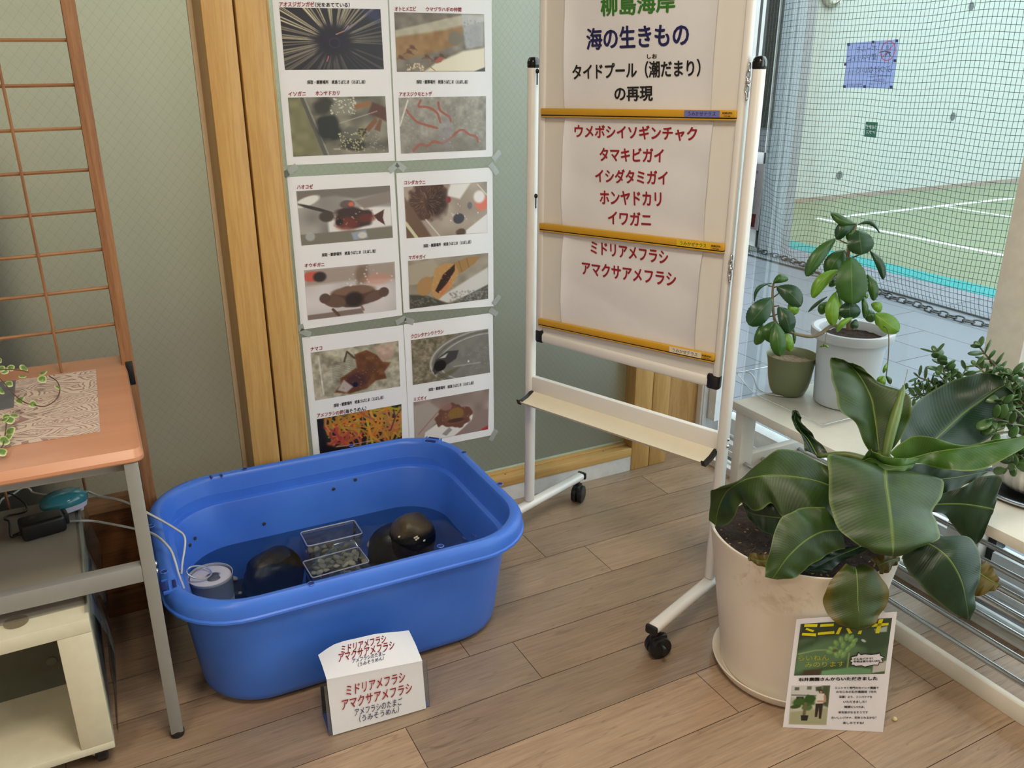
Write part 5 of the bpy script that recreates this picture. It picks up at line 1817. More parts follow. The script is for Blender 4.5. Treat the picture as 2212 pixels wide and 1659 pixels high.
def bulge_fn(u0, u1, z0, z1, k1=0.012, k2=0.007):
    def f(p):
        d = p - WA
        u = (d @ WU - u0) / (u1 - u0)
        z = (d[2] - z0) / (z1 - z0)
        e = math.exp(-max(u, 0) / 0.05) * k1 + math.exp(-max(1 - u, 0) / 0.06) * k2
        e *= math.sin(math.pi * min(max(z, 0), 1)) ** 0.5 if 0 < z < 1 else 0
        w = 0.0016 * math.sin(3.4 * u + 5 * z) * math.sin(math.pi * min(max(z, 0), 1)) + 0.0012 * math.sin(7 * z + 2 * u)
        return WN * (e + abs(w))
    return f


def board_paper(label, u0, u1, z0, z1, lines, k1=0.012, k2=0.007, zt=None):
    f = bulge_fn(u0, u1, z0, zt or z1, k1, k2)
    t = thing('paper_sheet', label, 'paper', wp((u0 + u1) / 2, 0, (z0 + z1) / 2), 'papers held on the white board')
    G = []
    for z in np.linspace(z1, z0, 21):
        row = []
        for u in np.linspace(u0, u1, 41):
            p = np.array(wp(u, BF - 0.0012, z))
            row.append(tuple(p + f(p)))
        G.append(row)
    o = obj('sheet', MB().grid(G, True), PAPER, t, sharp=180)
    for s, a, b, h, m in lines:
        obj('lettering', write(MB(), s, a, b, h, PB, 0.03, 0.0002, bulge=f), m, t)


board_paper('top paper on the white board with green, navy and black writing', 0.108, 0.533, 1.285, 1.72, [
    ('柳島海岸', (1298, 14), (1460, 3), 46, INK_GREEN), ('海の生きもの', (1267, 85), (1490, 73), 50, INK_NAVY), ('タイドプール（潮だまり）', (1239, 156), (1515, 146), 37, INK_BLACK),
    ('しお', (1398, 122), (1420, 121), 10, INK_BLACK), ('の再現', (1328, 203), (1411, 202), 32, INK_BLACK)], zt=1.72)
board_paper('middle paper on the white board listing five red names', 0.110, 0.542, 0.985, 1.285, [
    ('ウメボシイソギンチャク', (1242, 283), (1507, 289), 31, INK_RED), ('タマキビガイ', (1296, 333), (1434, 336), 30, INK_RED), ('イシダタミガイ', (1286, 379), (1443, 384), 31, INK_RED),
    ('ホンヤドカリ', (1296, 426), (1430, 430), 31, INK_RED), ('イワガニ', (1314, 469), (1407, 475), 30, INK_RED)])
board_paper('bottom paper on the white board with two slanting red lines', 0.115, 0.542, 0.708, 0.985, [
    ('ミドリアメフラシ', (1276, 534), (1444, 557), 28, INK_RED), ('アマクサアメフラシ', (1258, 578), (1461, 604), 30, INK_RED)], 0.012, 0.010)


def magnet_bar(label, z0, z1, tagc, tagtxt, px, tag_u):
    R_ = RW @ Matrix.Rotation(-math.atan2(0, 1), 3, 'Y')
    ang = math.atan2(z1 - z0, 0.568)
    zc_ = (z0 + z1) / 2
    Rb = RW @ Matrix.Rotation(-ang, 3, 'Y')
    t = thing('magnet_bar', label, 'magnet bar', wp(0.318, 0.01, zc_), 'yellow magnet bars on the white board')
    nn = BF + 0.0075
    obj('bar_body', MB().box(wp(0.318, nn, zc_ + 0.003), (0.568, 0.013, 0.0165), Rb, 0.0025), mat('bar_yellow', (206, 156, 36), 0.4, mottle=0.02) if 'bar_yellow' not in bpy.data.materials else bpy.data.materials['bar_yellow'], t)
    obj('magnet_strip', MB().box(wp(0.318, nn - 0.001, zc_ - 0.0065), (0.566, 0.009, 0.0025), Rb), M['black'], t)
    obj('bar_foot', MB().box(wp(0.318, nn - 0.001, zc_ - 0.0093), (0.567, 0.011, 0.0033), Rb, 0.001), bpy.data.materials['bar_yellow'], t)
    c = np.array(wp(tag_u, nn + 0.0067, zc_ + 0.003 + (tag_u - 0.318) * (z1 - z0) / 0.568))
    obj('name_tag', MB().box(tuple(c), (0.092, 0.0006, 0.0145), Rb), mat('tag_' + tagtxt, tagc, 0.5, mottle=0.01), t)
    pl = Plane(wp(0, nn + 0.0072, 0), WN)
    mb = MB()
    ux = np.array(Rb @ Vector((1, 0, 0)))
    uz = np.array(Rb @ Vector((0, 0, 1)))

    def w2(s, c, w, h, bold):
        v, fs, lay = glyphs(s, bold)
        mb.add([tuple(c + ux * (a - 0.5) * w + uz * (b - 0.5) * h + WN * (0.0006 + 0.00005 * q[0])) for (a, b), q in zip(v, lay)], fs)
    w2('うみかぜテラス', c, 0.072, 0.0092, 0.0)
    obj('lettering', mb, INK_NAVY if tagc[2] > 150 else INK_BLACK, t)
    mb = MB()
    c2 = np.array(wp(0.583, nn + 0.0066, zc_ + 0.005 + (0.583 - 0.318) * (z1 - z0) / 0.568))
    w2('KOKUYO', c2, 0.024, 0.0042, 0.05)
    w2('マク-402', c2 - uz * 0.0062, 0.017, 0.003, 0.03)
    obj('lettering', mb, INK_BLACK, t)


magnet_bar('top yellow magnet bar with a violet blue name tag', 1.287, 1.301, (110, 118, 186), 'violet', None, 0.518)
magnet_bar('middle yellow magnet bar with a bright yellow name tag', 0.984, 1.001, (224, 190, 40), 'yellow', None, 0.522)
magnet_bar('bottom yellow magnet bar with a cream name tag', 0.709, 0.727, (226, 214, 186), 'cream', None, 0.522)
# ================================================================ WHITE RACK BENCH UNDER THE WINDOW
BX0, BX1, BZ = 1.745, 2.15, 0.4315
BY1, BY0 = 1.855, -0.35
BW = mat('bench_white', (226, 222, 212), 0.35, mottle=0.02)
BWB = mat('bench_white_top', (228, 224, 212), 0.28, mottle=0.02)
be = thing('rack_bench', 'long white bench with steel pipe shelves along the window', 'bench', (1.94, 0.75, 0))
obj('bench_top', MB().box2((BX0, BY0, BZ - 0.0275), (BX1, BY1, BZ), 0.0015), BWB, be)
for ya, yb in ((1.812, 1.846), (BY0 + 0.01, BY0 + 0.044)):
    for xa, xb in ((1.755, 1.81), (2.085, 2.14)):
        obj('leg', MB().box2((xa, ya, 0.0), (xb, yb, BZ - 0.0275), 0.002), BW, be)
    obj('cross_rail', MB().box2((1.81, ya + 0.003, 0.205), (2.085, yb - 0.003, 0.253), 0.002), BW, be)
    obj('cross_rail', MB().box2((1.81, ya + 0.003, 0.055), (2.085, yb - 0.003, 0.098), 0.002), BW, be)
obj('floor_beam', MB().box2((1.745, BY0 + 0.045, 0.0), (1.7655, 1.8115, 0.046), 0.002), BW, be)
for z in (0.2255, 0.077):
    for x in (1.772 if z < 0.1 else 1.776, 1.852, 1.932, 2.012):
        obj('steel_pipe', MB().tube([(x + 0.006, 1.8225, z), (x + 0.006, BY0 + 0.03, z)], 0.0072, 16), M['steel'], be)

# shallow clear tray on the bench end
TZ = BZ + 0.0005
t = thing('clear_tray', 'thin clear plastic tray with a wavy raised edge on the bench end', 'tray', (1.98, 1.75, TZ))
G = []
for i, y in enumerate(np.linspace(1.572, 1.935, 30)):
    row = []
    for x in np.linspace(1.826, 2.135, 26):
        e = min(x - 1.826, 2.135 - x, y - 1.572, 1.935 - y)
        e2 = 1.935 - y
        z = 0.0012 + 0.008 * max(0, 1 - e / 0.02) ** 2 + 0.002 * math.sin(x * 60) * math.sin(y * 45) * (e > .02)
        if e2 < 0.10:
            z += 0.042 * (1 - e2 / 0.10) ** 1.5
        row.append((x, y, TZ + z + 0.001))
    G.append(row)
TRM = clear('tray_film', (252, 253, 254), rough=0.15, gloss=0.4, body=0.015)
obj('tray_sheet', MB().grid(G), TRM, t, sharp=180)
obj('tray_edge', MB().tube([tuple(p) for p in G[-1]], 0.0018, 6).tube([r[0] for r in G], 0.0012, 6).tube([tuple(p) for p in G[0]], 0.0012, 6), CBE, t, sharp=180)
tc = crom([(1.86, 1.93, TZ + .052), (1.865, 1.905, TZ + .048), (1.855, 1.87, TZ + .02), (1.87, 1.85, TZ + .006), (1.90, 1.80, TZ + .006)], 30)
obj('tray_ridge', MB().tube([tuple(p) for p in tc], 0.002, 6), CBE, t, sharp=180)

# ---- leaf builder: rows of (left, middle, right) pixels with a depth, base to tip


def leaf_rows(rows, nv=36, nu=8, cup=0.05, bow=0.0, wob=0.0035):
    """rows: (lx, ly, mx, my, rx, ry, depth[, extra depth of the margins])"""
    L, Mi, R_ = [], [], []
    for q in rows:
        d = q[6]
        b = q[7] if len(q) > 7 else bow
        b2 = q[8] if len(q) > 8 else b
        L.append(at(q[0], q[1], d + b))
        Mi.append(at(q[2], q[3], d))
        R_.append(at(q[4], q[5], d + b2))
    L, Mi, R_ = crom(L, nv), crom(Mi, nv), crom(R_, nv)
    G, UV = [], []
    for i in range(nv):
        v = i / (nv - 1)
        row = []
        n_ = np.cross(R_[i] - L[i], (Mi[min(i + 1, nv - 1)] - Mi[max(i - 1, 0)]))
        ln = np.linalg.norm(n_)
        n_ = n_ / ln if ln > 1e-12 else np.zeros(3)
        if n_ @ (EYE - Mi[i]) < 0:
            n_ = -n_
        for j in range(2 * nu + 1):
            t = j / nu - 1
            e = L[i] if t < 0 else R_[i]
            a = abs(t)
            p = Mi[i] * (1 - a) + e * a
            p = p + n_ * (wob * a * a * math.sin(v * 17 + (2.1 if t < 0 else 0.4)) + wob * 0.5 * a * math.sin(v * 31 + t * 3))
            p = p + n_ * cup * np.linalg.norm(e - Mi[i]) * math.sin(math.pi * a)
            row.append(tuple(p))
            UV.append((t, v))
        G.append(row)
    return G, UV


def leaf_obj(name, G, UV, m, parent, col=None, label=None, thick=0.0008):
    mb = MB().grid(G)
    o = obj(name, mb, m, parent, label=label, sharp=180)
    a = o.data.attributes.new('leafuv', 'FLOAT_VECTOR', 'POINT')
    w_ = np.array([np.linalg.norm(np.array(r[-1]) - np.array(r[0])) for r in G])
    dat = np.zeros((len(UV), 3), np.float32)
    dat[:, :2] = UV
    a.data.foreach_set('vector', dat.ravel())
    if thick:
        s = o.modifiers.new('thickness', 'SOLIDIFY')
        s.thickness = thick
        e = o.modifiers.new('edges', 'EDGE_SPLIT')
        e.split_angle = math.radians(60)
    return o


def leaf_mat(name, dark, light, rib, veins=60.0, rough=0.32, rim=None, tip=None, vein_amp=0.16):
    t = NT(name)
    a = t.n('Attribute', attribute_name='leafuv')
    s = t.n('SeparateXYZ')
    t.l(a.outputs['Vector'], s.inputs[0])
    U, V = s.outputs[0], s.outputs[1]
    au = t.math('ABSOLUTE', U)
    nz = t.noise(t.coord(), 18, 4, 0.6)
    vn = t.math('SINE', t.math('MULTIPLY', t.math('ADD', V, t.math('MULTIPLY', au, -0.14)), veins * 6.28))
    vn2 = t.math('SINE', t.math('MULTIPLY', t.math('ADD', V, t.math('MULTIPLY', au, -0.14)), veins * 17.1))
    c = t.ramp(nz, [(0.3, lin(dark)), (0.72, lin(light))])
    k = t.math('ADD', 1.0, t.math('MULTIPLY', t.math('ADD', vn, t.math('MULTIPLY', vn2, 0.6)), vein_amp * 0.4))
    kc = t.n('CombineXYZ')
    for i in range(3):
        t.l(k, kc.inputs[i])
    c = t.mix(1.0, c, kc.outputs[0], 'MULTIPLY')
    if tip:
        f = t.ramp(t.math('ADD', t.math('MULTIPLY', t.math('ADD', t.math('MULTIPLY', au, au), t.math('MULTIPLY', V, 0.25)), 0.8), t.math('MULTIPLY', nz, 0.5)), [(0.75, 0.0), (1.25, 1.0)])
        c = t.mix(f, c, lin(tip))
    if rim:
        f = t.ramp(au, [(0.93, 0.0), (0.985, 1.0)])
        c = t.mix(t.math('MULTIPLY', f, 0.75), c, lin(rim))
    f = t.ramp(au, [(0.015, 1.0), (0.045, 0.0)])
    c = t.mix(t.math('MULTIPLY', f, 0.85), c, lin(rib))
    t.base(c)
    t.b.inputs['Roughness'].default_value = rough
    t.b.inputs['Specular IOR Level'].default_value = 0.5
    tr = t.n('BsdfTranslucent')
    t.l(c, tr.inputs[0])
    mx = t.n('MixShader')
    mx.inputs[0].default_value = 0.22
    t.l(t.b.outputs[0], mx.inputs[1])
    t.l(tr.outputs[0], mx.inputs[2])
    t.l(mx.outputs[0], t.out.inputs[0])
    h = t.math('ADD', t.math('MULTIPLY', vn, 0.5), t.math('MULTIPLY', f, 1.5))
    t.bump(h, 0.08, 0.0012)
    return t.m


# ================================================================ BANANA PLANT IN ITS POT
PXY = np.array([1.423, 1.235])


def pot_stain():
    t = NT('cream_pot')
    v = t.coord()
    nz = t.noise(v, 9, 5, 0.65, 0.4)
    nz2 = t.noise(v, 40, 3)
    sep = t.n('SeparateXYZ')
    t.l(v, sep.inputs[0])
    near = t.ramp(sep.outputs[2], [(0.235, 0.0), (0.33, 1.0)])
    f = t.math('MULTIPLY', t.ramp(t.math('ADD', nz, t.math('MULTIPLY', nz2, 0.12)), [(0.64, 0.0), (0.72, 1.0)]), near)
    t.base(t.mix(t.math('MULTIPLY', f, 0.5), lin((236, 228, 214)), lin((166, 140, 104))))
    t.b.inputs['Roughness'].default_value = 0.45
    wv = t.math('SINE', t.math('MULTIPLY', sep.outputs[2], 150.0))
    t.bump(wv, 0.015, 0.001)
    return t.m


POTM = pot_stain()
sc_ = obj('saucer', MB().lathe([(0.0, 0.0), (0.150, 0.0), (0.166, 0.004), (0.178, 0.022), (0.1815, 0.031), (0.180, 0.0335), (0.1765, 0.031), (0.168, 0.018), (0.158, 0.009), (0.0, 0.0075)], (PXY[0], PXY[1], 0), 72), POTM, loc=(PXY[0], PXY[1], 0))
tag(sc_, 'cream plastic saucer on the floor under the big banana pot', 'saucer')
ba = thing('banana_plant', 'dwarf banana plant with broad dark leaves in a large cream pot', 'plant', (PXY[0], PXY[1], 0.0085))
pot = obj('pot', MB().lathe([(0.0, 0.009), (0.148, 0.009), (0.157, 0.014), (0.160, 0.03), (0.180, 0.16), (0.200, 0.29), (0.2135, 0.380), (0.2165, 0.389), (0.2165, 0.392), (0.2135, 0.393), (0.210, 0.391), (0.2075, 0.382), (0.196, 0.30), (0.19, 0.26)], (PXY[0], PXY[1], 0), 96), POTM, ba)
t_ = NT('potting_soil')
v = t_.coord()
nz = t_.noise(v, 90, 5, 0.7)
n2 = t_.noise(v, 210, 2)
c_ = t_.ramp(nz, [(0.3, lin((24, 15, 11))), (0.75, lin((74, 50, 36)))])
f = t_.ramp(n2, [(0.70, 0.0), (0.73, 1.0)])
t_.base(t_.mix(f, c_, lin((150, 112, 66))))
t_.b.inputs['Roughness'].default_value = 0.95
t_.bump(nz, 0.9, 0.02)
SOIL = t_.m
G = []
for r in np.linspace(0.0, 0.2025, 26):
    G.append([(PXY[0] + r * math.cos(a), PXY[1] + r * math.sin(a), 0.352 + 0.010 * noise.noise(Vector((r * math.cos(a) * 26, r * math.sin(a) * 26, 0))) + 0.016 * (1 - r / 0.2)) for a in np.linspace(0, 2 * math.pi, 72)])
so = obj('soil', MB().grid(G, True), SOIL, ba, sharp=180)
r_ = random.Random(6)
mb = MB()
for k in range(70):
    a, r = r_.uniform(0, 6.28), 0.19 * math.sqrt(r_.random())
    p = np.array([PXY[0] + r * math.cos(a), PXY[1] + r * math.sin(a), 0.366])
    mb.ball(tuple(p), (r_.uniform(.002, .006), r_.uniform(.0015, .003), .0015), 1, Matrix.Rotation(r_.uniform(0, 3), 3, 'Z'))
obj('bark_chips', mb, mat('bark_chip', (150, 108, 60), 0.8, mottle=0.3), so)['kind'] = 'stuff'
mb = MB()
for k in range(40):
    a, r = r_.uniform(0, 6.28), 0.17 * math.sqrt(r_.random())
    p = np.array([PXY[0] + r * math.cos(a), PXY[1] + r * math.sin(a), 0.366])
    q = [p + np.array([r_.uniform(-.03, .03), r_.uniform(-.03, .03), r_.uniform(0, .012)]) for _ in range(3)]
    mb.tube([tuple(z) for z in crom([p, *q], 10)], 0.0006, 4)
obj('dry_roots', mb, mat('dry_root', (86, 64, 48), 0.9), so, sharp=180)['kind'] = 'stuff'
# pseudo stem and leaf stalks
STEM = mat('banana_stem', (86, 104, 48), 0.45, mottle=0.25, scale=14)
c0 = np.array([PXY[0] + 0.015, PXY[1] + 0.01, 0.36])
top = at(1915, 985, 1.875)
pts = crom([c0, c0 * 0.55 + top * 0.45, top], 16)
obj('stem', MB().tube([tuple(p) for p in pts], list(np.linspace(0.040, 0.020, 16)), 16), STEM, ba, sharp=180)

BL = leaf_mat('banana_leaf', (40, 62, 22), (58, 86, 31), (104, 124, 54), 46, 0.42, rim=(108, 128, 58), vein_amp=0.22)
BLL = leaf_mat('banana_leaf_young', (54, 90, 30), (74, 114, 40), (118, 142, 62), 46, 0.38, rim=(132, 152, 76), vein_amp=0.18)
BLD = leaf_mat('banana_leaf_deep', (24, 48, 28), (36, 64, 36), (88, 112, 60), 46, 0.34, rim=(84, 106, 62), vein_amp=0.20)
BLY = leaf_mat('banana_leaf_old', (46, 62, 15), (66, 80, 20), (62, 80, 28), 40, 0.40, tip=(98, 86, 20))
BLB = leaf_mat('banana_leaf_withered', (90, 84, 36), (112, 100, 44), (124, 118, 70), 30, 0.5, tip=(106, 84, 34))
LEAVES = [
    ('upright leaf leaning to the bench', BL, [(1885, 985, 1899, 985, 1915, 985, 1.88), (1866, 955, 1896, 950, 1937, 958, 1.885, -.01), (1850, 915, 1892, 920, 1962, 918, 1.89, -.02), (1814, 888, 1888, 892, 1967, 890, 1.895, -.03),
        (1808, 850, 1883, 864, 1962, 853, 1.90, -.03), (1797, 820, 1868, 830, 1912, 830, 1.91, -.02), (1794, 800, 1850, 803, 1880, 812, 1.92, -.015), (1794, 778, 1832, 786, 1866, 796, 1.915, -.01), (1803, 771, 1822, 777, 1842, 786, 1.90)], .08),
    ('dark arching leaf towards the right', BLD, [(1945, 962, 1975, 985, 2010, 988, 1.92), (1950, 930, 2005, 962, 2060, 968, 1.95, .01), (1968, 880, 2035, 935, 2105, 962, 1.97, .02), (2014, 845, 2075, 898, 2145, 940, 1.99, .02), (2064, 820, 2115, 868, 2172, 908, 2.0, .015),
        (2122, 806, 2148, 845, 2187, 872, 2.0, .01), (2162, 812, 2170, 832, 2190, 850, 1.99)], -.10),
    ('long bright leaf reaching over the right edge', BLL, [(1921, 979, 1940, 996, 1950, 1000, 1.83), (1950, 955, 1972, 989, 1985, 1000, 1.83, -.01), (1983, 941, 2008, 979, 2020, 1010, 1.825, -.01), (2030, 949, 2045, 972, 2060, 1016, 1.815, -.01, -.03), (2082, 961, 2090, 966, 2100, 1017, 1.81, 0, -.03),
        (2140, 954, 2143, 957, 2152, 1001, 1.81, 0, -.03), (2192, 944, 2194, 947, 2203, 973, 1.81, 0, -.02), (2240, 932, 2242, 934, 2244, 940, 1.81)], .10),
    ('short curled leaf in front of the crown', BLL, [(1862, 992, 1863, 996, 1868, 1000, 1.85), (1880, 971, 1885, 990, 1895, 1010, 1.83, -.01), (1904, 984, 1910, 1003, 1915, 1021, 1.81, -.01), (1948, 990, 1945, 1008, 1940, 1028, 1.80), (1985, 990, 1975, 1003, 1962, 1018, 1.81)], .12),
    ('broad front leaf facing the room', BL, [(1860, 1012, 1932, 1020, 1985, 1030, 1.86), (1826, 993, 1915, 1014, 2010, 1034, 1.815, .005), (1790, 981, 1912, 1025, 2040, 1038, 1.785, .012), (1788, 1025, 1914, 1050, 2034, 1072, 1.765, .02), (1791, 1070, 1919, 1082, 2013, 1104, 1.745, .026), (1797, 1105, 1923, 1112, 2022, 1126, 1.725, .028),
        (1812, 1145, 1926, 1142, 2031, 1149, 1.705, .026), (1840, 1168, 1928, 1172, 2024, 1167, 1.695, .02), (1872, 1184, 1929, 1190, 1985, 1182, 1.69, .012), (1890, 1194, 1928, 1201, 1958, 1197, 1.70, .005)], .06),
    ('wide leaf spreading to the left over the rim', BL, [(1790, 1008, 1800, 1052, 1815, 1124, 1.86), (1765, 995, 1765, 1040, 1790, 1118, 1.855, .03, -.02), (1725, 975, 1725, 1032, 1752, 1104, 1.85, .045, -.03), (1683, 971, 1690, 1028, 1710, 1116, 1.855, .045, -.03), (1650, 994, 1660, 1027, 1690, 1118, 1.86, .04, -.025), (1622, 1014, 1640, 1029, 1668, 1087, 1.865, .035, -.01),
        (1598, 1036, 1615, 1034, 1645, 1101, 1.88, .03, -.025), (1575, 1046, 1597, 1042, 1622, 1102, 1.895, .03, -.02), (1550, 1053, 1582, 1051, 1602, 1085, 1.915, .025, 0), (1534, 1062, 1568, 1064, 1590, 1112, 1.94, .02, -.015), (1533, 1095, 1553, 1095, 1575, 1130, 1.965, .012, -.01), (1531, 1123, 1545, 1134, 1556, 1138, 1.985)], .05),
    ('narrow rolled leaf pointing up on the left', BLD, [(1737, 974, 1765, 985, 1792, 985, 1.93), (1736, 948, 1746, 950, 1768, 953, 1.95, -.015), (1722, 930, 1729, 931, 1750, 932, 1.955, -.015), (1711, 905, 1717, 908, 1733, 914, 1.955, -.012), (1711, 892, 1718, 892, 1730, 899, 1.95, -.008), (1715, 886, 1719, 886, 1723, 888, 1.945)], .14),
    ('lower left leaf hanging over the front rim', BL, [(1780, 1095, 1815, 1145, 1824, 1185, 1.79), (1740, 1096, 1780, 1148, 1803, 1190, 1.775, .015), (1713, 1104, 1752, 1160, 1778, 1204, 1.76, .02), (1687, 1122, 1725, 1180, 1748, 1221, 1.75, .02), (1669, 1162, 1700, 1205, 1728, 1242, 1.745, .018), (1657, 1213, 1682, 1230, 1706, 1249, 1.745, .01), (1652, 1246, 1668, 1250, 1682, 1252, 1.75)], .06),
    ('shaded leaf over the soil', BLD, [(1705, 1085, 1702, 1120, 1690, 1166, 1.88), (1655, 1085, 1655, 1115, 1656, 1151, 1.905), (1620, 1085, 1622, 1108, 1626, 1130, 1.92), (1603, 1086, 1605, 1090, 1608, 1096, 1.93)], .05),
    ('round yellowing leaf hanging at the pot front', BLY, [(1826, 1219, 1847, 1226, 1866, 1220, 1.775), (1806, 1240, 1850, 1240, 1893, 1234, 1.76, .004), (1784, 1272, 1852, 1272, 1916, 1266, 1.75, .012), (1779, 1302, 1853, 1302, 1917, 1300, 1.745, .016), (1790, 1330, 1855, 1331, 1901, 1329, 1.74, .012), (1814, 1350, 1856, 1351, 1885, 1349, 1.74, .006), (1845, 1361, 1857, 1362, 1868, 1360, 1.745)], .05),
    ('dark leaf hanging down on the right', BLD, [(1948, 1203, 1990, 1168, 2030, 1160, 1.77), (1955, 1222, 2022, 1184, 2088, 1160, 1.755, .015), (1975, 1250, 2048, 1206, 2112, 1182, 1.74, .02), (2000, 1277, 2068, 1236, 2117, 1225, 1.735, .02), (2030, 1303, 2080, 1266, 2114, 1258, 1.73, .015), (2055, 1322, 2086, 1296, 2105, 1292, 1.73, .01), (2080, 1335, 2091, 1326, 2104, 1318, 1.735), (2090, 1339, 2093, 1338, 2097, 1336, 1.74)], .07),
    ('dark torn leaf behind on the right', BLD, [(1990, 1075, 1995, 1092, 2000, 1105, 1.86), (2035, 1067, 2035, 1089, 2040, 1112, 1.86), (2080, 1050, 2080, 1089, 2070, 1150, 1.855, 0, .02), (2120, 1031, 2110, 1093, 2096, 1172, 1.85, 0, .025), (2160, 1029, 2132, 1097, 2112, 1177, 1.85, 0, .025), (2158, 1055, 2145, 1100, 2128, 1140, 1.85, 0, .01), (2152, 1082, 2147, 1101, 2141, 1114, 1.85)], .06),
    ('shaded leaf under the long bright one', BLD, [(1950, 1000, 1955, 1020, 1965, 1042, 1.90), (2010, 1003, 2010, 1035, 2020, 1076, 1.91), (2060, 1006, 2060, 1032, 2062, 1062, 1.92), (2105, 1010, 2103, 1024, 2100, 1040, 1.93), (2138, 1014, 2135, 1018, 2131, 1023, 1.94)], .05),
    ('small withered leaf low on the right', BLB, [(2128, 1212, 2106, 1232, 2088, 1264, 1.82), (2140, 1222, 2125, 1245, 2105, 1287, 1.815), (2150, 1236, 2140, 1254, 2126, 1284, 1.81), (2157, 1250, 2152, 1260, 2145, 1276, 1.81), (2161, 1265, 2161, 1267, 2159, 1269, 1.81)], .08),
    ('yellow dried leaf lying on the rim', BLB, [(1672, 1199, 1670, 1212, 1670, 1228, 1.80), (1642, 1198, 1642, 1211, 1642, 1223, 1.815), (1624, 1194, 1622, 1204, 1624, 1213, 1.825), (1615, 1205, 1616, 1207, 1617, 1209, 1.83)], .1),
    ('dark leaf at the back of the pot', BLD, [(1830, 1180, 1860, 1180, 1890, 1180, 1.86), (1790, 1195, 1800, 1205, 1810, 1218, 1.85), (1745, 1215, 1760, 1226, 1790, 1236, 1.835), (1725, 1228, 1735, 1232, 1745, 1238, 1.83)], .05),
    ('withered stub curling at the right of the rim', BLB, [(1880, 1208, 1895, 1222, 1900, 1240, 1.82), (1905, 1198, 1912, 1215, 1915, 1238, 1.82), (1930, 1196, 1932, 1208, 1930, 1224, 1.83), (1944, 1205, 1944, 1209, 1943, 1213, 1.84)], .12),
]
for lab, m, rows, cup in LEAVES:
    G, UV = leaf_rows(rows, 44, 9, cup)
    lo = leaf_obj('leaf', G, UV, m, ba, label=lab)
    # raised midrib
    mid = [r[9] for r in G]
    n_ = len(mid)
    wd = [np.linalg.norm(np.array(r[-1]) - np.array(r[0])) for r in G]
    obj('midrib', MB().tube([tuple(p) for p in mid], [max(0.0006, 0.0022 * (1 - i / n_)) for i in range(n_)], 6), bpy.data.materials['banana_rib'] if 'banana_rib' in bpy.data.materials else mat('banana_rib', (98, 120, 50), 0.4, mottle=0.1), lo, sharp=180)
# rolled spear leaf
sp = crom([at(1912, 990, 1.86), at(1924, 935, 1.865), at(1938, 885, 1.87), at(1948, 850, 1.875), at(1953, 832, 1.875)], 22)
spo = obj('rolled_leaf', MB().tube([tuple(p) for p in sp], [0.0105 * (0.75 + 0.35 * math.sin(math.pi * min(1, i / 14))) * (1 if i < 16 else max(.12, 1 - (i - 16) / 6)) for i in range(22)], 12), mat('spear_green', (98, 122, 62), 0.4, mottle=0.12), ba, sharp=180)
hk = crom([at(1953, 832, 1.875), at(1957, 815, 1.88), at(1960, 802, 1.88), at(1961, 799, 1.88), at(1959, 799, 1.88)], 14)
obj('leaf_thread', MB().tube([tuple(p) for p in hk], 0.0007, 5), mat('dry_thread', (140, 122, 84), 0.7), spo, sharp=180)
# leaf stalks joining crown and blades
for a, b in (((1905, 1010, 1.88), (1800, 1052, 1.86)), ((1900, 1030, 1.87), (1815, 1145, 1.79)), ((1925, 1020, 1.87), (1990, 1170, 1.77)), ((1935, 1010, 1.88), (1995, 1092, 1.86)), ((1930, 1000, 1.87), (1975, 985, 1.92)), ((1920, 1000, 1.87), (1955, 1020, 1.90)), ((1890, 1000, 1.88), (1765, 985, 1.93))):
    p0, p1 = at(*a), at(*b)
    mid = (p0 + p1) / 2 + np.array([0, 0, 0.012])
    q = crom([p0, mid, p1], 12)
    obj('leaf_stalk', MB().tube([tuple(z) for z in q], list(np.linspace(0.010, 0.005, 12)), 8), STEM, ba, sharp=180)

# ================================================================ LAMINATED BANANA NOTICE LEANING ON THE POT
q0, q1 = onZ(1691, 1571, 0.001), onZ(1907.4, 1581.6, 0.001)
du2 = (q1 - q0) / np.linalg.norm(q1 - q0)
dn2 = np.array([du2[1], -du2[0], 0])
best = None
for i in range(0, 500):
    a = math.radians(i * 0.1)
    n_ = dn2 * math.cos(a) + np.array([0, 0, math.sin(a)])
    pl = Plane(q0, n_)
    tl, tr3 = pl(1720.6, 1338), pl(1937.6, 1321.7)
    e = abs(np.linalg.norm(tl - q0) - 0.311) + abs(np.linalg.norm(tr3 - q1) - 0.311)
    if best is None or e < best[0]:
        best = (e, a, pl, tl, tr3)
_, LA, PLM, tl, tr3 = best
ln = thing('banana_notice', 'laminated notice with banana photo and writing leaning against the big pot', 'notice', tuple((q0 + q1) / 2))
LAM = mat('laminated_sheet', (234, 232, 240), 0.5, spec=0.25, mottle=0.01)
G = [[tuple(np.array(a_) * (1 - u) + np.array(b_) * u) for u in np.linspace(0, 1, 5)] for a_, b_ in ((tl, tr3), (q0, q1))]
o = obj('sheet', MB().prism([tuple(q0), tuple(q1), tuple(tr3), tuple(tl)], tuple(-PLM.n * 0.0006)), LAM, ln)
c5 = lambda x, y: (1660 + x / 5.53, 1300 + y / 5.53)
p = Pic(132, 88, (66, 92, 64), 31).noise(6, 4, 16)
p.poly([(0, 0), (1, 0), (1, .16), (0, .3)], (52, 64, 46), .06).noise(20, 10, 8).poly([(0, .55), (.35, .3), (.75, .5), (.5, .75), (0, .95)], (94, 126, 92), .1).poly([(.55, .2), (1, .1), (1, .5), (.8, .55), (.6, .42)], (58, 82, 62), .08).line([(.02, .58), (.2, .52), (.4, .52)], .012, (140, 166, 110)).line([(.58, .6), (.58, 1)], .012, (150, 172, 100))
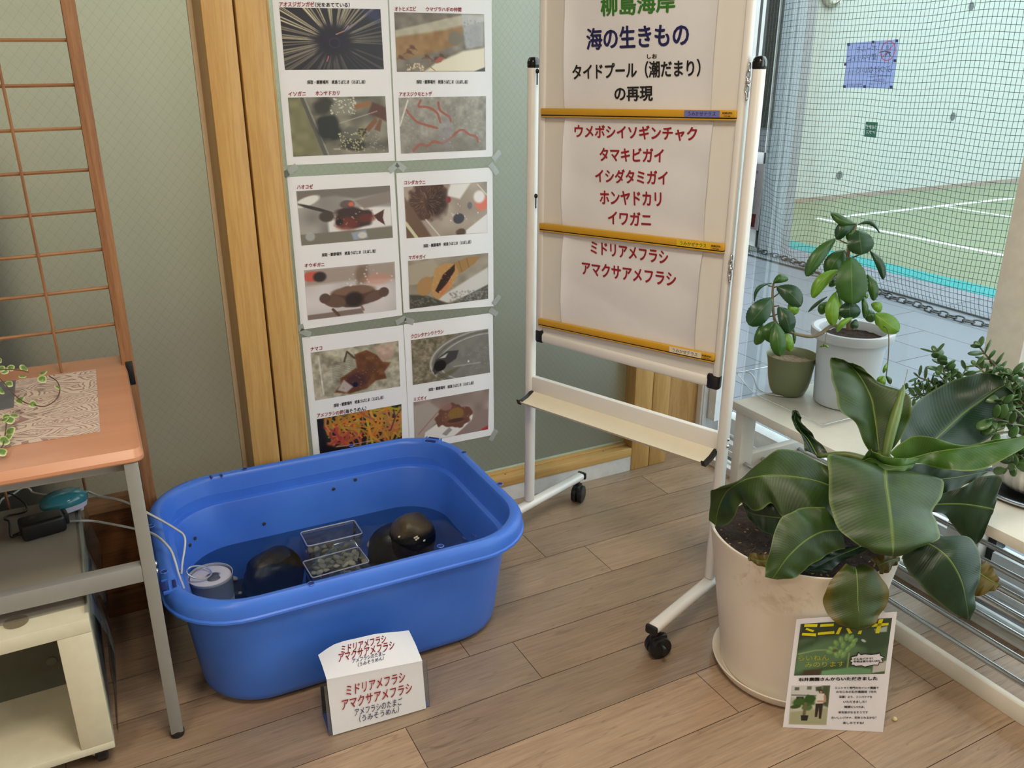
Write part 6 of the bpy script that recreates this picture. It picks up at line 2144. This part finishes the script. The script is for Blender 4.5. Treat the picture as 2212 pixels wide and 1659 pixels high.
p.poly([(.3, .92), (.62, .86), (.84, .9), (.86, 1), (.3, 1)], (110, 158, 112), .03).poly([(.86, .8), (1, .76), (1, .95), (.86, .98)], (196, 192, 186), .02).poly([(.1, .9), (.3, .88), (.28, 1), (.1, 1)], (66, 58, 44), .04).ell(.72, .38, .03, .02, (196, 206, 196), 30, .4).poly([(.82, .18), (.96, .14), (.96, .24), (.84, .24)], (176, 190, 178), .02)
for x, y, a in ((.42, .4, 60), (.47, .34, 75), (.53, .3, 95), (.58, .32, 110), (.62, .38, 130), (.6, .46, 140), (.56, .52, 120), (.48, .58, 100), (.42, .52, 70), (.38, .5, 30), (.36, .56, 20), (.44, .62, 60), (.52, .62, 110), (.5, .44, 90)):
    p.ell(x, y, .045, .04, (122, 164, 96), a, .25, 1).ell(x - .008, y - .012, .02, .016, (158, 196, 124), a, .6, .8)
p.ell(.42, .54, .03, .03, (104, 96, 66), 0, .5)
photo(ln, p, (c5(385, 265), c5(1478, 192), c5(1388, 860), c5(305, 882)), PRINT, 0.0006, pf=PLM)
p = Pic(62, 84, (196, 196, 180), 33).noise(5, 6, 10)
p.poly([(0, 0), (1, 0), (1, .3), (0, .3)], (206, 208, 206), .02).poly([(.08, .04), (.2, .04), (.2, .12), (.08, .12)], (96, 100, 90)).poly([(.4, .02), (.52, .02), (.52, .1), (.4, .1)], (110, 112, 104)).poly([(.62, .04), (.78, .02), (.8, .14), (.64, .14)], (70, 80, 62), .03).poly([(.8, 0), (1, 0), (1, .55), (.86, .5), (.78, .2)], (72, 84, 58), .05)
p.poly([(0, .22), (.7, .24), (.7, .28), (0, .26)], (130, 130, 124)).poly([(.14, .28), (.34, .28), (.34, .42), (.14, .42)], (50, 50, 44)).poly([(0, .68), (1, .56), (1, 1), (0, 1)], (168, 170, 138), .05)
p.ell(.35, .42, .3, .1, (62, 96, 44), 0, .3, 1, .6).ell(.5, .34, .14, .1, (48, 84, 36), 30, .3, 1, .5).ell(.14, .54, .14, .05, (56, 82, 40), -10, .3).ell(.46, .56, .14, .08, (70, 104, 50), 20, .4, .9, .5).line([(.4, .45), (.38, .78)], .03, (108, 104, 74)).poly([(.3, .76), (.5, .76), (.48, .9), (.32, .9)], (34, 32, 32))
p.ell(.76, .15, .05, .05, (60, 44, 38), 0, .2).ell(.77, .17, .035, .035, (182, 140, 116), 0, .2).poly([(.66, .22), (.86, .2), (.92, .36), (.84, .46), (.68, .46)], (220, 216, 210), .02).poly([(.66, .46), (.86, .45), (.84, .84), (.78, .84), (.76, .56), (.73, .8), (.67, .8)], (46, 40, 38), .015).line([(.88, .26), (.9, .4), (.72, .4)], .022, (190, 146, 122))
photo(ln, p, (c5(280, 1002), c5(740, 998), c5(692, 1472), c5(243, 1462)), PRINT, 0.0006, pf=PLM)
YEL = mat('notice_yellow', (228, 216, 30), 0.4, mottle=0)
OLV = mat('notice_olive', (178, 178, 40), 0.4, mottle=0)
my, mo, mk = MB(), MB(), MB()


def bars(mb, polys):
    for q in polys:
        mb.quad(*[tuple(PLM(*c5(*z), 0.0013)) for z in q][::-1])


bars(my, [[(432, 268), (588, 262), (580, 300), (425, 300)], [(455, 312), (548, 340), (530, 362), (440, 332)], [(405, 370), (572, 378), (565, 412), (397, 402)], [(622, 268), (782, 258), (778, 292), (615, 300)], [(592, 368), (786, 348), (788, 382), (586, 396)],
          [(842, 308), (880, 302), (842, 388), (802, 386)], [(928, 318), (960, 312), (1000, 372), (962, 384)], [(1088, 330), (1122, 334), (1104, 388), (1064, 384)], [(1255, 262), (1436, 252), (1432, 280), (1232, 302)], [(1318, 210), (1372, 205), (1322, 376), (1276, 374)]])
obj('lettering', write(MB(), 'らいねん', c5(358, 672), c5(722, 668), 11, PLM, 0.0, 0.0014), OLV, ln, label='thin olive lettering')
write(mo, 'みのります', c5(438, 752), c5(905, 742), 11, PLM, 0.0, 0.0014)
obj('lettering', write(MB(), '石井農園さんからいただきました', c5(358, 928), c5(1305, 915), 8, PLM, 0.05, 0.0012), INK_BLACK, ln, label='bold black heading')
for s, y, x0, x1 in (('ミニトマト専門のおイシイ農園で', 1028, 795, 1318), ('おなじみの石井農園様（市内', 1075, 810, 1288), ('萩園）より、ミニバナナを', 1136, 845, 1240), ('いただきました！', 1194, 893, 1170), ('順調にいけば、', 1255, 905, 1150),
                     ('来年実がなるそうです', 1320, 835, 1190), ('おいしいバナナ、何本とれるかな？', 1384, 752, 1290), ('楽しみですね！', 1446, 888, 1140)):
    obj('lettering', write(MB(), s, c5(x0, y), c5(x1, y), 5.4, PLM, 0.025, 0.0012), INK_BLACK, ln, label='small black lettering')
star = [(970, 702), (995, 690), (985, 660), (1020, 650), (1055, 645), (1075, 605), (1105, 632), (1150, 622), (1225, 630), (1290, 622), (1330, 612), (1338, 640), (1385, 662), (1350, 680), (1370, 720), (1325, 722), (1310, 755), (1255, 752), (1205, 765), (1150, 778), (1110, 762), (1040, 770), (1020, 755), (985, 752), (995, 722)]
mb = MB()
cst = np.mean(np.array(star), 0)
mb.quad(*[tuple(PLM(*c5(*z), 0.0013)) for z in star][::-1])
obj('speech_burst', mb, LAM, ln)
mb = MB()
mb.tube([tuple(PLM(*c5(*z), 0.0013)) for z in star], 0.0011, 4, False, True)
obj('burst_outline', mb, INK_BLACK, ln, sharp=180)
write(mk, 'どんなバナナ！', c5(1018, 684), c5(1250, 676), 5, PLM, 0.04, 0.0018)
write(mk, '今年は実らないの!?', c5(1012, 715), c5(1335, 706), 5, PLM, 0.04, 0.0018)
obj('lettering', my, YEL, ln, label='big yellow lettering')
obj('lettering', mo, OLV, ln, label='thin olive lettering')
obj('lettering', mk, INK_BLACK, ln, label='small black lettering')

# dried pea on the floor
p_ = onZ(1933, 1553, 0.0052)
o = obj('dried_pea', MB().ball(tuple(p_), (0.0055, 0.0052, 0.005), 3), mat('pea_cream', (206, 190, 140), 0.5, mottle=0.15, scale=90), loc=tuple(p_))
tag(o, 'single small cream coloured seed lying on the floor right of the notice', 'seed')
# ================================================================ POTS AND PLANTS ON THE BENCH
def small_pot(name, lab, cat, prof, c, m, n=56):
    t = thing(name, lab, cat, c)
    return t, obj('pot', MB().lathe(prof, c, n), m, t)


gz = BZ + 0.004
GP = (1.948, 1.83, gz)
gp, _ = small_pot('green_pot', 'sage green plastic pot of dry soil on the clear tray', 'pot',
                  [(0.0, 0.0), (0.050, 0.0), (0.053, 0.004), (0.060, 0.022), (0.066, 0.05), (0.070, 0.09), (0.0755, 0.120), (0.0775, 0.1245), (0.0765, 0.1255), (0.074, 0.123), (0.069, 0.095)], GP,
                  mat('sage_plastic', (110, 118, 84), 0.35, mottle=0.02))
G = [[(GP[0] + r * math.cos(a), GP[1] + r * math.sin(a), gz + 0.100 + 0.006 * noise.noise(Vector((r * 60 * math.cos(a), r * 60 * math.sin(a), 3)))) for a in np.linspace(0, 2 * math.pi, 48)] for r in np.linspace(0, 0.0695, 12)]
obj('soil', MB().grid(G, True), rough_mat('dry_soil', (136, 120, 98), 90, 0.8, 0.35), gp, sharp=180)

WPX = (2.040, 1.692, BZ + 0.004)
wpt = thing('succulent_plant', 'tall leafy succulent in a translucent white pot with a branch bending left', 'plant', WPX)
MILK = mat('milky_plastic', (216, 222, 228), 0.35, mottle=0.01)
MILK.node_tree.nodes['Principled BSDF'].inputs['Transmission Weight'].default_value = 0.25
MILK.node_tree.nodes['Principled BSDF'].inputs['Roughness'].default_value = 0.5
obj('pot', MB().lathe([(0.0, 0.0), (0.084, 0.0), (0.087, 0.004), (0.098, 0.20), (0.0985, 0.203), (0.116, 0.207), (0.1185, 0.212), (0.1195, 0.229), (0.118, 0.234), (0.112, 0.236), (0.097, 0.231), (0.094, 0.222), (0.090, 0.16)], WPX, 64), MILK, wpt)
sz = WPX[2] + 0.205
G = [[(WPX[0] + r * math.cos(a), WPX[1] + r * math.sin(a), sz + 0.006 * noise.noise(Vector((r * 60 * math.cos(a), r * 60 * math.sin(a), 8)))) for a in np.linspace(0, 2 * math.pi, 48)] for r in np.linspace(0, 0.0925, 10)]
obj('soil', MB().grid(G, True), SOIL, wpt, sharp=180)
KL = leaf_mat('succulent_leaf', (44, 82, 26), (62, 104, 36), (96, 126, 56), 5, 0.34, vein_amp=0.05)
KD = leaf_mat('succulent_leaf_dark', (30, 62, 34), (46, 84, 44), (84, 112, 60), 5, 0.3, vein_amp=0.05)
KY = leaf_mat('succulent_leaf_bright', (92, 138, 30), (120, 164, 44), (150, 176, 70), 5, 0.36, vein_amp=0.05)
KS = mat('succulent_stem', (104, 92, 64), 0.5, mottle=0.15)
KP = mat('succulent_petiole', (92, 84, 52), 0.5)


def oval_leaf(b, tp, w, d, bow=0.0, m=None, parent=None, teeth=True, dtip=0.0, tilt=0.0, nv=26, peak=0.57):
    """b, tp: pixels of base and tip, w: full width in pixels, bow: sideways bend in pixels, d: depth; the blade is an ovate sheet with a toothed margin"""
    b, tp = np.array(b, float), np.array(tp, float)
    ax = tp - b
    L_ = np.hypot(*ax)
    w = w * (1.16 if w > 15 else 1.0)
    px = np.array([-ax[1], ax[0]]) / L_
    rows = []
    G, UV = [], []
    nu = 5
    for i in range(nv):
        v = i / (nv - 1)
        c = b + ax * v + px * bow * 4 * v * (1 - v)
        ww = max(0.02, math.sin(math.pi * v ** (math.log(0.5) / math.log(peak))) ** 0.48) * w / 2
        if teeth and 2 < i < nv - 2 and i % 2:
            ww *= 0.94
        row = []
        for j in range(-nu, nu + 1):
            t = j / nu
            q = c + px * ww * t
            dep = d + dtip * v - 0.012 * math.sin(math.pi * v) + tilt * t * ww / w * 2 - 0.006 * (1 - t * t)
            row.append(tuple(at(q[0], q[1], dep)))
            UV.append((t, v))
        G.append(row)
    return leaf_obj('leaf', G, UV, m, parent, thick=0.0018)


WD = 2.25     # depth of the plant's main stem from the eye
ST = [(1834, 712, WD), (1833, 660, WD), (1832, 610, WD), (1832, 556, WD), (1836, 525, WD), (1846, 495, WD), (1849, 484, WD)]
obj('stem', MB().tube([tuple(p) for p in crom([at(*q) for q in ST], 40)], list(np.linspace(0.007, 0.0035, 40)), 8), KS, wpt, sharp=180)
BR = [(1812, 706, WD), (1800, 703, WD - .01), (1788, 709, WD - .02), (1772, 721, WD - .03), (1752, 727, WD - .04), (1730, 724, WD - .05), (1708, 718, WD - .06), (1690, 709, WD - .06), (1676, 696, WD - .06), (1671, 678, WD - .06), (1669, 648, WD - .06), (1669.5, 625, WD - .06), (1671, 612, WD - .06)]
obj('branch', MB().tube([tuple(p) for p in crom([at(*q) for q in BR], 60)], list(np.linspace(0.0055, 0.003, 60)), 8), KS, wpt, sharp=180)
for a, b in (((1671, 620), (1660, 617)), ((1671, 622), (1679, 618)), ((1671, 642), (1682, 634)), ((1669, 645), (1662, 643)), ((1671, 662), (1683, 660)), ((1672, 682), (1657, 685)), ((1673, 681), (1681, 678))):
    obj('petiole', MB().tube([tuple(at(*a, WD - .06)), tuple(at(*b, WD - .063))], 0.0018, 6), KP, wpt, sharp=180)
for a, b in (((1834, 528), (1808, 516)), ((1832, 556), (1824, 541)), ((1832, 600), (1812, 583)), ((1833, 625), (1806, 631)), ((1846, 497), (1856, 500)), ((1834, 560), (1878, 541))):
    obj('petiole', MB().tube([tuple(at(*a, WD)), tuple(at(*b, WD - .005))], 0.002, 6), KP, wpt, sharp=180)
D2_ = WD - .065
for spec in [
    # branch leaves
    ((1670, 611), (1703, 602), 17, D2_, -5, KL), ((1667, 612), (1629.5, 651), 9, D2_, 13, KD), ((1678, 620), (1731, 661), 36, D2_, -7, KD), ((1704, 655), (1722, 678), 22, D2_ + .01, 0, KY), ((1667, 644), (1617, 702), 42, D2_ - .01, 0, KD),
    ((1646, 698), (1633, 745), 22, D2_, -4, KL), ((1682, 662), (1705, 720), 33, D2_ - .01, -6, KD), ((1673, 694), (1662, 740), 30, D2_ - .005, 6, KL), ((1675, 697), (1685, 770), 32, D2_ - .03, 0, KL), ((1697, 716), (1708, 760), 20, D2_, 0, KY), ((1711, 700), (1716, 743), 8, D2_ + .02, -2, KL),
    # main stem leaves
    ((1849, 483), (1795, 460), 18, WD - .005, -6, KL), ((1853, 486), (1900, 503), 11, WD, -14, KD), ((1848, 486), (1806, 517), 26, WD, 9, KD), ((1846, 490), (1834, 522), 22, WD + .01, 0, KL), ((1855, 497), (1862, 550), 52, WD - .03, 0, KD),
    ((1805, 515), (1741, 597), 27, WD - .01, 6, KL), ((1879, 541), (1909, 604), 17, WD, -7, mat('silver_leaf', (118, 142, 130), 0.3) if False else KD), ((1826, 540), (1789, 600), 36, WD + .02, 6, KL), ((1838, 555), (1841, 658), 63, WD - .04, 0, KL), ((1812, 583), (1754, 643), 25, WD - .015, 9, KY),
    ((1874, 592), (1888, 650), 20, WD + .005, -5, KL), ((1806, 630), (1799, 704), 27, WD - .03, 5, KY), ((1787, 641), (1746, 674), 8, WD, 2, KD), ((1788, 652), (1772, 679), 18, WD - .01, 3, KL), ((1835, 650), (1836, 690), 42, WD - .02, 0, KD), ((1863, 636), (1868, 688), 15, WD - .02, -3, KL),
    ((1813, 630), (1814, 692), 15, WD - .012, 0, KY), ((1842, 686), (1807, 717), 14, WD - .06, 5, KY), ((1889, 678), (1942, 716), 36, WD - .03, 0, KY), ((1882, 656), (1904, 672), 19, WD - .01, -3, KY), ((1875, 668), (1884, 696), 22, WD, 0, KL), ((1850, 690), (1842, 712), 16, WD - .03, 0, KD), ((1812, 604), (1790, 618), 14, WD + .02, 0, KL), ((1874, 634), (1868, 645), 10, WD, 0, KY),
    ((1890, 690), (1905, 700), 14, WD - .02, 2, KY)]:
    oval_leaf(*spec[:5], m=spec[5], parent=wpt)
vp = [at(1908, 706, WD - .06), at(1914, 708, WD - .07), at(1919, 718, WD - .075), at(1920, 745, WD - .075), at(1918, 780, WD - .075), at(1914, 815, WD - .075)]
obj('runner', MB().tube([tuple(p) for p in crom(vp, 30)], 0.0014, 6), KP, wpt, sharp=180)
for q in (((1916, 784), (1908, 806), 8, WD - .075, 0, KY), ((1908, 812), (1896, 828), 11, WD - .075, 2, KY), ((1910, 812), (1904, 836), 14, WD - .085, 0, KY), ((1914, 812), (1924, 830), 11, WD - .075, -2, KL)):
    oval_leaf(*q[:5], m=q[5], parent=wpt, teeth=False)
fp = [at(1786, 712, WD - .07), at(1784, 728, WD - .08), at(1782, 744, WD - .085)]
obj('flower_stalk', MB().tube([tuple(p) for p in crom(fp, 10)], 0.0009, 6), KP, wpt, sharp=180)
for q in (((1783, 743), (1770, 749), 5, WD - .087, -1, KY), ((1782, 743), (1791, 751), 5, WD - .087, 1, KY), ((1782, 742), (1778, 749), 6, WD - .09, 0, BLB)):
    oval_leaf(*q[:5], m=q[5], parent=wpt, teeth=False)

# jade plant in a ribbed white bowl on a chrome ringed plate
JC = np.array([2.005, 1.06, BZ])
jd = thing('jade_plant', 'bushy jade plant with small round leaves in a ribbed white bowl', 'plant', (JC[0], JC[1], BZ + 0.012))
prof = []
rr = []
for r, z in ((0.062, 0.012), (0.075, 0.014), (0.092, 0.03), (0.104, 0.06), (0.110, 0.095), (0.112, 0.10), (0.107, 0.10), (0.100, 0.07)):
    rr.append([(JC[0] + (r + 0.0016 * math.cos(36 * a) * (z < .098)) * math.cos(a), JC[1] + (r + 0.0016 * math.cos(36 * a) * (z < .098)) * math.sin(a), BZ + z) for a in np.linspace(0, 2 * math.pi, 180, endpoint=False)])
obj('bowl', MB().rings(rr, True), mat('ribbed_white', (226, 224, 218), 0.35), jd, sharp=60)
obj('soil', MB().lathe([(0.0, 0.088), (0.102, 0.084)], (JC[0], JC[1], BZ), 40), SOIL, jd, sharp=180)
pl_ = obj('chrome_plate', MB().lathe([(0.0, 0.004), (0.10, 0.004), (0.125, 0.007), (0.135, 0.012), (0.138, 0.012), (0.138, 0.008), (0.125, 0.002), (0.0, 0.0005)], (JC[0], JC[1], BZ), 64), M['chrome'], loc=(JC[0], JC[1], BZ))
tag(pl_, 'round shiny metal plate under the ribbed white bowl on the bench', 'plate')
JL = mat('jade_leaf', (72, 104, 58), 0.3, mottle=0.2, scale=40)
JLD = mat('jade_stem', (96, 98, 70), 0.5)
r_ = random.Random(17)
JD = float(CAM[2] @ (np.array([2.005, 1.06, BZ + 0.12]) - EYE))
J2 = np.array([2.035, 1.335, BZ])
jd2 = thing('jade_plant', 'smaller jade plant behind the arching banana leaf near the white pot', 'plant', tuple(J2))
obj('pot', MB().lathe([(0.0, 0.0), (0.045, 0.0), (0.048, 0.004), (0.058, 0.09), (0.060, 0.10), (0.055, 0.10), (0.052, 0.085)], tuple(J2), 48), mat('white_rimmed_pot', (214, 206, 194), 0.4), jd2)
obj('soil', MB().lathe([(0.0, 0.09), (0.053, 0.087)], tuple(J2), 32), SOIL, jd2, sharp=180)
JDA = float(CAM[2] @ (J2 + np.array([0, 0, 0.16]) - EYE))
clusters = [  # tip pixel, depth offset, leaf length, pairs
    (2022, 762, .03, .030, 4), (2118, 752, .05, .030, 5), (2085, 800, .03, .026, 4), (1985, 815, .04, .026, 5), (2030, 812, .0, .024, 5), (2060, 815, .03, .024, 4), (1962, 838, .06, .022, 3), (2150, 790, .05, .026, 4), (2005, 835, .02, .024, 4),
    (2186, 812, .0, .030, 5), (2212, 815, .02, .030, 4), (2200, 860, .0, .028, 5), (2163, 868, -.10, .032, 2), (2145, 905, -.13, .034, 2), (2178, 915, -.12, .036, 2), (2150, 935, -.12, .030, 1), (2200, 925, -.05, .030, 4), (2215, 955, -.04, .030, 4), (2205, 885, .02, .03, 4), (2190, 1000, -.08, .026, 3), (2175, 1012, -.08, .024, 2), (2212, 1002, -.06, .026, 3), (2240, 880, .0, .03, 4), (2245, 950, -.02, .03, 4), (2235, 820, .02, .03, 4),
    (2045, 790, .02, .026, 4), (1995, 850, .0, .024, 4), (2020, 845, .0, .024, 4), (2050, 838, .01, .024, 4), (2075, 830, .02, .024, 3), (1975, 858, .02, .022, 3), (2140, 815, .02, .026, 4), (2110, 790, .02, .024, 4), (2160, 840, .0, .026, 4), (2185, 845, .0, .028, 4), (2195, 975, -.06, .028, 3), (2170, 985, -.06, .026, 3)]


def jleaf(c, dir_, nrm, L_):
    """a thick oval leaf starting at c"""
    x = Vector(dir_).normalized()
    z = Vector(nrm)
    z = (z - x * z.dot(x)).normalized()
    y = z.cross(x)
    R_ = Matrix((x, y, z)).transposed()
    fol.ball(tuple(Vector(c) + x * L_ * 0.58), (L_ * 0.48, L_ * 0.33, L_ * 0.075), 2, R_)
    stems.tube([tuple(c), tuple(Vector(c) + x * L_ * 0.16)], 0.0014, 5)


stems2, fol2, stems1, fol1 = MB(), MB(), MB(), MB()
root1, root2 = np.array([JC[0], JC[1], BZ + 0.086]), J2 + np.array([0, 0, 0.088])
for x, y, dd, L_, n_ in clusters:
    far_ = x < 2100
    stems, fol, root = (stems2, fol2, root2) if far_ else (stems1, fol1, root1)
    tip = at(x, y, (JDA if far_ else JD) + dd * 0.6)
    mid = root * 0.5 + tip * 0.5 + np.array([0, 0, 0.03])
    path = crom([root, mid, tip], 14)
    stems.tube([tuple(p) for p in path], list(np.linspace(0.004, 0.002, 14)), 6)
    t = Vector(tip - mid).normalized()
    for k in range(n_):
        p = Vector(tip) - t * (0.017 * k)
        a0 = r_.uniform(0, 3) + k * 1.57
        side = t.orthogonal().normalized()
        for s in (0, math.pi):
            d_ = Matrix.Rotation(a0 + s, 3, t) @ side
            jleaf(p, d_ + t * r_.uniform(0.1, 0.7) + Vector((0, 0, 0.15)), t + Vector((r_.uniform(-.4, .4), r_.uniform(-.4, .4), .3)), L_ * r_.uniform(1.05, 1.4))
    jleaf(tip, t + side * .3, side, L_ * 0.7)
obj('foliage', fol1, JL, jd, sharp=180)
obj('stems', stems1, JLD, jd, sharp=180)
obj('foliage', fol2, JL, jd2, sharp=180)
obj('stems', stems2, JLD, jd2, sharp=180)
